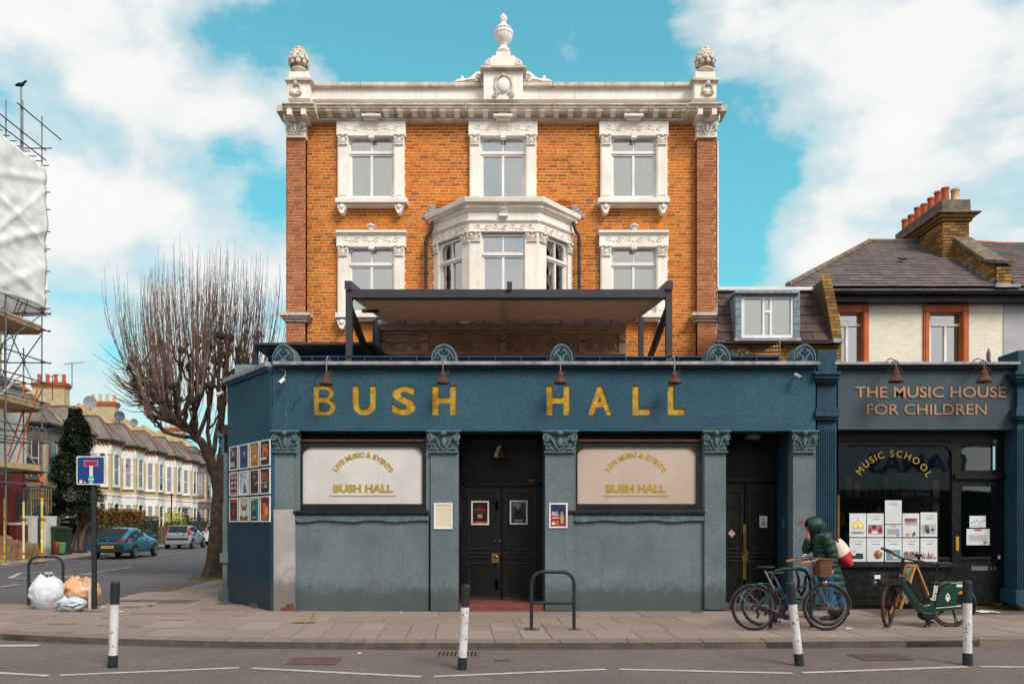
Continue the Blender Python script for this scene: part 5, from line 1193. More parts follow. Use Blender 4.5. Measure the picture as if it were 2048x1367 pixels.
# dormer
dy = 17.45; dm = MB().pbox(1470, 1600, 580, 586, dy-.10, 18.5).build('dormer_roof', M_lead, Mh, bevel=.01)
k = MB(); k.box(X(1471,dy), X(1483,dy), dy, 18.25, Z(678,dy), Z(586,dy)); k.build('dormer_cheek', M_lead, Mh); k = MB(); k.box(X(1588,dy), X(1600,dy), dy, 18.25, Z(678,dy), Z(586,dy)); k.build('dormer_cheek', M_lead, Mh)
for cx in (1477, 1594):
    for j in range(6): MB().pbox(cx-6, cx+6, 588+15*j, 602+15*j, dy-.012-.002*(j % 2), dy).build('lead_sheet', M_lead, Mh, bevel=.003)
MB().pbox(1483, 1588, 586, 593, dy, dy+.2).build('dormer_head', M_lead, Mh); MB().pbox(1470, 1602, 675, 681, dy-.06, 18.0).build('dormer_sill', M_coping, Mh)
k = MB(); wy = dy+.02
k.ring(ppoly([(1483,675),(1588,675),(1588,592),(1483,592)], wy), ppoly([(1489,669.5),(1582,669.5),(1582,597),(1489,597)], wy), wy, wy+.08)
k.pbox(1525, 1529.5, 597, 670, wy+.005, wy+.08); k.pbox(1539.5, 1544, 597, 670, wy+.005, wy+.08); k.pbox(1529.5, 1539.5, 619, 625, wy+.005, wy+.08)
dw = k.build('window', M_upvc, Mh, fix=True)
for q_ in ((1489,1525,597,670),(1544,1582,597,670),(1529.5,1539.5,597,619),(1529.5,1539.5,625,670)): MB().pbox(*q_, wy+.05, wy+.055).build('pane', M_glass, dw)
MB().pbox(1484, 1587, 593, 674, wy+.16, wy+.17).build('blind', mat('blue_grey_blind', (206,208,210), (176,182,186), rough=.9, sc1=2), dw)
# sloping brick party wall beside it
pw = empty('party_wall', (X(1665,17.6),17.6,5), 'narrow sloping brown brick parapet between the mansard roof and the cream house', 'wall')
pl_ = [(X(1665,17.5), Z(684,17.5)), (X(1684,17.5), Z(684,17.5)), (X(1680,17.5), Z(640,17.5)), (X(1669,17.5), Z(600,17.5)), (X(1661,17.5), Z(559,17.5)), (X(1642,17.5), Z(561,17.5)), (X(1645,17.5), Z(575,17.5)), (X(1655,17.5), Z(620,17.5))]
MB().prism(pl_, 17.5, 18.5).build('core', M_mortd, pw, fix=True)
it = []; zc = Z(684,17.5)
for k_ in range(19):
    z = zc+.078*(k_+.5); t = (Z(684,17.5)-z)/(Z(684,17.5)-Z(560,17.5)); xl_ = X(1665-22*t**1.2, 17.5); xr_ = X(1684-21*t**1.3, 17.5)
    if k_ % 2: it += [(((xl_+xr_)/2, 17.5, z), (xr_-xl_-.01, .03, .067), None)]
    else: it += [((xl_*.75+xr_*.25, 17.5, z), ((xr_-xl_)/2-.01, .03, .067), None), ((xl_*.25+xr_*.75, 17.5, z), ((xr_-xl_)/2-.01, .03, .067), None)]
pieces(pw, 'brick', M_stock, it, 300); MB().pbox(1667, 1688, 676, 684, 17.4, 17.6).build('flashing', M_coping, pw)
# things on the low roof: trellis, ivy pot, tiny lamp
tr = empty('trellis', Pw(1535,700,16.5), 'tan wooden trellis leaning over the blue roof rail', 'trellis'); Y = 16.5
q0, q1, q2, q3 = Pw(1505,716,Y), Pw(1560,716,Y+.3), Pw(1560,683,Y+.3), Pw(1553,686,Y+.26)
M_tan = mat('weathered_timber', (158,128,88), (134,106,72), rough=.85, sc1=6)
tip = Pw(1560,683,Y+.3)
for i in range(10):
    t = i/9; a2 = q0.lerp(q1, t); b2 = q0.lerp(tip, t)+(Vector((0,0,0)))
    if (b2-a2).length > .03: MB().beam(a2, b2, .012, .022).build('slat', M_tan, tr)
for i in range(5):
    t = i/4; b2 = q1.lerp(tip, t); s_ = q0.lerp(q1, max(0, t-.0)*.95); s_.z = max(s_.z, q0.z); a2 = q0.lerp(tip, t*.95)
    MB().beam(a2, b2, .02, .024).build('slat', M_tan, tr)
rp = random.Random(8); k = MB()
for i in range(240):
    c = Pw(rp.uniform(1452,1500), 722-rp.random()**.8*20, 16.0+rp.uniform(-.2,.2)); M = Matrix.Rotation(rp.uniform(0,6.3), 3, 'Z') @ Matrix.Rotation(rp.uniform(-1,1), 3, 'X'); l = rp.uniform(.04,.08)
    k.add([c+M@Vector(v) for v in [(-l*.3,0,0),(0,-l*.5,.01),(l*.3,0,0),(0,l*.5,.01)]], [(0,1,2,3)])
k.build('ivy_plant', mat('grey_green_leaf', (96,122,104), (70,96,80), rough=.6), label='grey green ivy spilling over the blue roof rail beside the trellis', cat='plant')

# ================================================================ cream house with the music shop
C = empty('cream_house', (9.5,18.5,0), 'cream brick house with orange window surrounds over a grey-blue shopfront with copper lettering', 'building')
CY = 18.5; cx0, cx1 = X(1672,CY), X(2006,CY); cz1 = Z(590,CY)
w1 = (X(1680,CY), X(1727,CY), 3.6, Z(623,CY)); w2 = (X(1859,CY), X(1926,CY), 3.6, Z(623,CY)); hl = [w1, w2]
holed_wall(cx0, cx1, 3.4, cz1, CY-.001, CY+.3, hl).build('wall', M_creamb, C)
h2 = [(X(1672,CY), X(1738,CY), 3.4, Z(610,CY)), (X(1848,CY), X(1938,CY), 3.4, Z(610,CY))]
pieces(C, 'brick', M_creamb, recol(brick_items(bricks(cx0, cx1, 4.6, cz1, h2, jit=.001, j=.006, seed=21), CY, proud=.003)), 110)
for (a_, b_, a2, b2) in ((1672, 1738, 1672, 1727), (1848, 1938, 1859, 1926)):
    k = MB(); k.pbox(b2, b_, 623, 735, CY-.05, CY+.1); 
    if a_ > 1700: k.pbox(a_, a2, 623, 735, CY-.05, CY+.1)
    k.pbox(a_, b_, 610, 623, CY-.06, CY+.1); k.build('window_surround', M_orangep, C, bevel=.006)
    k = MB(); k.pbox(b2+2, b_-4, 623, 735, CY-.065, CY-.05); k.pbox(a_, b_-3, 613, 616, CY-.075, CY-.06); k.pbox(b2, b_, 611, 621, CY-.085, CY-.06)
    if a_ > 1700: k.pbox(a_+4, a2-2, 623, 735, CY-.065, CY-.05); k.pbox(a_, a2, 611, 621, CY-.085, CY-.06)
    k.build('surround_moulding', M_orangep, C)
    wf = MB(); Y = CY+.10
    wf.pbox(a2, b2, 622, 627, Y, Y+.07); wf.pbox(a2, a2+3, 627, 735, Y, Y+.07); wf.pbox(b2-3.5, b2, 627, 735, Y, Y+.07); wf.pbox(a2+3, b2-3.5, 647.5, 652, Y-.01, Y+.07)
    mid = 1694 if a_ < 1700 else 1891; wf.pbox(mid-2.5, mid+2.5, 652, 735, Y, Y+.07)
    wo = wf.build('window', M_upvc, C)
    for q_ in ((a2+3, b2-3.5, 627, 648), (a2+3, mid-2.5, 652, 735), (mid+2.5, b2-3.5, 652, 735)): MB().pbox(*q_, Y+.04, Y+.045).build('pane', M_glass, wo)
    if a_ > 1700:
        y_ = 625
        while y_ < 722: MB().obox(Pw((a2+b2)/2, y_, Y+.12), (X(b2,Y)-X(a2,Y), .028, .003), Matrix.Rotation(R(38), 3, 'X')).build('blind_slat', mat('lilac_blind', (172,166,176), (150,144,156), rough=.7), wo); y_ += 2.6
    else:
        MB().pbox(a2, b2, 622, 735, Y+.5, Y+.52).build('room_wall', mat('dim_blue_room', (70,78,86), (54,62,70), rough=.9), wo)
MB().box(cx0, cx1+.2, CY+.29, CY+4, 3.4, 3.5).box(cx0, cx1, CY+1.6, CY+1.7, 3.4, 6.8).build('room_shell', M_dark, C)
ez = Z(577,18.2)
crown_ = MB().pbox(1657, 2100, 586, 602, 18.22, 18.6).build('eaves_board', M_gut, C)
gt = MB(); gt.tube([Pw(1655,582,18.12), Pw(2120,582,18.12)], .075, 10); gt.build('gutter', M_gut, C, smooth=True)
RYr, RZr = 21.05, 8.93; ex0 = 6.25; ex1 = 11.2; hx = 9.42
roofL = (ex0, 18.05, ez); roofR = (11.35, 18.05, ez)
MB().add([roofL, roofR, (11.35, RYr, RZr), (hx, RYr, RZr), (ex0, 24.1, ez)], [(0,1,2,3), (0,3,4)]).xf(Matrix.Translation((0,.02,-.03))).build('roof_deck', M_dark, C)
slates(C, roofL, (11.2, 18.05, ez), (11.2, RYr, RZr), (hx, RYr, RZr), .205, .27, M_slate, 296, 5)
q_ = MB().tube([(ex0-.02,18.05,ez+.03),(hx,RYr,RZr+.03)], .075, 8); q_.build('hip_tile', M_cem, C, smooth=True)
q_ = MB().tube([(hx-.05,RYr,RZr+.02),(11.1,RYr,RZr+.02)], .075, 8); q_.build('ridge_tile', M_cem, C, smooth=True)
MB().obox(Vector((X(1789,19.9), 19.5, Z(519,19.5)+.02)), (.17,.14,.03), Matrix.Rotation(R(35),3,'X')).build('roof_vent', M_gut, C)
MB().box(cx0-.12, cx0-.02, CY+.1, 24, 3, ez).build('flank_wall', M_stock, C)
# chimney on the party wall
ch_ = empty('chimney_stack', (10.95,20.9,8), None, None, parent=C)
ch_['label'] = 'tall stock brick stack with grey cement top'
k0, k1 = 10.66, 11.32; yA, yB = 19.8, 22.2
brick_box(ch_, k0, k1, yA, yB, 7.6, 9.02, M_stock, M_mortd, 'fl', limit=120)
MB().box(k0-.05, k1+.05, yA-.05, yB+.05, 9.02, 9.10).build('oversail_course', M_stock, ch_); MB().box(k0-.10, k1+.10, yA-.10, yB+.1, 9.10, 9.17).build('oversail_course', M_stock, ch_)
k = MB(); k.loft([[(k0-.2,yA-.2,9.17),(k1+.2,yA-.2,9.17),(k1+.2,yB+.2,9.17),(k0-.2,yB+.2,9.17)],[(k0-.2,yA-.2,9.21),(k1+.2,yA-.2,9.21),(k1+.2,yB+.2,9.21),(k0-.2,yB+.2,9.21)],[(k0-.03,yA-.03,9.27),(k1+.03,yA-.03,9.27),(k1+.03,yB+.03,9.27),(k0-.03,yB+.03,9.27)],[(k0-.02,yA-.02,9.56),(k1+.02,yA-.02,9.56),(k1+.02,yB+.02,9.56),(k0-.02,yB+.02,9.56)]]); k.build('cement_cap', M_cem, ch_, fix=True, bevel=.02)
for i, (hh, m_) in enumerate([(.36,M_terrp),(.40,M_terrp),(.38,M_terrp),(.36,M_terrp),(.40,M_terrp),(.33,M_terrp),(.34,M_terrp)]): pot(ch_, (k0+.15, yA+.16+i*.34, 9.55), hh, .095, m_)
for i in range(4): pot(ch_, (k0+.42, yA+.2+i*.55, 9.55), .34, .11, M_buffp)
# parapet running down the roof to the eaves
k = MB(); pr_ = [(18.15,ez-.05),(18.15,ez+.52),(18.4,ez+.66),(19.9,8.62),(21.2,9.1),(21.2,8.0)]; k.prism(pr_, 10.98, 11.32, ax='x'); k.build('parapet', M_mortd, C, fix=True)
it = []
for r_ in range(24):
    z = ez+.04+r_*.078
    for j_ in range(18):
        y_ = 18.2+.235*j_+(.117 if r_ % 2 else 0); top = ez+.60+(y_-18.3)*.74; bot = ez+(y_-18.15)*.68+.02
        if bot < z < top-.05: it.append(((10.975, y_, z), (.026, .222, .066), None))
pieces(C, 'brick', M_stock, it, 60)
it = brick_items(bricks(10.98, 11.32, ez, ez+.52, seed=4), 18.13); pieces(C, 'brick', M_stock, it, 20)
for (a2, b2) in (((18.05,ez+.53),(18.45,ez+.66)), ((18.45,ez+.66),(19.2,ez+1.2)), ((19.2,ez+1.2),(19.85,ez+1.68))): MB().beam((11.15,a2[0],a2[1]+.04), (11.15,b2[0],b2[1]+.04), .46, .09).build('parapet_coping', M_cem, C, bevel=.015)
for j_ in range(11):
    y_ = 18.2+j_*.27; MB().box(10.93, 10.975, y_, y_+.26, ez+(y_-18.1)*.69-.02, ez+(y_-18.1)*.69+.17).build('stepped_flashing', M_lead, C)
MB().box(10.9, 11.45, 18.0, 18.2, ez-.02, ez+.06).build('apron_flashing', M_coping, C)

# grey neighbour at the edge
Nb = empty('grey_house', (13.5,18.5,0), 'pale grey rendered house with slate roof cut by the right edge of the photo', 'building')
holed_wall(cx1, cx1+5, 0, cz1, CY-.02, CY+.3, []).build('wall', mat('pale_grey_paint', (178,178,182), (166,166,170), rough=.85, bump=.2), Nb)
MB().add([(11.45,18.05,ez),(16.5,18.05,ez),(16.5,RYr,RZr),(11.45,RYr,RZr)], [(0,1,2,3)]).xf(Matrix.Translation((0,.02,-.03))).build('roof_deck', M_dark, Nb)
slates(Nb, (11.45,18.05,ez), (15,18.05,ez), (15,RYr,RZr-.12), (11.45,RYr,RZr), .205, .27, M_slate, 200, 6)
MB().tube([(11.2,RYr,RZr+.03),(11.9,RYr,RZr+.03),(13.0,RYr-.1,RZr-.08),(15,RYr-.1,RZr-.24)], .05, 8).build('ridge_tile', M_terrp, Nb, smooth=True)
MB().tube([Pw(2008,582,18.11), Pw(2250,582,18.11)], .075, 8).build('gutter', M_gut, Nb, smooth=True)
ds = empty('satellite_dish', Pw(1975,712,17.6), 'grey satellite dish edge-on above the right copper-shopfront lamp', 'satellite dish')
MB().ell(Pw(1977,712,17.6), (.04,.20,.17), Matrix.Rotation(R(-24),4,'Z'), 12, 8).build('dish', M_coping, ds, smooth=True); MB().tube([Pw(1977,716,17.6), Pw(1984,728,17.9)], .02, 6).build('arm', M_iron, ds)

# ---------------------------------------------------------------- the music shop front
M_gblue = mat('grey_blue_stucco', (62,76,86), (72,86,94), rough=.88, sc1=1.2, bump=.55, bsc=36, streak=((84,100,106), .35), fine=.14, fsc=70)
M_tealp = mat('teal_pilaster_paint', (30,64,84), (22,54,72), rough=.7, sc1=3, bump=.3, bsc=30, streak=((26,100,116), .4))
MS = 14.45
MB().pbox(1676, 2040, 736, 858, MS, MS+.4).build('fascia', M_gblue, C); MB().pbox(1670, 2042, 722.5, 728.5, MS-.16, MS+.6).build('coping', M_coping, C, bevel=.01); MB().pbox(1674, 2040, 728.5, 736, MS-.09, MS+.4).build('coping_moulding', M_gut, C)
letter_line('THE MUSIC HOUSE', X(1710,MS), X(2011,MS), Z(795,MS), Z(773,MS), MS-.016, .018, M_copper, C, .012)
letter_line('FOR CHILDREN', X(1733,MS), X(1972,MS), Z(829,MS), Z(808,MS), MS-.016, .018, M_copper, C, .0)
for (a_, b_) in ((1633, 1676), (2034, 2085)):
    pt = MB().pbox(a_+2, b_-2, 700, 760, 14.3, 14.9).build('pilaster', M_tealp, C, bevel=.01)
    for (t0, t1, o_) in ((742,748,.16),(748,756,.12),(756,762,.07),(762,766,.03),(816,822,.06),(822,832,.09),(832,838,.05)): MB().pbox(a_-o_*18, b_+o_*40, t0, t1, 14.3-o_, 14.7).build('console_moulding', M_tealp, pt, bevel=.006)
    MB().pbox(a_+1, b_-3, 760, 1206, 14.34, 14.8).build('shaft', M_tealp, pt)
    x_ = a_+4
    while x_ < b_-4.5: MB().tube([(X(x_+1.5,14.33), 14.335, Z(858,14.33)), (X(x_+1.5,14.33), 14.335, Z(1178,14.33))], .0135, 6).build('flute', M_tealp, pt, smooth=True); x_ += 4.4
    MB().pbox(a_-2, b_, 1180, 1208, 14.26, 14.8).build('plinth', M_tealp, pt, bevel=.01)
MB().box(X(1632,14.5), 14.9/F*660, 14.9, 15.0, 4.0, 4.2).box(X(1640,14.5), 13.5, 14.85, 18.6, 3.95, 4.1).build('shop_roof', M_gut, C)
SY = 14.72
sw = frame_ring((X(1676,SY), X(1912,SY), Z(1132,SY), Z(868,SY)), (X(1677.5,SY), X(1903,SY), Z(1124,SY), Z(889,SY)), .22, SY-.02, SY+.07).build('window', M_blackw, C, fix=True)
MB().pbox(1677, 1905, 886, 1126, SY+.02, SY+.028).build('pane', M_glassd, sw)
k = MB(); k.pbox(1676, 2012, 858, 868, SY-.05, SY+.1); k.pbox(1676, 1912, 875, 880, SY-.05, SY-.02); k.build('head', M_blackw, C)
arc_letters('MUSIC SCHOOL', X(1787,SY), Z(988,SY), (988-913)/F*SY, 150, 26, 13.5/F*SY, SY+.012, .004, M_goldp, sw, .0)
MB().pbox(1670, 1914, 1126, 1133, SY-.10, SY+.06).build('sill', M_mould, C); MB().pbox(1670, 1912, 1133, 1210, SY-.02, SY+.1).build('stall_riser', M_blackw, C)
k = MB(); k.pbox(1670, 1912, 1188, 1193, SY-.06, SY-.02); k.pbox(1670, 1912, 1193, 1210, SY-.04, SY-.02); k.build('plinth_moulding', M_blackw, C)
dr = MB(); dr.ring(ppoly([(1912,1206),(2014,1206),(2014,955),(1912,955)], SY), ppoly([(1922,1122),(2001,1122),(2001,972),(1922,972)], SY), SY, SY+.05); door = dr.build('door', M_blackw, C, fix=True)
MB().pbox(1921, 2002, 971, 1123, SY+.02, SY+.027).build('pane', M_glassd, door)
k = MB(); k.ring(ppoly([(1912,950),(2014,950),(2014,862),(1912,862)], SY), ppoly([(1921,940),(1998,940),(1998,879),(1921,879)], SY), SY, SY+.06); fl_ = k.build('fanlight', M_blackw, C, fix=True); MB().pbox(1920, 1999, 878, 941, SY+.02, SY+.027).build('pane', M_glassd, fl_)
MB().pbox(2012, 2036, 858, 1210, SY-.03, SY+.1).build('door_jamb', M_blackw, C); MB().pbox(1910, 2016, 948, 957, SY-.06, SY+.03).build('door_transom', M_blackw, C)
MB().pbox(1912, 1918, 1072, 1100, SY-.04, SY-.02).build('push_plate', M_gold, door); MB().pbox(1943, 1976, 1131, 1140, SY-.012, SY).build('letter_plate', M_chrome, door)
text_mb('3 8', X(1979,SY), X(1992,SY), Z(1139,SY), Z(1132,SY), SY-.008, .008, .02).build('door_number', M_chrome, door)
MB().pbox(1675, 1679.5, 990, 1075, SY-.09, SY-.06).build('brass_strip', M_brass, C)
MB().pbox(1996, 2002, 1110, 1117, SY+.010, SY+.014).build('sticker', M_paper, door)
# interior of the shop
I_ = [ (6.4,11.0,18.3,18.4,0,4.0), (6.0,6.1,SY+.15,18.4,0,3.9), (9.35,9.4,SY+.5,17.5,0,2.6) ]
k = MB()
for q_ in I_: k.box(*q_)
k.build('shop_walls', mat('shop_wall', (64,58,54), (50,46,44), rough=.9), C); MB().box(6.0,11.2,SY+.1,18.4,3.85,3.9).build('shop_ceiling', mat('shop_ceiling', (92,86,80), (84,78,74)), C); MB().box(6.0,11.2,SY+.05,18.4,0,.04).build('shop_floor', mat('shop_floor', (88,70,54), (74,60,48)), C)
rp = random.Random(14)
for row in range(3):
    MB().box(6.6, 9.2, 17.7, 18.1, .9+row*.6, .93+row*.6).build('shop_shelf', mat('shelf_wood', (96,72,48), (80,60,42)), C)
    x_ = 6.65
    while x_ < 9.1:
        w_ = rp.uniform(.08,.28); h_ = rp.uniform(.15,.45); MB().box(x_, x_+w_*.85, 17.75, 18.05, .935+row*.6, .935+row*.6+h_).build('boxed_goods', flat(rp.choice([(170,120,60),(120,60,46),(60,84,96),(150,140,120),(90,96,70),(44,40,44)])), C); x_ += w_+.04
for i in range(5): k = MB(); x_ = 9.6+.33*(i % 3); z_ = 1.0+.55*(i//3); k.box(x_, x_+.26, 18.25, 18.29, z_+.6, z_+1.0); k.build('wall_frame', flat([(120,100,84),(160,150,140),(80,70,66)][i % 3]), C)
# sheets of paper behind the glass
def sheet(a_, b_, c_, e_, lab, art, Y=None, cat='notice', grp='paper notices inside the music shop window'):
    Y = Y or SY+.012; q = pp(a_, b_, c_, e_, Y); poster(q[0]+Vector((0,-.002,0)), (1,0,0), q[1], q[2], lab, art, frame=False, thick=.003, cat=cat, group=grp)
BG = (208,214,218); PK = (206,150,156); DK = (110,112,120)
def head(a, s_=0): bars(a, PK, .15, .85, .86, .92, 1, 50+s_); bars(a, DK, .3, .75, .74, .79, 1, 60+s_)
cols = [(1699,1732),(1734,1767),(1770,1803),(1805,1838),(1841,1874)]
up_ = [('paper notice with a yellow carousel drawing, top left of the window display', lambda a: (a('bg', BG), a('e', (222,206,110), .5, .52, .38, .16), a('r', (196,176,80), .15, .85, .34, .46), a('e', (236,230,190), .35, .46, .09, .07), a('e', (236,230,190), .66, .46, .09, .07), a('r', (196,50,46), .48, .53, .68, .76), bars(a, DK, .1, .9, .14, .26, 3, 1))),
 ('paper notice with a pink and navy party photo, second in the top row', lambda a: (a('bg', BG), head(a, 1), a('r', (170,110,118), .08, .92, .14, .52), a('e', (40,56,76), .42, .42, .14, .09), a('e', (236,226,226), .45, .2, .2, .05), a('e', (120,44,54), .8, .28, .12, .12), a('e', (150,50,60), .16, .28, .1, .1)))]
sheet(*cols[0], 1026, 1073, *up_[0]); sheet(*cols[1], 1026, 1073, *up_[1])
sheet(1770, 1803, 1000, 1047, 'tall white paper notice standing above the rest, with faint pink heading', lambda a: (a('bg', BG), bars(a, PK, .2, .8, .80, .92, 2, 71)))
sheet(1770, 1803, 1049, 1073, 'small square notice with a red title tab', lambda a: (a('bg', BG), a('r', (200,60,66), .34, .66, .86, .93), bars(a, (160,164,172), .1, .9, .2, .75, 5, 72), a('r', (70,70,80), .72, .82, .12, .24)))
sheet(*cols[3], 1026, 1073, 'notice with sketched red and grey houses and a yellow corner', lambda a: (a('bg', BG), a('r', (170,100,110), .12, .88, .66, .78), bars(a, (120,84,96), .1, .9, .5, .84, 5, 73, .4), a('e', (224,176,70), .35, .14, .13, .06), a('e', (90,80,84), .68, .14, .08, .08)))
sheet(*cols[4], 1024, 1072, 'notice with a photo of gold and green figures, right end of the top row', lambda a: (a('bg', BG), head(a, 4), a('r', (168,180,184), .08, .92, .12, .5), a('e', (130,104,60), .36, .34, .16, .15), a('e', (50,60,52), .42, .22, .12, .1), a('e', (70,62,44), .72, .28, .08, .07)))
lo_ = [('notice with a small drawing of a grand piano, below the carousel notice', lambda a: (a('bg', BG), head(a, 5), a('p', (42,50,52), [(.12,.12),(.12,.3),(.4,.36),(.8,.34),(.82,.12)]), a('e', (196,206,206), .26, .34, .12, .1), a('e', (222,180,70), .3, .46, .1, .03))),
 ('notice with an orange brown cluster of instruments, second in the bottom row', lambda a: (a('bg', BG), head(a, 6), a('e', (160,94,62), .66, .3, .26, .19), a('e', (120,60,44), .6, .24, .12, .12), a('e', (196,140,96), .74, .38, .1, .08))),
 ('notice with a teal painted scene, middle of the bottom row', lambda a: (a('bg', BG), head(a, 7), a('r', (92,140,144), .08, .92, .06, .5), a('e', (170,110,90), .4, .3, .22, .08), a('e', (206,190,170), .62, .16, .2, .05))),
 ('notice with a group photo, fourth in the bottom row', lambda a: (a('bg', BG), head(a, 8), a('r', (116,124,124), .06, .94, .12, .4), [a('e', [(150,90,76),(70,70,84),(190,150,130)][i % 3], .14+.12*i, .36, .07, .07) for i in range(7)])),
 ('notice with a row of brown and white figures, right end of the bottom row', lambda a: (a('bg', BG), head(a, 9), a('r', (120,134,120), .06, .94, .12, .2), [a('p', [(150,110,90),(196,176,160),(110,60,50)][i % 3], [(.1+.15*i,.14),(.17+.15*i,.44-.06*(i % 2)),(.24+.15*i,.14)]) for i in range(5)]))]
for i in range(5): sheet(*cols[i], 1075.5, 1122, *lo_[i])
sheet(1939, 1971, 1031, 1054, 'small landscape notice with little sketches on the shop door', lambda a: (a('bg', BG), [a('e', (130,110,110), .15+.15*i, .5+.1*(i % 3-1), .04, .09) for i in range(6)], bars(a, (160,164,172), .1, .9, .12, .18, 1, 80)), grp='papers on the music shop door')
sheet(1933, 1979, 1057, 1089, 'larger landscape calendar notice with red tab on the shop door', lambda a: (a('bg', BG), a('r', (190,56,64), .32, .66, .88, .98), bars(a, (170,172,180), .08, .9, .2, .7, 6, 81, .35), a('r', (90,84,96), .76, .84, .1, .24)), grp='papers on the music shop door')

# shop across the road: only ever seen mirrored in the music shop window
OY = -6.0; Op = empty('opposite_shop', (6,OY,0), 'white shop front with blue lettering across the road, seen mirrored in the music shop window', 'building')
MB().box(-14, 30, OY-.5, OY-.1, 4.9, 7.5).build('upper_wall', mat('far_side_wall', (150,126,104), (128,106,88)), Op); MB().box(-14, 30, OY-.4, OY-.2, 0, 3.0).build('shop_windows', M_black, Op)
MB().box(5, 20, OY-.2, OY-.05, 3.0, 4.9).build('sign_board', mat('white_sign_board', (196,190,192), (182,176,178)), Op)
t = MB(); t.merge(text_mb('DAMAS', 0, 4.4, 0, .85, 0, .01, .03)); t.xf(Matrix(((-1,0,0,20.2),(0,-1,0,OY-.03),(0,0,1,3.75),(0,0,0,1)))); t.build('lettering', flat((34,58,120)), Op)
t = MB(); t.merge(text_mb('DAMAS GATE', 0, 1.6, 0, .14, 0, .01, .0)); t.xf(Matrix(((-1,0,0,18.6),(0,-1,0,OY-.03),(0,0,1,2.72),(0,0,0,1)))); t.build('lettering', M_white, Op)
# ================================================================ side street, left
TH = math.atan(.1025)
M_far = brickmat('far_stock_brick', ((190,172,134),(164,144,108)), (200,188,160)); M_farroof = mat('far_roof_tile', (122,112,106), (100,92,88), rough=.9, sc1=1.2, bump=.4, bsc=20, fine=.2, fsc=14)
M_trimw = mat('white_window_trim', (226,222,216), (206,200,192), rough=.8); M_trimg = mat('sooty_window_trim', (112,104,100), (92,86,84), rough=.85); M_hip = mat('red_brown_hip_tile', (122,92,80), (98,76,70), rough=.9)
M_parap = mat('ochre_cement', (200,178,138), (166,142,104), rough=.95, sc1=2, bump=.5); M_paneF = glassmat('terrace_glass', tint=(.8,.84,.88), refl=.16)
M_netf = mat('far_net_curtain', (206,206,212), (176,176,184), rough=.9, sc1=.8)
def far_window(parent, M, uc, w_, z0, z1, trim, arch=True, surround=.11):
    a = w_/2; outer = []; inner = []
    for k in range(9):
        t = math.pi*k/8; outer.append((uc+(a+surround)*math.cos(t), z1-.12+(.12+surround*1.3)*math.sin(t))); inner.append((uc+(a-.03)*math.cos(t), z1-.14+.12*math.sin(t)))
    outer += [(uc-a-surround, z0-.06), (uc+a+surround, z0-.06)]; inner += [(uc-a+.03, z0+.05), (uc+a-.03, z0+.05)]
    f = MB().ring(outer, inner, -.07, .01); f.box(uc-a-surround-.06, uc+a+surround+.06, -.16, .01, z0-.14, z0-.05)
    f.xf(M); fo = f.build('window', trim, parent, fix=True)
    s_ = MB().box(uc-a+.03, uc+a-.03, -.035, .0, (z0+z1)/2-.025, (z0+z1)/2+.03).box(uc-a+.02, uc-a+.07, -.03, .0, z0+.05, z1-.1).box(uc+a-.07, uc+a-.02, -.03, .0, z0+.05, z1-.1); s_.xf(M).build('sash', M_trimw, fo)
    MB().box(uc-a+.05, uc+a-.05, -.014, -.01, z0+.04, z1-.05).xf(M).build('pane', M_paneF, fo); MB().box(uc-a+.05, uc+a-.05, -.006, -.002, z0+.04, z1-.05).xf(M).build('curtain', M_netf, fo)
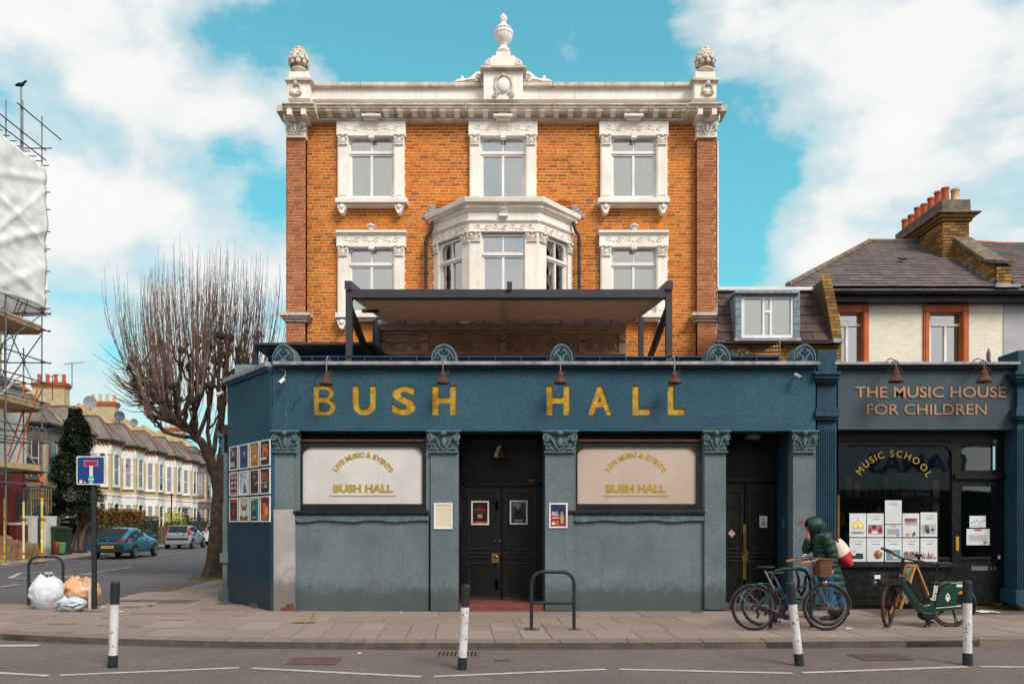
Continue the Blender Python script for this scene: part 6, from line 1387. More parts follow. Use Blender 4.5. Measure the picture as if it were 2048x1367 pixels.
def terrace(label, trim, chim, wallm=None, L=4.3, pots=M_terrp):
    wallm = wallm or M_far
    h = empty('terraced_house', (0,0,0), label, 'house', 'terraced houses along the side street'); EZ = 6.75
    MB().box(-7, 0, 0, L, 0, EZ).build('wall', wallm, h)
    b0 = [(0,.15),(.85,.7),(.85,2.3),(0,2.85)]
    MB().prism(b0, 0, EZ, ax='z').build('bay', wallm, h, fix=True)
    fs = [facet(b0[0], b0[1]), facet(b0[1], b0[2]), facet(b0[2], b0[3]), facet((0,2.85), (0,L))]
    for (M, l_), wd in zip(fs, (.42, .85, .42, .7)):
        uc = l_/2 if wd != .7 else l_*.5
        far_window(h, M, uc, wd, 3.9, 5.9, trim)
        if wd != .7: far_window(h, M, uc, wd, .95, 2.75, trim)
    M, l_ = fs[3]
    MB().ring([(l_*.5+.62*math.cos(t), 2.35+.62*math.sin(t)) for t in [math.pi*k/8 for k in range(9)]]+[(l_*.5-.62,.0),(l_*.5+.62,.0)], [(l_*.5+.45*math.cos(t), 2.3+.45*math.sin(t)) for t in [math.pi*k/8 for k in range(9)]]+[(l_*.5-.45,.05),(l_*.5+.45,.05)], -.10, .0).xf(M).build('porch_arch', trim, h, fix=True)
    MB().box(l_*.5-.45, l_*.5+.45, -.02, .0, .05, 2.7).xf(M).build('door', M_tealp if not chim else M_black, h)
    # bands: string course, white upper band, eaves brackets
    k = MB(); e = MB(); br = MB()
    for (M, l_) in fs:
        t = MB(); t.box(-.02, l_+.02, -.10, .0, 3.25, 3.4); t.box(-.01, l_+.01, -.045, .0, 2.72, 3.25); t.box(-.01, l_+.01, -.03, .0, 5.86, 6.42); k.merge(t, M)
        t = MB(); u = .04
        while u < l_-.05: t.box(u, u+.10, -.16, .0, 6.44, 6.62); u += .24
        br.merge(t, M); t = MB(); t.box(-.12, l_+.12, -.26, .0, 6.64, 6.78); e.merge(t, M)
    k.build('string_band', trim, h, kind='stuff'); br.build('eaves_brackets', M_brickred if trim is M_trimw else trim, h, kind='stuff'); e.build('gutter', M_gut, h)
    rz = 9.55; rx = -4.3
    MB().prism([(.15,EZ),(rx,rz),(-8.7,EZ),(-8.7,EZ-.1),(rx,rz-.15),(.15,EZ-.08)], 0, L).build('roof', M_farroof, h, fix=True)
    ap = (-.25, 1.5, 8.35); ev = [(.0,-.0,EZ),(1.05,.58,EZ),(1.05,2.42,EZ),(.0,3.0,EZ)]
    r_ = MB(); bk = (-2.4, 1.5, 8.32); r_.add([ev[0],ev[1],ev[2],ev[3],ap,bk], [(0,1,4),(1,2,4),(2,3,4),(0,4,5),(3,5,4)]); r_.build('bay_roof', M_farroof, h, fix=True, solid=.05)
    for e_ in (ev[1], ev[2]): MB().tube([e_, ap], .075, 5).build('hip_tile', M_hip, h)
    MB().tube([ap, (-1.6,1.5,8.34)], .07, 5).build('ridge_tile', M_hip, h)
    MB().tube([(rx,0,rz+.03),(rx,L,rz+.03)], .08, 5).build('ridge_tile', M_hip, h)
    MB().prism([(.25,EZ-.2),(.25,EZ+.3),(-.2,EZ+.78),(rx,rz+.60),(-8.6,EZ+.4),(-8.6,EZ-.2)], -.18, .18).build('parapet', M_parap, h, fix=True)
    if chim:
        c = MB().box(rx-1.05, rx+.95, -.42, .42, 8.8, 10.65).build('chimney', wallm, h)
        for i, o_ in enumerate((.06,.11,.06)): MB().box(rx-1.05-o_, rx+.95+o_, -.42-o_, .42+o_, 10.5+.12*i, 10.62+.12*i).build('oversail_course', M_brickred, c)
        for i in range(4): MB().lathe([(0,0),(.14,0),(.115,.5),(.135,.5),(.135,.58),(0,.58)], (rx-.8+.52*i, 0, 10.85), 8).build('chimney_pot', pots, c, smooth=True)
    return h
names = ['stock brick terraced house with sooty grey trim behind the cypress, nearest the scaffold', 'white-trimmed terraced house partly hidden by the cypress', 'white-trimmed terraced house just right of the dead-end sign', 'white-trimmed terraced house above the red-tipped hedge',
         'white-trimmed terraced house above the clipped green hedge', 'white-trimmed terraced house above the silver hatchback', 'terraced house above the yellow bush', 'dark-trimmed terraced house behind the bare tree trunk', 'furthest visible terraced house down the side street', 'last terraced house at the far end']
TP = {}
TP['w0'] = terrace('x', M_trimw, False); TP['w1'] = terrace('x', M_trimw, True, pots=M_terrp); TP['g0'] = terrace('x', M_trimg, False); TP['w2'] = terrace('x', M_trimw, True, pots=M_buffp)
order = ['g0','w0','w0','w1','w0','w2','w0','g0','w2','w0']; used = set()
order[0] = 'g0'
for i in range(-1, 10):
    key = 'g0' if i in (0, 7) else ('w1' if i in (3,) else ('w2' if i in (5, 7, 9) else 'w0'))
    if i == -1: key = 'w1'
    if key in used: o = copy_tree(TP[key])
    else: o = TP[key]; used.add(key)
    Y0 = 41.2+4.3*i*math.cos(TH); o.location = (-20.15-.1025*Y0-.85, Y0, 0); o.rotation_euler = (0, 0, TH)
    o['label'] = names[i] if i >= 0 else 'stock brick terraced house end showing through the scaffold poles'
TL = lambda x, y, z: Vector((-20.15-.1025*41.2-.85, 41.2, 0))+Matrix.Rotation(TH, 3, 'Z')@Vector((x, y, z))

def dish(c, r_, lab, face=(.6,-.8,.2), m_=None):
    root = empty('satellite_dish', c, lab, 'satellite dish'); d = Vector(face).normalized(); q = d.to_track_quat('Z', 'Y').to_matrix().to_4x4()
    MB().loft([[tuple(Matrix.Translation(c)@q@Vector((rr_*math.cos(t), rr_*math.sin(t)*1.08, zz_))) for t in [2*math.pi*k/18 for k in range(18)]] for rr_, zz_ in ((r_*.1,-.05),(r_*.6,.0),(r_,.08),(r_*.98,.10),(r_*.6,.03),(r_*.1,-.02))]).build('dish', m_ or mat('dish_grey', (132,136,140), (116,120,124), rough=.6), root, smooth=True)
    k = MB(); k.tube([c-d*.05, c-d*.25, c+Vector((-.05,.1,-r_*1.2))], .035, 6); k.tube([c+Vector((0,0,-r_)), c+d*.4+Vector((0,0,-r_*.7))], .015, 5); k.build('mount', M_iron, root)
dish(Pw(180,805,55.2), .44, 'big grey satellite dish on the parapet right of the four-pot chimney', (.45,-1,.15)); dish(Pw(239,832,61.5), .38, 'dark grey satellite dish in front of the second chimney', (.5,-1,.1), mat('dish_dark', (84,90,98), (72,78,86)))
dish(Pw(57,930,38.5), .36, 'dark satellite dish low on the wall behind the scaffold', (.7,-.7,0), mat('dish_dark', (84,90,98), (72,78,86)))
dish(Pw(268,845,64), .3, 'small pale satellite dish right of the second chimney', (.4,-1,.1))
def aerial(px, py0, py1, Y, lab, n=8, w_=.9):
    root = empty('tv_aerial', Pw(px, py1, Y), lab, 'aerial'); MB().tube([Pw(px,py1,Y), Pw(px,py0,Y)], .028, 5).build('mast', M_iron, root); c = Pw(px, py0, Y)
    k = MB().tube([c+Vector((-w_*.6,0,-.04)), c+Vector((w_,0,.12))], .014, 4)
    for i in range(n): p_ = c+Vector((-w_*.5+w_*1.4*i/n, 0, -.03+.15*i/n)); k.tube([p_+Vector((0,-.22,0)), p_+Vector((0,.22,0))], .010, 4)
    k.build('yagi', M_iron, root)
aerial(144, 727, 775, 54, 'thin television aerial on the four-pot chimney'); aerial(105, 752, 800, 52, 'small faint television aerial left of the four-pot chimney', 5, .5)

# left pavement and garden line
pl = [(-45,28.2),(-26,28.4),(-21,28.7),(-18.9,29.2),(-18.75,30.5),(-19.0,33),(-19.45,36.5),(-20.2,41),(-21.3,47),(-22.2,51),(-23.2,58),(-25.2,80),(-40,80)]
lpv = MB().prism(pl, RZ-.01, 0, ax='z').build('left_pavement', mat('concrete_flags', (138,128,122), (120,112,107), rough=.9, sc1=1.0, bump=.3, fine=.2), kind='structure', fix=True)
along(pl[2:12], .92, lambda a_, b_: kerbstone(a_, b_, lpv, .15, RZ-.02, .004))
GL = lambda px, c: (lambda Y: Vector((X(px, Y), Y, 0)))(c/(-(px-1024)/F-.1025))      # a point on the garden line seen at this column
gl = 18.3
def garden_box(name, px0, px1, z0, z1, m_, parent=None, th=.35, c=gl, **k):
    a_, b_ = GL(px0, c), GL(px1, c); d = (b_-a_).normalized(); n = Vector((-d.y, d.x, 0))
    return MB().prism([tuple(v[:2]) for v in (a_, b_, b_+n*th, a_+n*th)], z0, z1, ax='z').build(name, m_, parent, fix=True, **k)
M_whr = mat('white_render', (222,216,206), (200,192,180), rough=.9, sc1=1.5, bump=.3, stain=((140,128,112), 0, .5)); M_redp = mat('oxblood_paint', (124,46,34), (108,40,32), rough=.85, sc1=1.2, bump=.4)
rdb = empty('red_corner_building', (-26,34,0), 'corner building behind the scaffold, oxblood red ground floor and white upper wall', 'building')
MB().box(-40, -22.4, 31.5, 36.9, -.02, 3.75).build('ground_floor', M_redp, rdb); k = holed_wall(-40, -22.4, 3.75, 7.9, 31.5, 31.7, []); MB().box(-40, -22.4, 31.5, 36.9, 3.75, 7.6).build('upper_wall', M_whr, rdb)
MB().box(-22.42, -22.34, 33.2, 34.3, 4.7, 6.6).build('window', M_paneF, rdb); MB().box(-22.40, -22.30, 33.1, 34.4, 4.58, 4.7).build('sill', M_trimw, rdb)
MB().prism([(-40,7.6),(-22.2,7.6),(-26.5,9.8),(-40,9.8)], 31.4, 37).build('roof', M_farroof, rdb, fix=True)
c = MB().box(-25.9, -24.3, 37.2, 38.1, 7, 10.8).build('chimney', M_far, rdb)
for i in range(3): MB().lathe([(0,0),(.15,0),(.12,.6),(.14,.6),(.14,.68),(0,.68)], (-25.6+.5*i, 37.6, 10.8), 8).build('chimney_pot', [M_terrp,M_terrp,M_buffp][i], c, smooth=True)
MB().lathe([(0,0),(.1,0),(.14,.06),(.1,.3),(.04,.36),(0,.4)], (-22.15,33.0,3.05), 10).build('wall_lantern', M_black, rdb, smooth=True)
gp = [(57, 75), (92, 113)]
for i, (a_, b_) in enumerate(gp):
    g_ = garden_box('gate_pillar', a_, b_, -.02, 1.72, M_whr, None, .5); g_['label'] = ['left white rendered gate pillar beside the blue gate', 'right white rendered gate pillar, next to the green wheelie bins'][i]; g_['category'] = 'pillar'; g_['group'] = 'white gate pillars'
    o = garden_box('cap', a_-1.5, b_+1.5, 1.72, 1.86, M_whr, g_, .6); 
gt_ = garden_box('blue_gate', 75.5, 91.5, .03, 2.35, M_tealp, None, .06, gl+.2); tag(gt_, 'teal blue wooden gate between the white pillars', 'gate')
lw = garden_box('railed_wall', 32, 56, -.02, 1.45, M_redp, None, .3); tag(lw, 'low red wall with iron railings beside the red corner building', 'wall')
garden_box('coping', 32, 56, 1.45, 1.55, M_whr, lw, .36)
for i in range(9):
    p_ = GL(33+2.9*i, gl+.15); MB().tube([p_+Vector((0,0,1.5)), p_+Vector((0,0,3.0))], .022, 4).build('railing_bar', M_iron, lw)
trg = empty('wooden_trellis', GL(80, gl+.4), 'brown garden trellis above the blue gate', 'trellis')
for i in range(9): p_ = GL(62+5*i, gl+.5); MB().tube([p_+Vector((0,0,2.0)), p_+Vector((0,0,3.2))], .025, 4).build('slat', M_tan, trg)
for z_ in (2.3, 2.7, 3.15): MB().tube([GL(62, gl+.5)+Vector((0,0,z_)), GL(102, gl+.5)+Vector((0,0,z_))], .025, 4).build('slat', M_tan, trg)
MB().merge(MB()).v
gw = garden_box('grey_garden_wall', 136, 186, -.02, .95, mat('slate_grey_paint', (66,72,82), (58,64,74), rough=.8), None, .22, 18.5); tag(gw, 'low slate grey garden wall behind the blue car', 'wall')
def bin_(px, Y, lab, m_, h=1.05, w_=.52):
    x_ = X(px, Y); r_ = empty('wheelie_bin', (x_, Y, 0), lab, 'bin'); b_ = [(x_-w_*.42,Y-w_*.42),(x_+w_*.42,Y-w_*.42),(x_+w_*.42,Y+w_*.45),(x_-w_*.42,Y+w_*.45)]
    MB().loft([[(p[0],p[1],.05) for p in b_], [(x_+(p[0]-x_)*1.2,Y+(p[1]-Y)*1.2,h-.1) for p in b_]]).build('tub', m_, r_, fix=True); MB().loft([[(x_+(p[0]-x_)*1.3,Y+(p[1]-Y)*1.3,h-.1) for p in b_], [(x_+(p[0]-x_)*1.25,Y+(p[1]-Y)*1.25,h-.03) for p in b_], [(x_+(p[0]-x_)*.9,Y+(p[1]-Y)*.9,h+.03) for p in b_]]).build('lid', m_, r_, fix=True)
    for s_ in (-1, 1): MB().torus((x_+s_*w_*.4, Y+w_*.45, .1), .07, .03, 'x', 12, 5).build('wheel', M_rubber, r_)
M_bing = mat('bin_green', (40,66,42), (34,58,38), rough=.5)
bin_(119, 38.9, 'tall green wheelie bin right of the white gate pillar', M_bing, 1.35, .6); bin_(128, 38.6, 'darker green wheelie bin second from the white gate pillar', mat('bin_dark_green', (30,48,36), (26,42,32)), 1.3, .5); bin_(163, 43.4, 'dark green wheelie bin behind the slate grey wall', mat('bin_dark_green', (30,48,36), (26,42,32)), 1.5, .7)
MB().lathe([(0,0),(.14,0),(.17,.6),(.14,.64),(0,.64)], (X(114,38.2), 38.2, 0), 12).build('red_bucket', flat((126,38,34)), smooth=True, label='red plastic tub in front of the green wheelie bins', cat='bucket'); MB().lathe([(0,0),(.14,0),(.18,.45),(.14,.5),(0,.5)], (X(124,37.9), 37.9, .1), 12).build('green_caddy', flat((84,132,72)), smooth=True, label='small lime green food caddy in front of the bins', cat='bucket')
# sacks and boards heaped against the red wall
rp = random.Random(5); M_sack = mat('kraft_brown', (158,122,86), (128,98,68), rough=.9, sc1=2.5, bump=.6, bsc=14)
def sack(px0, px1, py0, Y, lab):
    c = Vector(((X(px0,Y)+X(px1,Y))/2, Y, Z(py0,Y)/2)); w_ = X(px1,Y)-X(px0,Y); h_ = Z(py0,Y); k = MB(); n = 12
    def f(u, v):
        a = 2*math.pi*u; sx = abs(math.cos(a))**.45*(1 if math.cos(a) > 0 else -1); sy = abs(math.sin(a))**.45*(1 if math.sin(a) > 0 else -1); t = v; s_ = (1-.12*abs(t-.4))*(1 if t < .97 else .6)
        d = .05*mnoise.noise(Vector((sx*2, sy*2, t*3))+c); return (c.x+sx*w_*.5*s_+d, c.y+sy*.45*s_+d, t*h_*(1+.06*mnoise.noise(Vector((sx*2,sy*2,0))+c)))
    k.grid(f, 24, 10); k.add([f(i/24, 1) for i in range(24)], [tuple(range(24))]); k.build('brown_sack', M_sack, smooth=True, label=lab, cat='sack', group='brown sacks against the red wall')
sack(-14, 18, 1071, 32.6, 'largest brown paper sack against the red wall, at the photo edge'); sack(17, 36, 1079, 33.2, 'middle brown sack against the red wall, tied at the top'); sack(35, 58, 1083, 33.6, 'brown sack with a white label beside the left gate pillar'); sack(56, 70, 1086, 34.6, 'small brown sack at the foot of the left white gate pillar')

# ---------------------------------------------------------------- scaffold
Sf = empty('scaffold', (-20,31,0), 'tall steel tube scaffold with timber boards on the corner building', 'scaffold'); M_tube = mat('galvanised_tube', (118,122,128), (96,98,104), rough=.45, metal=.5, sc1=8)
M_board = mat('scaffold_board', (196,168,130), (170,142,106), rough=.85, sc1=4, bump=.3); M_yel = mat('yellow_sleeve', (222,206,50), (206,188,40), rough=.5)
SXs = [-18.98, -19.72, -20.48]; SYs = [32.3, 30.0, 27.7]
pole = lambda a_, b_, r_=.026, nm='pole', m_=None: MB().tube([a_, b_], r_, 6).build(nm, m_ or M_tube, Sf)
tops = {(0,0): 17.95, (0,1): 17.4, (0,2): 18.0, (1,0): 8.6, (2,0): 10.5, (1,1): 17.8, (2,1): 9.0}
for i, x_ in enumerate(SXs):
    for j, y_ in enumerate(SYs):
        if j == 2 and i: continue
        pole((x_, y_, .02), (x_, y_, tops.get((i,j), 10)))
        MB().box(x_-.09, x_+.09, y_-.09, y_+.09, 0, .03).build('base_plate', M_yel, Sf)
zl = [3.35, 5.35, 6.0, 7.4, 8.2, 9.2]
for z_ in [3.0, 3.55, 4.75, 5.25, 6.35, 7.15, 8.0, 9.3, 10.0]:
    o_ = (z_*7 % 1)*.3
    pole((SXs[0]+.35-o_, SYs[0]+.05, z_), (SXs[2]-.5, SYs[0]+.05, z_+.02)); pole((SXs[0]+.04, SYs[0]+.5, z_+.06), (SXs[0]+.04, 26.5, z_+.06)); pole((SXs[2]-.04, SYs[0]+.4, z_+.06), (SXs[2]-.04, 26.5, z_+.06))
    if z_ in (4.75, 7.15, 9.3): pole((SXs[1]-.04, SYs[0]+.3, z_+.06), (SXs[1]-.04, 26.5, z_+.06))
    MB().obox((SXs[0]+.02, SYs[0], z_+.03), (.1,.1,.09)).build('coupler', M_rust, Sf); MB().obox((SXs[1]+.02, SYs[0], z_+.03), (.1,.1,.09)).build('coupler', M_rust, Sf)
for a_, b_ in [(((-18.98,32.35,9.2)),(-20.6,32.35,6.9)), ((-20.5,32.4,9.6),(-19.3,32.4,7.0)), ((-20.6,32.4,5.9),(-19.0,32.4,3.4)), ((-19.0,32.4,7.0),(-20.4,32.4,4.0)), ((-18.95,32.2,9.9),(-18.95,28,7.0)), ((-20.45,32.2,10.2),(-20.45,28,8.0)), ((-19.72,32.2,10.4),(-20.3,30.5,6.4))]: pole(a_, b_, .024, 'brace')
pole((-19.55,32.0,7.55), (-21.2,31.2,5.3), .05, 'aluminium_beam', M_white)
for z_, t in ((3.60, .24), (6.1, .30), (9.25, .24)):
    for q_ in range(4): MB().box(SXs[2]+.05+.34*q_-.0, SXs[2]+.05+.34*q_+.32, 26.5, SYs[0]+.25+.04*(q_ % 2), z_, z_+.04).build('board', M_board, Sf)
    MB().box(SXs[0]-.10, SXs[0]-.06, 26.5, SYs[0]+.1, z_+.04, z_+.26).build('toe_board', M_board, Sf); MB().box(SXs[2]-.6, SXs[0]-.15, SYs[0]+.06, SYs[0]+.10, z_-.1, z_+.24).build('toe_board', M_board, Sf)
for a_, b_ in [((-20.3,32.2,4.2),(-19.5,32.2,6.6)), ((-19.95,32.2,3.9),(-19.1,32.2,6.9)), ((-19.6,32.0,6.4),(-19.5,32.0,7.1))]: pole(a_, b_, .03, 'orange_prop', flat((214,96,40)))
for s_ in (-.2, .2): pole((-20.9+s_,31.9,6.3), (-19.5+s_,32.0,10.6), .022, 'ladder_rail', M_tube)
for i in range(14): t = i/13; p_ = Vector((-20.9,31.9,6.3)).lerp(Vector((-19.5,32.0,10.6)), t); pole(p_+Vector((-.2,0,0)), p_+Vector((.2,0,0)), .012, 'ladder_rung', M_tube)
for (i, z0) in ((0, .1), (2, .1), (1, .1)):
    x_ = SXs[i]; mm = M_yel if i != 1 else mat('pale_sleeve', (222,222,160), (206,206,140))
    MB().tube([(x_, SYs[0]-.0, z0), (x_, SYs[0], 2.55-.25*(i == 1))], .043, 8).build('safety_sleeve', mm, Sf, smooth=True)
    for zz_ in (.25, .75, 1.15, 1.62, 2.3): MB().tube([(x_, SYs[0], zz_), (x_, SYs[0], zz_+.10)], .046, 8).build('warning_tape', [flat((206,46,40)), M_white][int(zz_*10) % 2], Sf)
MB().obox((SXs[0]+.05, SYs[0]-.08, 3.3), (.13,.1,.2)).build('hazard_lamp', flat((236,110,30)), Sf)
# guard rails on top, outriggers
for z_ in (16.25, 16.65): pole((SXs[0]+.05, SYs[0]+.2, z_), (SXs[0]+.05, 26, z_))
pole((SXs[0]+.05, SYs[0]+1.3, 17.6), (SXs[0]+.05, 30.6, 17.6)); pole((SXs[0]+.02, 31.0, 15.6), (SXs[0]+.02, 31.0, 17.9)); pole((SXs[0]+.4,SYs[0],16.65),(SXs[0]-1.2,SYs[0],16.65)); 
for k in range(9):
    z_ = 15.0-.0-k*.0; y_ = 32.3-.42*k; pole((SXs[0]+.28, y_, 15.95), (SXs[0]-.35, y_, 15.95), .022)
for z_ in (14.9, 14.2, 13.3, 12.6, 11.7, 10.9, 10.2): pole((SXs[0]+.3, SYs[0]+.06, z_), (SXs[0]-.3, SYs[0]+.06, z_), .024)
M_sheet = mat('white_sheeting', (236,234,232), (222,220,218), rough=.75, sc1=1.6, bump=.15, bsc=30, fine=.05)
def shf(u, v):
    y_ = 24.0+(32.35-24.0)*u; zt_ = 15.85-.25*u*0-.0; z1_ = 14.0+ (32.35-y_)*.0; zb_ = 9.95; 
    top = 15.85; zz_ = zb_+(top-zb_)*v; 
    f = sum(.065*max(0, 1-abs(((zz_-zc)+(y_-30)*sl))/w_) for zc, sl, w_ in ((14.6,-.35,.22),(13.4,.30,.18),(12.2,-.5,.25),(11.0,.2,.2),(10.6,-.55,.3),(12.9,-.9,.16)))+.03*math.sin(zz_*1.7+y_*1.1)+.06*mnoise.noise(Vector((y_*.5, zz_*.8-y_*.3, 0)))+.05*mnoise.noise(Vector((y_*1.6, zz_*2.6, 3)))
    return (SXs[0]+.14+f*(.6+.4*math.sin(math.pi*v)), y_+.12*mnoise.noise(Vector((0, zz_*.9, 5)))*(u > .9), zz_-.25*math.sin(u*5)*(v < .04))
sh_ = MB(); sh_.grid(shf, 60, 60)
sh_.build('debris_sheet', M_sheet, Sf, smooth=True, solid=.01)
cf = MB(); cf.grid(lambda u, v: (SXs[0]+.14-u*2.2, 32.42+.06*mnoise.noise(Vector((u*4, v*7, 9))), 9.9+(15.8-9.9)*v), 14, 30); cf.build('debris_sheet', M_sheet, Sf, smooth=True, solid=.01)
# bird perched on the tall scaffold pole
bp_ = Pw(42, 176, 30.9); pole((bp_.x, 30.9, 15.6), (bp_.x, 30.9, bp_.z), .03)
bd = empty('crow', bp_, 'black crow perched on top of the tallest scaffold pole', 'bird'); c = bp_+Vector((0,0,.12)); q_ = Matrix.Rotation(R(-14), 4, 'Y')
rg = []
for x_, r_, z_ in [(-.24,.012,-.02),(-.16,.03,-.01),(-.10,.06,.0),(.0,.085,.0),(.08,.08,.03),(.13,.055,.09),(.165,.055,.13),(.20,.042,.14),(.225,.016,.135),(.27,.004,.125)]: rg.append([tuple(c+Vector((x_, r_*.8*math.cos(t), z_+r_*math.sin(t)))) for t in [2*math.pi*k/10 for k in range(10)]])
MB().loft(rg).build('body', flat((26,26,32)), bd, smooth=True); MB().ell(c+Vector((-.06,.0,.01)), (.17,.09,.055), q_, 10, 6).build('wings', flat((20,20,26)), bd, smooth=True)
for s_ in (-1, 1): MB().tube([c+Vector((.0,s_*.03,-.06)), c+Vector((.01,s_*.03,-.12)), c+Vector((.05,s_*.03,-.125))], .006, 4).build('leg', flat((40,40,44)), bd)

# ---------------------------------------------------------------- foliage
def leaves(name, n, sampler, size, m_, parent=None, seed=1, **kw):
    r2 = np.random.RandomState(seed); P_ = np.array([sampler(r2) for _ in range(n)]); a = r2.uniform(0, 6.283, n); t = r2.uniform(-1.1, 1.1, n); s_ = size*r2.uniform(.6, 1.3, n)
    ex = np.stack([np.cos(a), np.sin(a), np.zeros(n)], 1); ey = np.stack([-np.sin(a)*np.cos(t), np.cos(a)*np.cos(t), np.sin(t)], 1)
    V = np.concatenate([P_-ex*s_[:,None]*.35, P_-ey*s_[:,None]*.6, P_+ex*s_[:,None]*.35, P_+ey*s_[:,None]*.6], 1).reshape(-1, 3)
    mb = MB(); mb.v = [tuple(v) for v in V]; mb.f = [(4*i,4*i+1,4*i+2,4*i+3) for i in range(n)]; mb.mi = [0]*n
    return mb.build(name, m_, parent, **kw)
def leafmat(name, tones):
    return mat(name, tones[0], tones[1], rough=.6, island=tones, fine=0, sc1=1.5)
M_cyp = leafmat('cypress_green', [(34,46,30),(26,38,26),(44,58,36),(30,42,30),(50,62,38)]); M_bark = mat('grey_brown_bark', (112,90,74), (84,66,56), rough=.95, sc1=6, bump=.8, bsc=30)
M_tip = leafmat('photinia', [(120,54,34),(142,66,38),(96,90,38),(110,104,44),(58,66,32),(150,80,44)]); M_yg = leafmat('yellow_green_leaf', [(196,190,50),(176,172,50),(150,152,48),(208,200,70)])
M_hg = leafmat('hedge_green', [(58,72,34),(48,62,32),(70,82,40),(40,54,30)]); M_dg = leafmat('dark_shrub_green', [(36,42,28),(46,50,32),(58,56,38),(30,36,26)]); M_mix = leafmat('yellow_variegated', [(128,116,40),(96,98,40),(60,70,34),(46,56,30),(110,80,36)])
CYp = Vector((X(147,41), 41.2, 0)); cyp = empty('cypress_tree', CYp, 'dark conical cypress with bare lower stems between the scaffold and the dead-end sign', 'tree')
def cys(r2):
    h = r2.beta(1.1, 1.3); z = 1.9+h*5.5; lobes = .82+.10*math.sin(z*3.1+1)+.1*math.sin(z*7); a = r2.uniform(0, 6.283); rm = (.30+1.15*min(1, (1-h)*1.25)**.8)*(.75 if z < 2.6 else 1)*(lobes+.16*math.sin(3*a+z*2)); q = rm*r2.uniform(.35, 1)**.5
    return (CYp.x+q*math.cos(a), CYp.y+q*math.sin(a), z+r2.normal(0, .08))
leaves('crown', 42000, cys, .09, M_cyp, cyp, 4, kind='stuff')
cs = MB(); rp = random.Random(3)
for i in range(13):
    a = rp.uniform(0, 6.28); b_ = CYp+Vector((.25*math.cos(a), .25*math.sin(a), 0)); t_ = CYp+Vector((rp.uniform(-.9,1.1), rp.uniform(-.6,.6), rp.uniform(2.4,3.6))); cs.tube([b_, b_.lerp(t_, .45)+Vector((rp.uniform(-.1,.1),0,-.1)), t_], [.06,.04,.015], 5)
    m_ = b_.lerp(t_, .5)
    for j in range(4): cs.tube([m_, m_+Vector((rp.uniform(-.7,.9), rp.uniform(-.3,.3), rp.uniform(.2,1.0)))], [.018,.004], 4)
cs.build('trunk', M_bark, cyp)
def hedge(name, px0, px1, c, depth, z0, z1, n, m_, lab, size=.09, seed=1, m2=None, round_=0):
    a_, b_ = GL(px0, c), GL(px1, c); d = (b_-a_); L_ = d.length; d.normalize(); nn = Vector((-d.y, d.x, 0)); root = empty(name, (a_+b_)/2, lab, 'hedge')
    def smp(r2, top=False):
        f_ = r2.randint(0, 4); u, v, w_ = r2.uniform(0,1), r2.uniform(0,1), r2.uniform(0,1)
        if f_ == 0: w_ = 1-.1*r2.rand()
        elif f_ == 1: v = .12*r2.rand()
        elif f_ == 2: u = .04*r2.rand()
        zz_ = z0+(z1-z0)*w_; 
        if round_: zz_ = z0+(z1-z0)*w_*(1-round_*(2*u-1)**2)
        if top: zz_ = z0+(z1-z0)*(.72+.38*r2.rand())
        p_ = a_+d*(u*L_)+nn*(v*depth)+Vector((0,0,0)); bump = .08*mnoise.noise(p_*1.3+Vector((0,0,zz_*1.5))); return (p_.x-nn.x*bump, p_.y-nn.y*bump, zz_+bump*2)
    leaves('leaves', n, smp, size, m_, root, seed, kind='stuff')
    if m2: leaves('new_growth', n//2, lambda r2: smp(r2, True), size*1.1, m2, root, seed+1, kind='stuff')
    MB().prism([tuple(v[:2]) for v in (a_+nn*.1+d*.1, b_+nn*.1-d*.1, b_+nn*depth-d*.1, a_+nn*depth+d*.1)], 0, z1*(.86-round_*.5), ax='z').build('twigs', M_dg, root, fix=True)
hedge('red_tipped_hedge', 197, 293, 18.6, 1.1, .1, 2.15, 9000, M_mix, 'tall hedge with yellow green leaves and red new tips behind the blue car', .11, 2, M_tip)
hedge('clipped_hedge', 294, 322, 18.7, 1.2, .0, 1.95, 3600, M_hg, 'square-clipped green hedge between the blue and silver cars', .08, 5)
hedge('yellow_bush', 340, 376, 19.6, 1.2, .5, 2.35, 3000, M_yg, 'bright yellow green rounded bush behind the silver hatchback', .10, 7, None, .35)
hedge('dark_shrub', 362, 404, 20.2, 1.6, .3, 3.0, 4500, M_dg, 'dark evergreen shrub behind the yellow bush', .12, 9, None, .3)
hedge('low_hedge', 384, 420, 19.7, 1.0, .0, 1.9, 2500, M_hg, 'low green hedge behind the white car by the tree trunk', .09, 11)
hedge('ivy_shrub', 150, 196, 19.6, 1.0, .3, 1.75, 3000, M_dg, 'dark green shrub behind the slate grey wall and wheelie bin', .1, 13)
fw = garden_box('brown_fence', 318, 340, 0, 1.25, mat('brown_fence', (110,88,66), (88,70,54)), None, .2, 18.7); tag(fw, 'short brown fence behind the silver hatchback', 'fence')
q_ = GL(343, 18.2); lp = empty('thin_post', q_, 'thin black street post above the silver hatchback', 'post'); MB().tube([q_, q_+Vector((0,0,3.6))], .05, 8).build('pole', M_black, lp)
q_ = GL(157, 18.0); lp = empty('sign_stub', q_, 'small black-footed temporary post at the kerb before the slate grey wall', 'post'); MB().tube([q_, q_+Vector((0,0,1.2))], .03, 6).build('pole', M_black, lp); MB().obox(q_+Vector((0,0,.05)), (.7,.4,.1)).build('foot', M_rubber, lp, bevel=.02)
def fts(r2):
    x_ = r2.uniform(-34, 4); h_ = 5.5+2.2*mnoise.noise(Vector((x_*.35, 0, 2)))+1.2*mnoise.noise(Vector((x_*1.1, 0, 5))); return (x_, 88+r2.uniform(0, 3), h_*r2.rand()**.6)
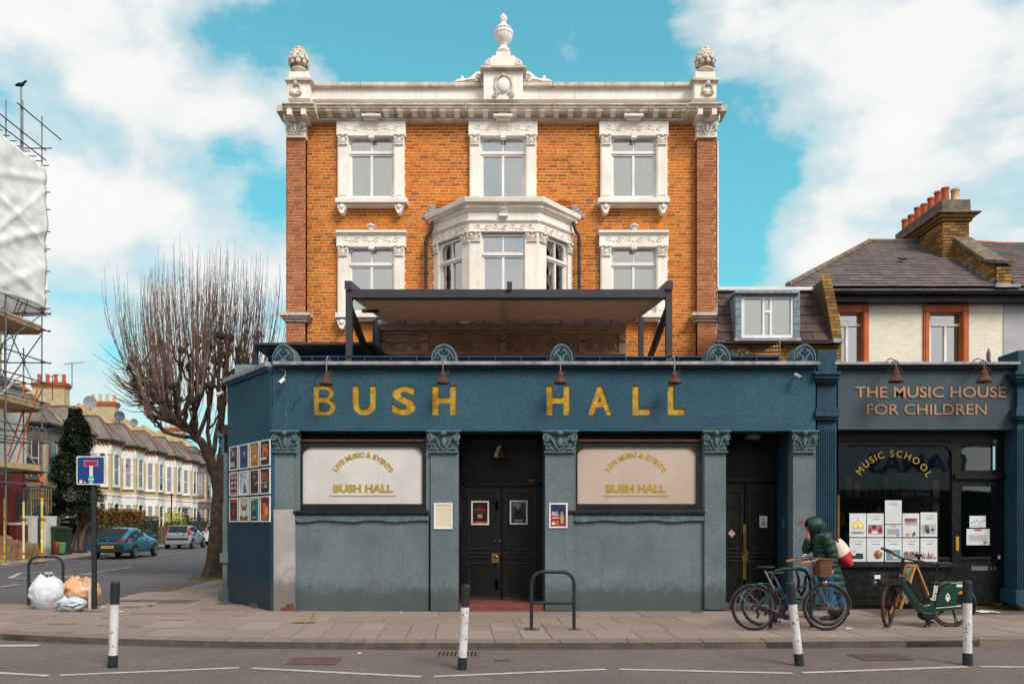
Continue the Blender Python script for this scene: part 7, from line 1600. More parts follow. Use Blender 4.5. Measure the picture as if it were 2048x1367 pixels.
leaves('far_trees', 16000, fts, .35, M_dg, None, 21, kind='stuff', label='dark belt of trees and shrubs closing the far end of the side street', cat='trees')
# ================================================================ cars
def car(name, lab, loc, spec, paint, plate, cat='car'):
    """rear at y=0, heading +y; spec: stations (y, half width, sill z, belt z, roof z, roof half width)"""
    root = empty(name, (0,0,0), lab, cat); st = spec['st']; ys = np.array([s[0] for s in st])
    def prof(y):
        v = [np.interp(y, ys, [s[i] for s in st]) for i in range(1, 6)]; w_, zs, zb, zr, wr = v
        return [(0, zs-.02), (w_*.86, zs), (w_*.97, zs+.10), (w_, zs+(zb-zs)*.5), (w_*.985, zb-.10), (w_*.945, zb), (wr+(w_*.945-wr)*.35, zb+(zr-zb)*.62), (wr, zr-.06 if zr-zb > .1 else zr-.01), (wr*.7, zr-.012), (0, zr)]
    yy = sorted(set(list(ys)+list(np.linspace(ys[0], ys[-1], 34)))); rings = []
    for y in yy:
        p_ = prof(y); rings.append([(x_, y, z_) for x_, z_ in p_]+[(-x_, y, z_) for x_, z_ in p_[-2:0:-1]])
    b = MB().loft(rings); body = b.build('body', paint, root, smooth=True, fix=True); body.modifiers.new('s', 'SUBSURF').levels = 1; body.modifiers['s'].render_levels = 1
    def S(y, v, off=.008, s_=1):
        p_ = prof(y); i = min(int(v), len(p_)-2); t = v-i; x_ = p_[i][0]*(1-t)+p_[i+1][0]*t; z_ = p_[i][1]*(1-t)+p_[i+1][1]*t
        tx, tz = p_[i+1][0]-p_[i][0], p_[i+1][1]-p_[i][1]; l_ = math.hypot(tx, tz); return (s_*(x_+tz/l_*off), y, z_-tx/l_*off)
    def patch(nm, m_, y0, y1, v0, v1, s_, yt0=None, yt1=None, off=.008):
        yt0 = y0 if yt0 is None else yt0; yt1 = y1 if yt1 is None else yt1
        MB().grid(lambda u, v: S((y0+(y1-y0)*u)*(1-v)+(yt0+(yt1-yt0)*u)*v, v0+(v1-v0)*v, off, s_), 8, 4).build(nm, m_, root, smooth=True)
    gd = mat('car_glass', (24,34,42), (16,24,30), rough=.08, spec=.9, fine=0)
    for s_ in (-1, 1):
        for w_ in spec['side']: patch('side_window', gd, *w_, s_)
        y0, y1, a0, a1 = spec['crease']; patch('door_handle', M_black2, y0, y0+.16, 4.45, 4.62, s_, off=.02)
        MB().ell((s_*(spec['w']+.10), spec['mir'], spec['belt']+.06), (.11,.07,.08), None, 10, 7).build('mirror', paint, root, smooth=True)
        for wy in spec['wheels']:
            MB().prism([(s_*0+wy+.36*math.cos(t), .33+.36*math.sin(t)) for t in [math.pi*2*k/20 for k in range(20)]], s_*(spec['w']-.06), s_*(spec['w']+.004), ax='x').build('wheel_arch', M_rubber, root, fix=True)
            wh = MB().torus((s_*(spec['w']-.07), wy, .32), .235, .085, 'x', 24, 8, 1.25).build('wheel', M_rubber, root, smooth=True)
            rm = MB(); cx_ = s_*(spec['w']+.015)
            rm.torus((cx_-s_*.01, wy, .32), .185, .022, 'x', 20, 5)
            for k in range(5): a = 2*math.pi*k/5; rm.beam((cx_, wy, .32), (cx_-s_*.005, wy+.18*math.cos(a), .32+.18*math.sin(a)), .03, .05)
            rm.build('rim', M_chrome, wh); MB().prism([(wy+.18*math.cos(t), .32+.18*math.sin(t)) for t in [math.pi*2*k/14 for k in range(14)]], cx_-s_*.05, cx_-s_*.035, ax='x').build('brake_disc', M_black2, wh)
    # rear screen follows the slope
    y0, y1, ins = spec['rear']
    def rs_(u, v):
        y = y0+(y1-y0)*v; p_ = prof(y); w_ = p_[8][0]/.7-ins; x_ = (2*u-1)*w_; zc = p_[9][1]-.02*(abs(2*u-1))**2*.6; return (x_, y-.012, zc+.012)
    MB().grid(rs_, 10, 8).build('rear_window', gd, root, smooth=True)
    for nm, m_, bx_ in spec['rearbits']:
        k = MB()
        for q_ in bx_: k.box(*q_)
        k.build(nm, m_, root, bevel=.012)
    for s_ in (-1, 1):
        k = MB(); k.loft([[(s_*a_, y_, z_) for a_, y_, z_ in ring_] for ring_ in spec['light']]); k.build('tail_light', mat('tail_light_red', (178,40,38), (150,28,30), rough=.15, spec=.8), root, fix=True, bevel=.01)
    k = MB().box(-.26, .26, -.035, -.02, spec['pz'], spec['pz']+.115); pl_ = k.build('number_plate', mat('yellow_plate', (216,170,44), (206,160,40), rough=.4), root)
    text_mb(plate, -.22, .22, spec['pz']+.022, spec['pz']+.093, -.038, .002, .03).build('plate_lettering', M_black2, pl_)
    if spec.get('spoiler'): MB().box(-.62, .62, *spec['spoiler']).build('spoiler', spec.get('spm', paint), root, bevel=.01)
    k = MB().prism([(spec['ant'],spec['h']-.01),(spec['ant']+.16,spec['h']-.01),(spec['ant']+.03,spec['h']+.07)], -.01, .01, ax='x'); k.build('roof_antenna', paint, root, fix=True)
    root.location = loc; root.rotation_euler = (0, 0, TH+spec.get('rot', 0)); return root
M_cblue = mat('metallic_teal_blue', (24,104,136), (20,92,122), rough=.3, metal=.35, fine=.02, coat=.6, spec=.5); M_csil = mat('silver_paint', (168,172,182), (158,162,172), rough=.32, metal=.5, fine=.02, coat=.5); M_cwht = mat('white_car_paint', (198,202,210), (190,194,202), rough=.3, fine=.0, coat=.5)
ion = dict(w=.9, h=1.43, belt=.93, mir=3.0, ant=1.25, pz=.50, crease=(1.75,0,0,0), wheels=(.86, 3.5),
  st=[(0,.80,.40,.80,.82,.66),(.06,.86,.32,.93,1.00,.64),(.22,.885,.30,.95,1.06,.60),(.6,.9,.28,.95,1.20,.58),(1.1,.9,.26,.94,1.36,.57),(1.7,.9,.26,.93,1.43,.56),(2.3,.9,.26,.92,1.41,.55),(2.8,.9,.26,.91,1.26,.56),(3.2,.89,.26,.90,1.02,.60),(3.6,.88,.27,.87,.94,.66),(4.1,.84,.3,.76,.82,.6),(4.4,.7,.34,.62,.68,.5)],
  side=[(.95,1.75,5.25,6.8,1.25,1.75),(1.80,2.85,5.25,6.8,1.80,2.45)], rear=(.10,1.15,.06),
  rearbits=[('bumper', mat('car_black_trim', (28,30,34), (24,26,30), rough=.6), [(-.66,.66,-.03,.1,.34,.66)]), ('boot_panel', M_cblue, [(-.70,.70,-.02,.1,.68,.78)]), ('badge', M_chrome, [(-.06,.06,-.03,.0,.83,.87)]), ('rear_screen_lower', mat('car_glass', (24,34,42)), [(-.52,.52,-.015,.05,.80,.92)])],
  light=[[(.40,-.02,.82),(.40,-.02,.86),(.40,.05,.86),(.40,.05,.82)],[(.68,-.025,.80),(.68,-.025,.92),(.68,.08,.92),(.68,.08,.80)],[(.87,.10,.83),(.87,.10,.94),(.87,.22,.94),(.87,.22,.84)],[(.905,.34,.88),(.905,.34,.92),(.88,.38,.92),(.88,.38,.88)]], spoiler=(.02,.16,.955,.985))
car('parked_car', 'metallic teal blue fastback car parked at the left kerb behind the dead-end sign post', (-17.97,35.55,RZ), ion, M_cblue, 'LL70 YTD')
pg = dict(w=.80, h=1.46, belt=.92, mir=2.35, ant=.35, pz=.45, crease=(1.6,0,0,0), wheels=(.48, 2.82), rot=-.0,
  st=[(0,.74,.32,.80,.86,.62),(.05,.78,.27,.92,1.0,.62),(.18,.80,.26,.94,1.26,.58),(.38,.80,.25,.94,1.42,.56),(.8,.80,.25,.93,1.46,.56),(1.6,.80,.25,.92,1.46,.56),(2.1,.80,.25,.91,1.36,.55),(2.55,.79,.25,.90,1.12,.58),(2.85,.78,.26,.86,.96,.62),(3.2,.74,.3,.74,.82,.55),(3.42,.62,.34,.6,.66,.5)],
  side=[(.55,1.0,5.25,6.8,.62,1.0),(1.05,1.6,5.2,6.8,1.05,1.6),(1.64,2.35,5.2,6.8,1.64,2.05)], rear=(.055,.36,.05),
  rearbits=[('bumper', M_csil, [(-.70,.70,-.05,.1,.30,.62)]), ('bumper_strip', mat('car_black_trim', (28,30,34)), [(-.66,.66,-.06,.0,.56,.68)]), ('badge', M_chrome, [(-.04,.04,-.02,.03,.96,1.03)])],
  light=[[(.60,.02,.90),(.60,.02,1.30),(.60,.12,1.30),(.60,.12,.90)],[(.76,.0,.86),(.69,.10,1.26),(.69,.2,1.26),(.78,.14,.86)]], spoiler=(.33,.42,1.40,1.44))
car('parked_car', 'small silver hatchback parked beyond the teal blue car', (-20.45,48.9,RZ), pg, M_csil, 'LC63 FTV')
pg2 = dict(pg); pg2['rearbits'] = [('bumper', M_cwht, [(-.70,.70,-.05,.1,.30,.62)])]
car('parked_car', 'white car parked furthest away, half hidden by the tree trunk', (-21.2,57.0,RZ), pg2, M_cwht, 'LM15 OKP')

# ================================================================ bare pollarded street tree
TB = Vector((X(432,22.6), 22.6, -.02)); tree = empty('pollarded_street_tree', TB, 'bare pollarded street tree with dense upright twigs at the corner of the side street', 'tree')
M_bark2 = mat('plane_bark', (82,66,54), (46,38,34), rough=.95, sc1=5, bump=1.0, bsc=24, bdist=.03, fine=.25); M_twig = mat('red_brown_twig', (120,100,88), (92,76,68), rough=.9, sc1=2, fine=0)
tr_ = MB(); tw = MB(); rt = random.Random(12)
trunk = [Pw(430,1162,22.6), Pw(433,1120,22.6), Pw(437,1060,22.6), Pw(441,1000,22.6), Pw(447,940,22.6), Pw(452,890,22.7), Pw(450,850,22.7)]
def circ_bump(pts, r): tr_.tube(pts, r, 14)
circ_bump(trunk, [.36,.285,.25,.235,.22,.19,.16])
for a in range(7):                              # root flare
    t = a*.9; tr_.tube([trunk[0]+Vector((.2*math.cos(t), .2*math.sin(t), .35)), trunk[0]+Vector((.42*math.cos(t), .42*math.sin(t), -.04))], [.12,.03], 6)
fork = Pw(441,985,22.6); ends = []
def limb(pts, r0, r1, n=8):
    pts = [Vector(p) for p in pts]; k = len(pts); q = []
    for i in range(k-1):
        for j in range(4): q.append(pts[i].lerp(pts[i+1], j/4)+Vector((rt.uniform(-.03,.03), rt.uniform(-.03,.03), rt.uniform(-.03,.03))))
    q.append(pts[-1]); tr_.tube(q, [r0+(r1-r0)*i/(len(q)-1) for i in range(len(q))], n); return q
L1 = limb([fork, Pw(425,935,22.5), Pw(408,890,22.4), Pw(385,862,22.3), Pw(350,845,22.2)], .17, .09)
allq = []
def dy(v): return rt.uniform(-v, v)
starts = [(trunk[5], 0), (trunk[6], 0), (L1[5], 0), (L1[8], 0), (L1[11], 0), (L1[-1], 0), (trunk[4], 0)]
targets = [(268,765),(284,800),(300,745),(318,800),(330,725),(345,770),(362,700),(378,735),(395,680),(402,740),(415,695),(430,720),(440,670),(452,710),(460,675),(476,700),(490,720),(300,830),(335,815),(505,735),(385,800),(420,770),(355,820),(268,720),(470,745),(520,760)]
for i, (tx, ty) in enumerate(targets):
    tg = Pw(tx, ty, 22.6+dy(1.7)); s_ = min([q[0] for q in starts]+L1[4:], key=lambda p: abs(p.x-tg.x)*1.0+max(0, p.z-tg.z+.5)*3+rt.uniform(0,.5))
    mid = s_.lerp(tg, .5)+Vector((dy(.12)+(.18 if tg.x < s_.x else -.18)*-1*.6, dy(.15), -.15)); q = limb([s_, mid, tg], .068, .04, 6); allq += q[3:]
    tr_.ell(tg, (.10+rt.uniform(0,.05), .10, .12), None, 8, 6, .4); ends.append(tg)
    for _ in range(2): b2 = q[rt.randint(4, len(q)-2)]; e2 = b2+Vector((dy(.5), dy(.6), rt.uniform(.3,.9))); allq += limb([b2, b2.lerp(e2,.5)+Vector((0,0,-.05)), e2], .035, .025, 5)[3:]; tr_.ell(e2, (.06,.06,.07), None, 6, 4); ends.append(e2)
tr_.build('trunk', M_bark2, tree, smooth=True)
cxm = X(400, 22.6)
def shoot(p, L_, lean):
    d = Vector((lean.x, lean.y, 1)).normalized(); pts = [p]; n = 7
    for i in range(n):
        t = (i+1)/n; up = Vector((lean.x*(1-t)*1.6, lean.y*(1-t)*1.6, 1)).normalized(); pts.append(pts[-1]+up*(L_/n)+Vector((dy(.028), dy(.028), 0)))
    r0 = .0075+.003*L_/2.2; tw.tube(pts, [r0*(1-.75*i/n) for i in range(n+1)], 4, False)
    for i in range(1, 6):
        if rt.random() < .8:
            a = rt.uniform(0, 6.28); l2 = rt.uniform(.10,.45)*(1.3-i/7); b = pts[i]; s2 = Vector((math.cos(a)*.35, math.sin(a)*.35, 1)).normalized(); tw.tube([b, b+s2*l2*.5+Vector((math.cos(a)*.04, math.sin(a)*.04, 0)), b+s2*l2], [.006,.005,.003], 3, False)
for e in ends:
    for _ in range(rt.randint(3, 6)):
        side = (e.x-cxm)/3.2; topz = 1.6+(1042-(500+abs(e.x-cxm)**2*9+rt.uniform(-25,85)))/1600*22.6; L_ = max(.8, min(3.3, topz-e.z)); shoot(e+Vector((dy(.08), dy(.08), 0)), L_, Vector((side*.40+dy(.12), dy(.22), 0)))
for _ in range(190):
    e = rt.choice(allq); side = (e.x-cxm)/3.2; topz = 1.6+(1042-(530+abs(e.x-cxm)**2*10+rt.uniform(0,200)))/1600*22.6; L_ = rt.uniform(.35, .95)*max(.8, min(3.4, topz-e.z)); shoot(e, L_, Vector((side*.45+dy(.2), dy(.3), 0)))
for _ in range(120):                            # tangle of small side branches low in the crown
    e = rt.choice(L1[6:]+allq[:60]); a = rt.uniform(2.2, 4.4); d = Vector((math.cos(a), dy(.6), rt.uniform(-.1,.6))).normalized(); l2 = rt.uniform(.4,1.3); tw.tube([e, e+d*l2*.5+Vector((0,0,dy(.08))), e+d*l2+Vector((0,0,l2*.25))], [.014,.010,.004], 4, False)
tw.build('crown', M_twig, tree)
gm = MB(); rp = random.Random(2); M_grass = leafmat('verge_grass', [(78,92,44),(64,78,38),(96,104,56),(110,96,60)])
def tuft(c, r_, n, h, lab):
    k = MB()
    for _ in range(n):
        a = rp.uniform(0, 6.28); q = rp.random()**.5*r_; p_ = Vector(c)+Vector((q*math.cos(a), q*math.sin(a)*.6, 0)); hh = h*rp.uniform(.4,1.1); l_ = Vector((rp.uniform(-.6,.6), rp.uniform(-.4,.4), 1)).normalized()*hh; w_ = Vector((.004+h*.05, 0, 0)); k.add([p_-w_, p_+w_, p_+l_], [(0,1,2)])
    k.build('weed_tuft', M_grass, label=lab, cat='weed')
tuft(TB+Vector((0,-.2,.02)), .75, 900, .09, 'ring of grass and weeds round the foot of the bare tree')

# ================================================================ street furniture
M_bollb = mat('bollard_black', (36,42,46), (28,33,37), rough=.6, bump=.2, sc1=8); M_bollw = mat('bollard_reflective', (214,212,212), (188,186,186), rough=.5, sc1=6, fine=.08, streak=((120,110,104), .35))
def bollard(bx_, by_, tx_, ty_, lab, seed=0):
    b_ = G(bx_, by_, RZ); t_ = Vector((X(tx_, b_.y), b_.y+.01, Z(ty_, b_.y))); r_ = empty('bollard', b_, lab, 'bollard', 'black and white bollards along the road'); d = (t_-b_); r3 = .050
    def seg(nm, m_, s0, s1, ra, rb):
        MB().tube([b_+d*s0, b_+d*(s0+s1)/2, b_+d*s1], [ra, (ra+rb)/2, rb], 18).build(nm, m_, r_, smooth=True)
    seg('foot', M_bollb, -.02, .145, .056, .053); seg('white_band', M_bollw, .145, .735, .0505, .0495); seg('black_top', M_bollb, .735, .975, .051, .051); seg('cap', M_bollb, .975, 1.0, .051, .043)
    r2 = random.Random(seed)
    for i in range(5):
        s0 = r2.uniform(.18,.7); a = r2.uniform(-2.6,-.9); n_ = Vector((math.cos(a), math.sin(a), 0)); c = b_+d*s0+n_*.0507; e_ = Vector((-n_.y, n_.x, 0)); k = MB(); hs = [(r2.uniform(.004,.011)*math.cos(t*1.047), r2.uniform(.006,.02)*math.sin(t*1.047)) for t in range(6)]
        k.add([c+e_*p_[0]+d.normalized()*p_[1] for p_ in hs], [tuple(range(6))]); k.build('scuff', M_bollb, r_)
bollard(225, 1334, 230, 1162, 'scuffed black and white bollard leaning slightly, left one by the rubbish bags', 1); bollard(924, 1338, 932, 1168, 'black and white bollard with torn sheeting in front of the double doors', 2)
bollard(1599, 1330, 1581, 1163, 'black and white bollard leaning left in front of the purple bicycle', 3); bollard(1935, 1329, 1935.5, 1160, 'upright black and white bollard in front of the green hire bike', 4)
def stand(pxa, pxb, pyb, pyt, lab, bar=True, Ytw=0, m_=None, pybb=None):
    a_ = G(pxa, pyb, .0); b_ = G(pxb, pybb or pyb, .0); zt_ = Z(pyt, a_.y); r_ = empty('bike_stand', (a_+b_)/2, lab, 'bike stand'); up = Vector((0,0,1)); c = .17
    d = (b_-a_); d.z = 0; L_ = d.length; d.normalize(); pts = [a_-up*.03, a_+up*(zt_-c)]
    for k in range(1, 7): t = k/6*math.pi/2; pts.append(a_+d*(c-c*math.cos(t))+up*(zt_-c+c*math.sin(t)))
    for k in range(7): t = k/6*math.pi/2; pts.append(b_-d*(c-c*math.sin(t))+up*(zt_-c+c*math.cos(t)))
    pts += [b_-up*.03]; MB().tube(pts, .026, 12).build('hoop', m_ or M_bollb, r_, smooth=True)
    if bar: MB().tube([a_+up*.40, b_+up*.40], .024, 10).build('cross_bar', m_ or M_bollb, r_, smooth=True)
stand(1063, 1148, 1259, 1143, 'black tubular bike stand in front of the right half of the double doors'); 
stand(57, 126, 1210, 1113, 'black tubular bike stand behind the white rubbish bag at the left corner', pybb=1209)
tuft(G(1063,1259), .12, 120, .05, 'grass tuft at the left foot of the middle bike stand'); tuft(G(1148,1259), .10, 70, .04, 'grass tuft at the right foot of the middle bike stand')
tuft(G(512,1215), .10, 110, .10, 'weed growing at the foot of the navy corner wall'); tuft(G(697,1222), .06, 50, .05, 'small weed below the left sign window'); tuft(G(837,1221), .09, 50, .04, 'small weed left of the pilaster with the empty notice case'); tuft(G(595,1222), .07, 50, .05, 'small weed by the broken render'); tuft(G(905,1222), .06, 30, .03, 'tiny weed right below the pilaster beside the double doors'); tuft(G(1330,1221), .05, 30, .03, 'tiny weed below the right sign window')

# dead-end sign
sb = G(189, 1217, 0); SgY = sb.y; sg = empty('dead_end_sign', sb, 'blue square dead-end road sign with white stem and red bar on a black pole', 'sign')
MB().tube([sb-Vector((0,0,.02)), Vector((sb.x-.01, SgY, Z(960,SgY)))], .046, 14).build('pole', M_bollb, sg, smooth=True)
sx0, sx1, sz0, sz1 = X(157,SgY), X(214,SgY), Z(969,SgY), Z(912,SgY); Yq = SgY-.07
def rrect(x0, x1, z0, z1, r_): return [(cx_+r_*math.cos(t), cz_+r_*math.sin(t)) for cx_, cz_, a0 in ((x1-r_,z1-r_,0),(x0+r_,z1-r_,math.pi/2),(x0+r_,z0+r_,math.pi),(x1-r_,z0+r_,1.5*math.pi)) for t in [a0+math.pi/2*k/4 for k in range(5)]]
MB().prism(rrect(sx0, sx1, sz0, sz1, .03), Yq, Yq+.02).build('plate', M_bollw, sg, fix=True); q_ = (sx1-sx0)
MB().prism(rrect(sx0+.022, sx1-.022, sz0+.022, sz1-.022, .03), Yq-.003, Yq).build('blue_field', mat('sign_blue', (24,66,130), (20,58,120), rough=.4), sg, fix=True)
MB().box(sx0+q_*.46, sx0+q_*.58, Yq-.006, Yq-.003, sz0+.022, sz0+q_*.66).build('white_stem', M_bollw, sg); MB().box(sx0+q_*.27, sx0+q_*.76, Yq-.007, Yq-.003, sz0+q_*.65, sz0+q_*.84).build('red_bar_border', M_bollw, sg); MB().box(sx0+q_*.285, sx0+q_*.745, Yq-.010, Yq-.007, sz0+q_*.665, sz0+q_*.825).build('red_bar', mat('sign_red', (170,28,42), (150,22,36), rough=.4), sg)
MB().box(sx0+q_*.43, sx0+q_*.62, Yq-.012, Yq-.010, sz0+q_*.10, sz0+q_*.28).build('sticker', flat((70,170,170)), sg); MB().box(sx0+q_*.44, sx0+q_*.61, Yq-.013, Yq-.012, sz0+q_*.16, sz0+q_*.21).build('sticker_print', M_white, sg)
MB().prism([(sx0+q_*.16+.028*math.cos(t), sz0+.055+.03*math.sin(t)) for t in [k*.524 for k in range(12)]], Yq-.008, Yq-.004).build('white_sticker', M_white, sg, fix=True); MB().box(sx0+q_*.28, sx0+q_*.31, Yq-.008, Yq-.004, sz0+.02, sz0+.06).build('white_sticker', M_white, sg)
for z_ in (.28, .7): MB().obox((sb.x-.005, SgY-.03, sz0+q_*z_), (.13,.07,.03)).build('clip', M_iron, sg)
MB().box(sb.x-.085, sb.x-.048, SgY-.05, SgY-.02, 0, .55).build('white_batten', M_bollw, sg)

# ================================================================ rubbish and litter
def bag(name, c, rx, ry, h, m_, lab, seed, knot=None, amp=.10, flop=0):
    c = Vector(c); o_ = Vector((seed*3.1, seed*1.7, 0)); k = MB(); nu, nv = 56, 30
    def f(u, v):
        a = 2*math.pi*u; t = v; r_ = math.sin(math.pi*min(1, .10+.86*t))**.55; d = Vector((math.cos(a), math.sin(a), t*2))
        fold = .6*abs(mnoise.noise(d*1.5+o_))+.42*abs(mnoise.noise(Vector((d.x*4,d.y*4,d.z*1.3))+o_))+.08*abs(mnoise.noise(Vector((d.x*10,d.y*10,d.z*3))+o_)); r2 = r_*(1-amp*3.0*fold+amp*.5); z_ = h*(t**.85)*(1+.12*mnoise.noise(d*1.2+o_))
        return (c.x+rx*r2*math.cos(a)+flop*t*t, c.y+ry*r2*math.sin(a), max(.0, z_-.01)+c.z)
    k.grid(f, nu, nv)
    root = empty(name, c, lab, 'rubbish bag'); k.build('sack', m_, root, smooth=True)
    if knot:
        q = MB(); kc = Vector(knot)
        for i in range(5): a = i*1.25; q.tube([kc, kc+Vector((.03*math.cos(a), .03*math.sin(a), .03)), kc+Vector((.075*math.cos(a), .06*math.sin(a), .035))], [.014,.018,.008], 5)
        q.build('knot', m_, root, smooth=True)
def bagmat(name, c1, c2, tr=.25):
    m_ = mat(name, c1, c2, rough=.28, sc1=5, spec=.6, bump=.5, bsc=22, bdist=.012, fine=.02); b = [n_ for n_ in m_.node_tree.nodes if n_.type == 'BSDF_PRINCIPLED'][0]; b.inputs['Subsurface Weight'].default_value = .15; b.inputs['Subsurface Radius'].default_value = (.05,.05,.05); return m_
M_bagw = bagmat('white_bag_plastic', (214,216,220), (186,196,204)); M_bago = bagmat('orange_bag_plastic', (216,150,92), (206,170,136)); M_bagb = bagmat('crumpled_carrier', (196,204,214), (150,164,178))
bag('white_rubbish_bag', G(90,1217)+Vector((0,.05,0)), .31, .28, .61, M_bagw, 'bulging white plastic rubbish bag leaning on the left bike stand', 1, G(101,1217)+Vector((0,-.05,.63)))
bag('orange_rubbish_bag', G(152,1214)+Vector((.02,.12,0)), .36, .28, .56, M_bago, 'translucent orange rubbish bag between the white bag and the sign pole', 2, G(158,1214)+Vector((.02,.0,.50)), .14)
bag('small_carrier_bag', G(142,1221), .27, .17, .27, M_bagb, 'small crumpled pale carrier bag lying in front of the orange one', 5, None, .2)
def scrap(name, pts, m_, lab, cat='litter', th=.003): MB().add(pts, [tuple(range(len(pts)))]).build(name, m_, label=lab, cat=cat, solid=th)
k = MB(); c = G(608,1245); rr_ = random.Random(3)
def lf(u, v): x_ = (u-.5)*.40; return (c.x+x_, c.y+(v-.5)*.16*(1-.5*abs(2*u-1)), .012+.11*abs(math.sin(u*5.2))*u*(.4+v)+.02*mnoise.noise(Vector((u*4,v*4,1))))
kk = MB(); kk.grid(lf, 18, 6); lo_ = empty('crumpled_wrapper', c, 'crumpled green and brown paper wrapper on the pavement below the left sign window', 'litter'); kk.build('paper', mat('stained_green_paper', (84,112,84), (150,112,68), rough=.7, sc1=14, lo=.42, hi=.55), lo_, smooth=True, solid=.003)
kk = MB(); kk.grid(lambda u, v: (G(1972,1223).x+(u-.5)*.36, G(1972,1223).y+(v-.5)*.28, .01+.035*abs(mnoise.noise(Vector((u*5, v*4, 2))))*(1-abs(2*u-1))), 16, 8); kk.build('white_rag', M_white, smooth=True, solid=.003, label='white rag lying on the pavement in front of the right-hand teal pilaster', cat='litter')
for (px, py, lab, s_) in ((802,1224.5,'tiny white scrap on the pavement right of the left sign window',.02),(242,1223,'flat white scrap right of the sign pole',.05),(720,1307,'white scrap in the gutter left of the gully',.03),(208,1214,'folded white paper at the foot of the sign pole',.07),(1700,1257,'white scrap beside the purple bicycle front wheel',.06)):
    z_ = RZ if py > 1295 else 0; q = G(px, py, z_); scrap('paper_scrap', [q+Vector((-s_,-.01,.008)), q+Vector((s_*.8,-s_*.3,.014)), q+Vector((s_,s_*.4,.01)), q+Vector((-s_*.6,s_*.5,.02))], M_white, lab)
q = G(300,1211.5); scrap('dark_scrap', [q+Vector((-.07,0,.006)), q+Vector((.0,-.03,.012)), q+Vector((.08,.0,.01)), q+Vector((.0,.03,.02))], M_black2, 'small dark scrap on the corner pavement right of the sign pole')
# ================================================================ bicycles
M_purp = mat('aubergine_enamel', (44,24,40), (36,20,34), rough=.3, coat=.4, fine=.02); M_tan2 = mat('tan_leatherette', (176,112,58), (150,92,48), rough=.55); M_wick = mat('brown_wicker', (122,84,62), (94,62,46), rough=.85, sc1=20)
M_tealf = mat('bright_teal_enamel', (24,104,124), (20,90,110), rough=.3, coat=.4); M_egreen = mat('forest_green_paint', (20,60,48), (16,52,42), rough=.35, coat=.4, fine=.02); M_brt = mat('brown_tyre', (74,50,42), (58,42,36), rough=.85)
def wheel(root, c, r_, tyre, rimm, spokes=28, tw_=.022, M=None, alloy=False):
    M = M or Matrix(); c = Vector(c); T = Matrix.Translation(c) @ M
    w_ = MB().torus((0,0,0), r_-tw_, tw_, 'y', 44, 8).xf(T).build('wheel', tyre, root, smooth=True)
    MB().torus((0,0,0), r_-tw_*2.1, .009, 'y', 40, 6, 1.4).xf(T).build('rim', rimm, w_, smooth=True)
    k = MB()
    if alloy:
        for i in range(5):
            a = 2*math.pi*i/5
            for s_ in (-.06, .06): k.tube([(.03*math.cos(a),0,.03*math.sin(a)), ((r_-tw_*2)*math.cos(a+s_),0,(r_-tw_*2)*math.sin(a+s_))], .009, 5)
    else:
        for i in range(spokes): a = 2*math.pi*i/spokes; o_ = (.35 if i % 2 else -.35); k.tube([(.03*math.cos(a+o_*3), .02*(1 if i % 2 else -1), .03*math.sin(a+o_*3)), ((r_-tw_*2)*math.cos(a), 0, (r_-tw_*2)*math.sin(a))], .0016, 3, False)
    k.xf(T).build('spokes', rimm, w_, kind='stuff'); MB().tube([(0,-.05,0),(0,.05,0)], .022 if not alloy else .06, 12).xf(T).build('hub', M_chrome if not alloy else M_black2, w_, smooth=True); return w_
def saddle(root, c, m_, L_=.27, w_=.085, tilt=0):
    rg = []
    for t, hw, zz_ in [(0,.3,.0),(.08,.85,.03),(.25,1,.035),(.45,.75,.03),(.6,.42,.028),(.8,.26,.03),(.95,.2,.025),(1,.1,.01)]:
        x_ = -L_*.45+L_*t; rg.append([(x_, w_*hw*math.cos(a), zz_*.6+.024*math.sin(a)*(1 if math.sin(a) > 0 else .6)+tilt*x_) for a in [2*math.pi*k/10 for k in range(10)]])
    MB().loft(rg).xf(Matrix.Translation(c)).build('saddle', m_, root, smooth=True)
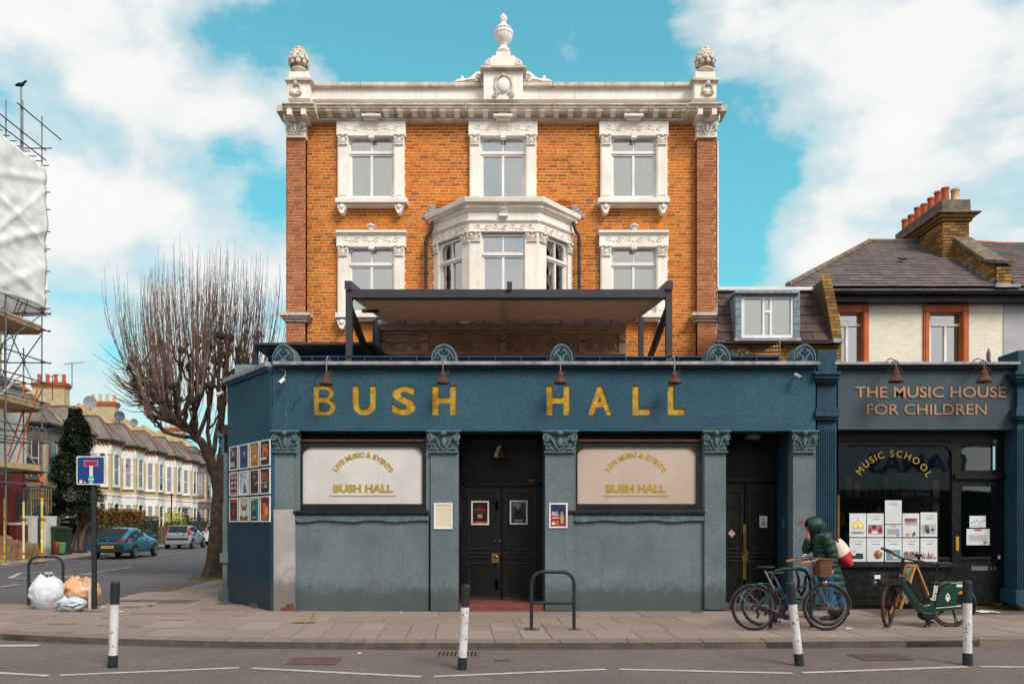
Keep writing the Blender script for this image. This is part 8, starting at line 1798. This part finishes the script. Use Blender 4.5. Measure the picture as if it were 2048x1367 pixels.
def bike(lab, origin, wb, rr_, rf, frame, guard, bars, tyre=M_rubber, sad=.93, seat=(-.22), purple=True, basket=True, name='bicycle', hb=1.05, sadm=None):
    """x forward; rear axle at 0, front axle at wb; built in place"""
    O = Vector(origin); root = empty(name, O, lab, 'bicycle'); T = Matrix.Translation(O)
    ra = Vector((0,0,rr_)); fa = Vector((wb,0,rf)); bb = Vector((wb*.43,0,.27)); st_ = Vector((wb*.43-.16,0,.60)); ht = Vector((wb-.20,0,.78)); hl_ = Vector((wb-.145,0,.62))
    wheel(root, O+ra, rr_, tyre, M_chrome); wheel(root, O+fa, rf, tyre, M_chrome)
    def tb(nm, pts, r_, m_, n=8): return MB().tube([Vector(p) for p in pts], r_, n).xf(T).build(nm, m_, root, smooth=True)
    fr = MB()
    for pts, r_ in (([bb, st_], .016), ([bb+Vector((0,0,.02)), bb.lerp(hl_,.5)+Vector((0,0,-.03)), hl_], .018), ([st_+(bb-st_)*.45, ht+(hl_-ht)*.3], .013), ([ht, hl_], .020)): fr.tube(pts, r_, 8)
    for s_ in (-1, 1): fr.tube([st_, ra+Vector((0,s_*.06,0))], .008, 6); fr.tube([bb, ra+Vector((0,s_*.06,0))], .009, 6)
    fr.xf(T).build('frame', frame, root, smooth=True)
    fk = MB().tube([hl_, hl_+(fa-hl_)*.15], .018, 8)
    for s_ in (-1, 1): fk.tube([hl_+(fa-hl_)*.12+Vector((0,s_*.045,0)), hl_+(fa-hl_)*.7+Vector((-.01,s_*.05,0)), fa+Vector((0,s_*.055,0))], .011, 6)
    fk.xf(T).build('fork', frame, root, smooth=True)
    sp_ = st_+(st_-bb).normalized()*(sad-.62); tb('seat_post', [st_, sp_], .013, M_chrome); saddle(root, O+sp_+Vector((.0,0,.03)), sadm or M_black2)
    stm = ht+(ht-hl_).normalized()*.18; tb('stem', [ht, stm, stm+Vector((.04,0,.04))], .013, M_chrome)
    hc = stm+Vector((.04,0,.04)); hbm = MB()
    for s_ in (-1, 1): hbm.tube([hc, hc+Vector((.05,s_*.12,.05)), hc+Vector((.0,s_*.25,.06)), hc+Vector((-.14,s_*.29,.03))], .011, 7)
    hbm.xf(T).build('handlebar', M_chrome, root, smooth=True)
    for s_ in (-1, 1): tb('grip', [hc+Vector((-.13,s_*.29,.035)), hc+Vector((-.26,s_*.30,.01))], .019, bars); tb('brake_lever', [hc+Vector((-.03,s_*.25,.03)), hc+Vector((-.06,s_*.25,-.02)), hc+Vector((-.17,s_*.27,-.03))], .007, M_chrome, 5)
    MB().ell(hc+Vector((-.05,.2,.09)), (.03,.03,.02)).xf(T).build('bell', M_chrome, root, smooth=True)
    cb = MB()
    for s_ in (-1, 1): cb.tube([hc+Vector((.02,s_*.2,.05)), hc+Vector((.14,s_*.10,.10)), hc+Vector((.12,0,-.1)), hl_+Vector((.02,s_*.02,0))], .003, 4)
    cb.xf(T).build('brake_cables', M_black2, root)
    k = MB()                                     # chain guard and crank
    if guard: k.prism([(bb.x+.11*math.cos(t), bb.z+.11*math.sin(t)) for t in [R(-100+280*i/14) for i in range(15)]][::1]+[(.06, rr_+.05), (.02, rr_+.0), (.06, rr_-.03)], -.075, -.068); k.xf(T).build('chain_guard', frame, root, fix=True, bevel=.003)
    MB().torus((bb.x,-.06,bb.z), .075, .006, 'y', 24, 5).xf(T).build('chainring', M_black2, root); MB().lathe([(0,0),(.035,0),(.03,.02),(0,.02)], (0,0,0), 14).xf(T @ Matrix.Translation((bb.x,-.085,bb.z)) @ Matrix.Rotation(R(90),4,'X')).build('crank_cover', M_chrome, root, smooth=True)
    for s_, an in ((-1, R(68)), (1, R(248))):
        e_ = bb+Vector((.17*math.cos(an), 0, .17*math.sin(an))); cr_ = MB().tube([bb+Vector((0,s_*.09,0)), e_+Vector((0,s_*.10,0))], .011, 6).xf(T).build('crank', M_chrome, root, smooth=True); MB().obox(e_+Vector((0,s_*.15,0)), (.09,.08,.022)).xf(T).build('pedal', M_black2, cr_, bevel=.004)
    k = MB(); a0, a1 = R(20), R(190)
    for c_, r_, b0, b1, nm in ((ra, rr_+.025, 15, 185, 'rear_mudguard'), (fa, rf+.025, -5 if basket else 30, 118, 'front_mudguard')):
        g_ = MB(); n = 16; rings = []
        for i in range(n+1): a = R(b0+(b1-b0)*i/n); rings.append([(c_.x+(r_+h_)*math.cos(a), y_, c_.z+(r_+h_)*math.sin(a)) for y_, h_ in ((-.03,-.014),(-.015,0),(.015,0),(.03,-.014),(.015,-.003),(-.015,-.003))])
        if nm == 'rear_mudguard' or basket: g_.loft(rings).xf(T).build(nm, mat('dull_steel', (120,116,116), (96,92,92), rough=.4, metal=.5) if nm[0] == 'f' else frame, root, smooth=True, fix=True)
    for s_ in (-1, 1): tb('mudguard_stay', [ra+Vector((0,s_*.05,0)), ra+Vector((-.23,s_*.03,.2))], .003, M_chrome, 4)
    MB().tube([(.02,-.05,rr_-.02),(.05,-.05,rr_-.10),(.03,-.05,rr_-.15)], .018, 6).xf(T).build('derailleur', M_black2, root); MB().torus((0,-.045,rr_), .04, .012, 'y', 18, 5).xf(T).build('cassette', M_black2, root)
    if basket:
        b0 = Vector((wb-.06,0,.80)); bk = MB(); w0, w1, d0, d1, hh = .13, .17, .10, .125, .25
        def rg_(t): a_, b_ = w0+(w1-w0)*t, d0+(d1-d0)*t; return [(b0.x+b_*math.copysign(abs(math.cos(q))**.4, math.cos(q)), a_*math.copysign(abs(math.sin(q))**.4, math.sin(q)), b0.z+hh*t) for q in [2*math.pi*i/28 for i in range(28)]]
        n = 11
        for i in range(n):
            r0_ = rg_(i/n); r1_ = rg_((i+.8)/n); r0_ = [(b0.x+(p_[0]-b0.x)*(1+.025*((j+i) % 2)), p_[1]*(1+.025*((j+i) % 2)), p_[2]) for j, p_ in enumerate(r0_)]; bk.loft([r0_, r1_], True, False)
        bs_ = bk.xf(T).build('basket', M_wick, root, kind='stuff'); MB().tube([Vector(p_) for p_ in rg_(1.0)]+[Vector(rg_(1.0)[0])], .011, 6).xf(T).build('rim', M_wick, bs_, smooth=True)
        tb('basket_stay', [fa+Vector((0,-.06,0)), Vector((wb-.02,-.07,.80))], .005, M_chrome, 5); tb('basket_stay', [fa+Vector((0,.06,0)), Vector((wb-.02,.07,.80))], .005, M_chrome, 5)
        MB().ell((wb-.02,0,.70), (.05,.045,.045)).xf(T).build('headlamp', M_chrome, root, smooth=True)
    tb('kick_stand', [bb+Vector((-.1,.05,-.02)), bb+Vector((-.2,.12,-.25))], .008, M_black2, 5); return root
B1 = G(1508, 1260); wb1 = X(1652, B1.y)-X(1508, B1.y)
bike('aubergine bicycle with tan grips and a wicker basket, nearest of the two locked bicycles', (B1.x, B1.y, 0), wb1, .335, .345, M_purp, True, M_tan2)
B2 = Vector((X(1524, 12.25), 12.25, 0))
bike('dark bicycle with teal frame parked just behind the aubergine one', B2, 1.0, .32, .325, M_tealf, False, M_black2, sad=.80, basket=False, sadm=mat('worn_saddle', (70,64,62), (52,48,46)))
s2 = empty('bike_stand', (X(1580,12.05), 12.05, 0), 'black tubular bike stand between the two locked bicycles', 'bike stand'); Yk = 12.05
pts = [Vector((X(1541,Yk),Yk,-.02)), Pw(1541,1165,Yk), Pw(1544,1150,Yk), Pw(1553,1140,Yk), Pw(1568,1137,Yk), Pw(1600,1137,Yk), Pw(1611,1141,Yk), Pw(1618,1152,Yk), Pw(1621,1168,Yk), Vector((X(1623,Yk),Yk,-.02))]
MB().tube(pts, .025, 12).build('hoop', M_bollb, s2, smooth=True)
lk = MB().tube([Pw(1593,1141,Yk-.05), Pw(1598,1160,Yk-.12), Pw(1596,1178,Yk-.1), Pw(1603,1190,Yk-.08), Pw(1609,1178,Yk-.06), Pw(1612,1150,Yk-.04)], .022, 8); lk.build('bike_lock', M_black2, smooth=True, label='thick black lock looped over the stand between the two bicycles', cat='lock')
pn = MB().ell((X(1668,12.4), 12.35, Z(1221,12.4)), (.13,.06,.10), None, 10, 7, .3); pn.build('black_pannier', M_black2, smooth=True, label='small black bag hanging behind the front wheel of the aubergine bicycle', cat='bag')

# ---------------------------------------------------------------- green hire e-bike (faces left)
EY = 12.15; er = empty('hire_bike', (X(1850,EY), EY, 0), 'dark green electric hire bike with white lettering and a black front basket', 'bicycle')
M_org = flat((214,118,40))
fwc = Pw(1776,1216,EY-.05); fwc.z = .33; rwc = Pw(1902,1215,EY); rwc.z = .33
steer = Matrix.Rotation(R(51), 4, 'Z')
wheel(er, fwc, .335, M_brt, M_black2, M=steer, alloy=True, tw_=.026); wheel(er, rwc, .335, M_brt, M_black2, alloy=True, tw_=.026)
def eb(nm, pts, r_, m_, n=10): return MB().tube([Vector(p) if len(p) == 3 else Pw(p[0], p[1], EY) for p in pts], r_, n).build(nm, m_, er, smooth=True)
yo = lambda v: Vector(v)
# low-step frame: thick profile through the photo outline
up = [(1800,1153),(1808,1158),(1818,1172),(1828,1188),(1838,1203),(1846,1209),(1855,1207),(1858,1200),(1868,1163),(1878,1162),(1872,1195),(1870,1212),(1920,1208),(1921,1216),(1870,1222),(1858,1228),(1848,1232),(1836,1224),(1824,1206),(1812,1188),(1802,1172),(1796,1164)]
def eprism(px_, y0, y1, nm, m_, bev=.012): return MB().prism(ppoly(px_, EY), EY+y0, EY+y1).build(nm, m_, er, fix=True, bevel=bev)
eprism(up, -.055, .055, 'frame', M_egreen, .02)
eprism([(1809,1161),(1814,1160),(1832,1186),(1842,1200),(1850,1203),(1846,1206),(1836,1199)], -.062, .062, 'step_trim', M_black2, .004)
eprism([(1858,1163),(1877,1163),(1876,1168),(1858,1168)], -.06, .06, 'seat_collar', M_black2, .004)
eprism([(1840,1222),(1862,1224),(1866,1236),(1848,1240),(1838,1233)], -.08, .08, 'motor', M_black2, .02)
gd = [(1866,1212),(1868,1196),(1874,1183),(1884,1172),(1897,1165),(1912,1163),(1930,1163),(1930,1176),(1921,1177),(1911,1184),(1908,1196),(1909,1208)]
eprism(gd, -.075, -.055, 'wheel_guard', M_egreen, .006); eprism(gd, .055, .075, 'wheel_guard', M_egreen, .006)
rg = []
for i in range(15): a = R(125-150*i/14); rg.append([(rwc.x+(.365+h_)*math.cos(a), EY+y_, .33+(.365+h_)*math.sin(a)) for y_, h_ in ((-.06,-.02),(-.04,0),(.04,0),(.06,-.02),(.04,-.006),(-.04,-.006))])
MB().loft(rg).build('rear_mudguard', M_egreen, er, smooth=True, fix=True)
MB().prism(rrect(X(1907,EY), X(1930,EY), Z(1172,EY), Z(1167,EY), .015), EY-.079, EY-.075).build('white_label', M_white, er, fix=True); MB().pbox(1917, 1928, 1181, 1187, EY-.07, EY-.05).build('orange_reflector', M_org, er)
t = text_mb('forest', 0, .235, 0, .088, -.003, .003, .03); t.xf(Matrix.Translation(Pw(1871,1201,EY-.058)) @ Matrix.Rotation(-R(80), 4, 'Y')); t.build('lettering', M_white, er)
tx, tz = X(1890,EY), Z(1201,EY); k = MB(); u_ = EY/F
k.prism([(tx-5.2*u_,tz+8*u_),(tx,tz+17.5*u_),(tx+5.2*u_,tz+8*u_),(tx+3*u_,tz+8*u_),(tx,tz+13.5*u_),(tx-3*u_,tz+8*u_)], EY-.079, EY-.075); k.prism([(tx-5.2*u_,tz+4*u_),(tx-2.2*u_,tz+9*u_),(tx+2.2*u_,tz+9*u_),(tx+5.2*u_,tz+4*u_),(tx+2*u_,tz+4*u_),(tx+2*u_,tz),(tx-2*u_,tz),(tx-2*u_,tz+4*u_)], EY-.0795, EY-.0755)
k.build('tree_logo', M_white, er, fix=True)
eb('head_tube', [(1797,1168),(1805,1130),(1806,1117)], .026, M_black2); eb('seat_post', [(1868,1163),(1876,1128)], .017, M_black2)
saddle(er, Pw(1882,1128,EY), M_purp, -.31, .10); MB().tube([Pw(1874,1130,EY), Pw(1892,1130,EY)], .012, 6).build('saddle_rail', M_chrome, er)
hcv = Pw(1806,1116,EY); hx = Matrix.Rotation(R(62-90+0), 3, 'Z')
hp = [Pw(1764,1096,EY-.18), Pw(1780,1101,EY-.14), Pw(1793,1111,EY-.06), hcv, Pw(1826,1120,EY+.03), Pw(1842,1122,EY+.06)]
MB().tube(hp, .013, 8).build('handlebar', M_black2, er, smooth=True); MB().tube([Pw(1763,1095.5,EY-.18), Pw(1780,1101,EY-.14)], .02, 8).build('grip', M_brt, er, smooth=True); MB().tube([Pw(1841,1121.5,EY+.05), Pw(1860,1127,EY+.08)], .02, 8).build('grip', M_brt, er, smooth=True)
MB().tube([Pw(1832,1120,EY+.0), Pw(1846,1127,EY-.02), Pw(1855,1133,EY-.02)], .008, 5).build('brake_lever', M_black2, er); MB().tube([Pw(1770,1101,EY-.2), Pw(1782,1106,EY-.16)], .008, 5).build('brake_lever', M_black2, er)
MB().obox(Pw(1837,1110,EY-.02), (.09,.06,.05)).build('phone_mount', M_black2, er, bevel=.01); MB().tube([Pw(1837,1113,EY), Pw(1836,1119,EY)], .014, 6).build('mount_stalk', M_black2, er)
fk = MB()
for s_ in (-1, 1):
    o_ = steer.to_3x3() @ Vector((0, s_*.06, 0)); fk.tube([Pw(1796,1168,EY)+o_*.9, Pw(1791,1180,EY)+o_, fwc+o_], .014, 7)
fk.tube([Pw(1797,1166,EY), Pw(1795,1172,EY)], .04, 8); fk.build('fork', M_black2, er, smooth=True)
rg = []
for i in range(11): a = R(20+115*i/10); rg.append([tuple(fwc+steer.to_3x3()@Vector(((.375+h_)*math.cos(a), y_, (.375+h_)*math.sin(a)))) for y_, h_ in ((-.035,-.012),(0,0),(.035,-.012),(0,-.006))])
MB().loft(rg).build('front_mudguard', M_black2, er, smooth=True, fix=True); p_ = fwc+Vector((.02,-.1,-.08)); MB().obox(fwc+Vector((.03,-.05,-.06)), (.02,.03,.10), Matrix.Rotation(R(20),3,'Y')).build('orange_reflector', M_org, er)
# wire basket
bk = empty('basket', Pw(1775,1152,EY-.1), None, None, parent=er); bx_ = [(X(1747,EY), X(1801,EY))]; x0, x1 = X(1747,EY), X(1800,EY); z0, z1 = Z(1166,EY), Z(1146,EY)
k = MB()
for i in range(9):
    z_ = z0+(z1-z0)*i/8; f_ = .88+.12*i/8; a_, b_ = x0+(1-f_)*.2, x1-(1-f_)*.1; k.tube([(a_,EY-.22*f_,z_),(b_,EY-.22*f_,z_),(b_,EY+.14*f_,z_),(a_,EY+.14*f_,z_),(a_,EY-.22*f_,z_)], .0055 if i < 8 else .009, 4, False)
for i in range(7):
    t = i/6; k.tube([(x0+.03+(x1-x0-.05)*t,EY-.195,z0),(x0+(x1-x0)*t,EY-.22,z1)], .005, 4); k.tube([(x0+.03+(x1-x0-.05)*t,EY-.195,z0),(x0+.03+(x1-x0-.05)*t,EY+.12,z0)], .005, 4)
k.build('wires', M_black2, bk, kind='stuff'); MB().pbox(1749, 1761, 1149, 1157, EY-.235, EY-.228).build('white_tag', M_white, bk, bevel=.003); MB().pbox(1781, 1798, 1145, 1151, EY-.235, EY-.225).build('badge_plate', M_black2, bk); text_mb('forest', X(1784,EY), X(1797,EY), Z(1149.5,EY), Z(1146.5,EY), EY-.237, .001, .02).build('lettering', M_org, bk)
MB().ell(Pw(1751,1165,EY-.1), (.035,.035,.035)).build('headlamp', M_chrome, er, smooth=True)
eb('kick_stand', [(1858,1232),(1856,1245),(1845,1256)], .014, M_black2, 7); eb('kick_stand', [(1858,1240),(1859,1259)], .012, M_black2, 7); MB().obox(Pw(1860,1243,EY-.12), (.11,.09,.03)).build('pedal', M_black2, er, bevel=.005); eb('crank', [(1856,1230),(1860,1243)], .013, M_black2, 6)

# folding A-board behind the hire bike
ab = empty('chalkboard', (X(1830,13.1), 13.1, 0), 'timber-framed folding pavement sign standing behind the green hire bike', 'pavement sign'); AYb = 13.1
M_abw = mat('honey_timber', (186,134,72), (160,112,60), rough=.6, sc1=5)
tp = Pw(1835,1131,AYb)
fA, fB = Pw(1796,1219,AYb-.3), Pw(1817,1222,AYb-.35)
tpl = Pw(1812,1129,AYb+.05)
for a_, b_ in ((Pw(1800,1217,AYb-.1), Pw(1829,1133,AYb-.05)), (Pw(1860,1200,AYb+.25), Pw(1832,1131,AYb+.0)), (Pw(1792,1212,AYb+.1), tpl)): MB().beam(a_, b_, .045, .03).build('leg', M_abw, ab)
MB().beam(tpl, tp, .045, .05).build('top_rail', M_abw, ab); MB().beam(Pw(1799,1200,AYb), Pw(1812,1202,AYb-.08), .04, .04).build('lower_rail', M_abw, ab)
q = [Pw(1802,1205,AYb-.02), Pw(1815,1206,AYb-.1), Pw(1829,1135,AYb-.04), Pw(1813,1134,AYb+.04)]; MB().add(q+[v+Vector((.015,.02,0)) for v in q], [(0,1,2,3),(7,6,5,4),(0,4,5,1),(1,5,6,2),(2,6,7,3),(3,7,4,0)]).build('panel', mat('pale_blue_board', (150,168,184), (110,132,120), rough=.5, sc1=9), ab, fix=True)
q = [Pw(1834,1135,AYb+.02), Pw(1818,1200,AYb+.0), Pw(1848,1202,AYb+.22)]; MB().add(q+[v+Vector((0,.02,0)) for v in q], [(0,1,2),(5,4,3),(0,3,4,1),(1,4,5,2),(2,5,3,0)]).build('back_panel', M_black2, ab, fix=True)

# ================================================================ the walker
PYy = 13.05; PX = X(1660, PYy); per = empty('person', (PX, PYy, 0), 'person in a long dark green hooded puffer coat, hand to face, walking left', 'person')
M_skin = mat('skin', (176,124,102), (162,110,90), rough=.6, fine=.02); M_coat = mat('dark_green_nylon', (17,56,46), (12,46,39), rough=.5, sc1=4, bump=.5, bsc=14, bdist=.02, fine=.03); M_jean = mat('blue_denim', (24,92,132), (20,78,116), rough=.85, sc1=6)
def skinmesh(name, verts, edges, radii, m_, parent, root=0, lv=2):
    me = bpy.data.meshes.new(name); me.from_pydata([tuple(v) for v in verts], edges, []); o = bpy.data.objects.new(name, me); col.objects.link(o)
    sk = o.modifiers.new('skin', 'SKIN'); ly = me.skin_vertices[0].data
    for i, r_ in enumerate(radii): ly[i].radius = (r_, r_) if not isinstance(r_, tuple) else r_; ly[i].use_root = (i == root)
    ss = o.modifiers.new('sub', 'SUBSURF'); ss.levels = lv; ss.render_levels = lv; dg = bpy.context.evaluated_depsgraph_get(); nm = bpy.data.meshes.new_from_object(o.evaluated_get(dg)); bpy.data.objects.remove(o)
    o = bpy.data.objects.new(name, nm); nm.materials.clear(); nm.materials.append(m_); nm.polygons.foreach_set('use_smooth', [True]*len(nm.polygons)); col.objects.link(o); settle(o); setparent(o, parent); return o
O = Vector((PX, PYy, 0))
V = []; E = []; Rr = []
def jv(x_, y_, z_, r_, p_=None):
    V.append(O+Vector((x_, y_, z_))); Rr.append(r_)
    if p_ is not None: E.append((p_, len(V)-1))
    return len(V)-1
pel = jv(.03,0,.92,.13); sp1 = jv(.01,0,1.12,.12, pel); ch = jv(-.02,0,1.30,.13, sp1); nk = jv(-.06,0,1.42,.05, ch); hd0 = jv(-.10,0,1.48,.075, nk); hd1 = jv(-.11,0,1.56,.09, hd0); hd2 = jv(-.10,0,1.62,.06, hd1); ns_ = jv(-.20,0,1.52,.018, hd1)
for s_, kx, fx, kz, fz_ in ((-1, -.02, .0, .50, .08), (1, .10, .26, .50, .12)):
    h_ = jv(.03,s_*.09,.86,.09, pel); kn = jv(.03+kx,s_*.09,kz,.06, h_); an = jv(.03+fx,s_*.09,fz_,.04, kn); jv(-.14+fx,s_*.09,fz_-.045,.035, an)
def hand(w_, d, up_, base):
    pm = jv(*(w_+d*.05), .030, base); k1 = jv(*(w_+d*.09), .028, pm)
    for i, (sp, l_) in enumerate(((-.030,.070),(-.010,.080),(.010,.075),(.030,.060))):
        a_ = jv(*(w_+d*.12+up_*sp), .010, k1); b_ = jv(*(w_+d*(.12+l_*.5)+up_*sp*1.1+Vector((0,0,.008))), .0095, a_); jv(*(w_+d*(.12+l_*.85)+up_*sp*1.1+Vector((.012,0,.018))), .008, b_)
    t1 = jv(*(w_+d*.06+up_*.045), .012, pm); jv(*(w_+d*.10+up_*.065), .010, t1)
sh1 = jv(-.02,-.17,1.34,.06, ch); el1 = jv(.06,-.24,1.08,.045, sh1); wr1 = jv(.02,-.27,.86,.032, el1); hand(Vector((.02,-.27,.86)), Vector((-.45,-.1,-.9)).normalized(), Vector((.2,-1,0)).normalized(), wr1)
sh2 = jv(-.02,.15,1.34,.06, ch); el2 = jv(-.22,.10,1.16,.045, sh2); wr2 = jv(-.22,-.02,1.36,.03, el2); hand(Vector((-.22,-.02,1.36)), Vector((.10,-.1,1)).normalized(), Vector((-1,-.5,0)).normalized(), wr2)
skinmesh('body', V, E, Rr, M_skin, per, pel)
# quilted coat: horizontal baffles
def coat(path, baff, nm, seed=0, n=28):
    rg = []; tot = len(path)
    def at(t):
        k = t*(tot-1); i = min(int(k), tot-2); f_ = k-i; a_, b_ = path[i], path[i+1]; return [a_[j]*(1-f_)+b_[j]*f_ for j in range(5)]
    N_ = baff*6
    for i in range(N_+1):
        t = i/N_; x_, y_, z_, rx, ry = at(t); pf = abs(math.sin(math.pi*t*baff))**.5; sc2 = .91+.10*pf
        rg.append([(O.x+x_+rx*sc2*math.cos(a)+.006*mnoise.noise(Vector((a*3, z_*9, seed))), O.y+y_+ry*sc2*math.sin(a), z_+.012*mnoise.noise(Vector((math.cos(a)*2, math.sin(a)*2, z_*3+seed)))) for a in [2*math.pi*k/n for k in range(n)]])
    MB().loft(rg).build(nm, M_coat, per, smooth=True)
coat([(.11,0,.42,.20,.18),(.095,0,.62,.195,.175),(.06,0,.85,.185,.17),(.03,0,1.02,.175,.17),(.005,0,1.18,.18,.185),(-.02,0,1.32,.165,.19),(-.05,0,1.42,.11,.13)], 12, 'coat')
def sleeve(pts, r0, r1, baff, nm):
    rg = []; pts = [O+Vector(p_) for p_ in pts]; N_ = baff*5; k = len(pts)-1
    for i in range(N_+1):
        t = i/N_; q = t*k; j = min(int(q), k-1); c = pts[j].lerp(pts[j+1], q-j); d = (pts[j+1]-pts[j]).normalized(); 
        if 0 < j and q-j < .3: d = (d+(pts[j]-pts[j-1]).normalized()).normalized()
        U = d.cross(Vector((0,1,.1))).normalized(); V_ = d.cross(U); r_ = (r0+(r1-r0)*t)*(.88+.14*abs(math.sin(math.pi*t*baff))**.5)
        rg.append([tuple(c+U*math.cos(a)*r_+V_*math.sin(a)*r_) for a in [2*math.pi*m/16 for m in range(16)]])
    MB().loft(rg).build(nm, M_coat, per, smooth=True)
sleeve([(-.02,-.15,1.38),(.04,-.22,1.24),(.06,-.25,1.08),(.04,-.27,.96),(.02,-.275,.86)], .105, .065, 6, 'sleeve'); sleeve([(-.02,.14,1.36),(-.14,.13,1.24),(-.23,.10,1.16),(-.235,.03,1.24),(-.22,-.01,1.34)], .10, .06, 6, 'sleeve')
# hood round the face
hg = MB(); 
def hf(u, v):
    a = 2*math.pi*u; t = R(38)+v*(math.pi-R(38)); d = Vector((-math.cos(t), math.sin(t)*math.cos(a), math.sin(t)*math.sin(a))); r_ = .138*(1+.05*abs(math.sin(v*9)))*(1.08 if d.z > 0 else 1.0); c = O+Vector((-.08,0,1.54)); p_ = c+Vector((d.x*r_*1.05, d.y*r_*.92, d.z*r_*1.05)); p_.x += -.02*(v < .2); return tuple(p_)
hg.grid(hf, 24, 14); hg.build('hood', M_coat, per, smooth=True, solid=.025)
MB().ell(O+Vector((-.10,0,1.60)), (.095,.095,.075), None, 14, 9).build('hair', flat((38,26,24)), per, smooth=True)
MB().ell(O+Vector((-.195,-.035,1.55)), (.008,.014,.008), None, 8, 5).build('eye', M_black2, per, smooth=True); MB().ell(O+Vector((-.185,0,1.475)), (.012,.025,.007), None, 8, 5).build('mouth', flat((140,78,74)), per, smooth=True)
for s_, kx, fx, fz_ in ((-1, -.02, .0, .08), (1, .10, .26, .12)):
    MB().tube([O+Vector((.03,s_*.09,.90)), O+Vector((.03+kx,s_*.09,.50)), O+Vector((.03+fx,s_*.09,fz_+.03))], [.105,.085,.07], 14).build('trouser_leg', M_jean, per, smooth=True)
    MB().loft([[(O.x+fx-.19+xx, O.y+s_*.09+.045*w_*math.cos(a), max(.0, fz_-.08)+.045+.045*h_*math.sin(a)) for a in [2*math.pi*k/10 for k in range(10)]] for xx, w_, h_ in ((0,.4,.4),(.04,.95,.75),(.12,1,1),(.20,.9,1.4),(.27,.8,1.5),(.29,.5,1.2))]).build('shoe', M_black2, per, smooth=True)
bg_ = empty('tote_bag', O+Vector((.25,-.1,1.0)), 'red and cream shoulder bag on the back of the hooded walker', 'bag')
def bagf(t0, t1, nm, m_):
    rg = []
    for i in range(9):
        t = t0+(t1-t0)*i/8; x_ = .20+.17*t; z_ = 1.26-.40*t; r_ = .04+.13*math.sin(math.pi*min(.92, .15+t*.8))**.8; rg.append([(O.x+x_+r_*.75*math.cos(a), O.y-.04+.14*math.sin(a)*(.5+.6*t), z_+r_*.8*math.cos(a)*.5) for a in [2*math.pi*k/16 for k in range(16)]])
    MB().loft(rg).build(nm, m_, bg_, smooth=True)
bagf(0, .56, 'cream_panel', flat((222,200,184))); bagf(.56, 1, 'red_panel', flat((170,26,34)))
MB().tube([O+Vector((.20,-.16,1.26)), O+Vector((.08,-.22,1.40)), O+Vector((-.0,-.235,1.36)), O+Vector((.01,-.23,1.22))], .018, 7).build('strap', flat((120,34,44)), bg_, smooth=True)

for o_ in (per, bg_):                            # lean the walker forward about the feet
    Rm = Matrix.Translation(O) @ Matrix.Rotation(R(-6), 4, 'Y') @ Matrix.Translation(-O) @ Matrix.Translation(o_.location); o_.location = Rm.to_translation(); o_.rotation_euler = Rm.to_euler()
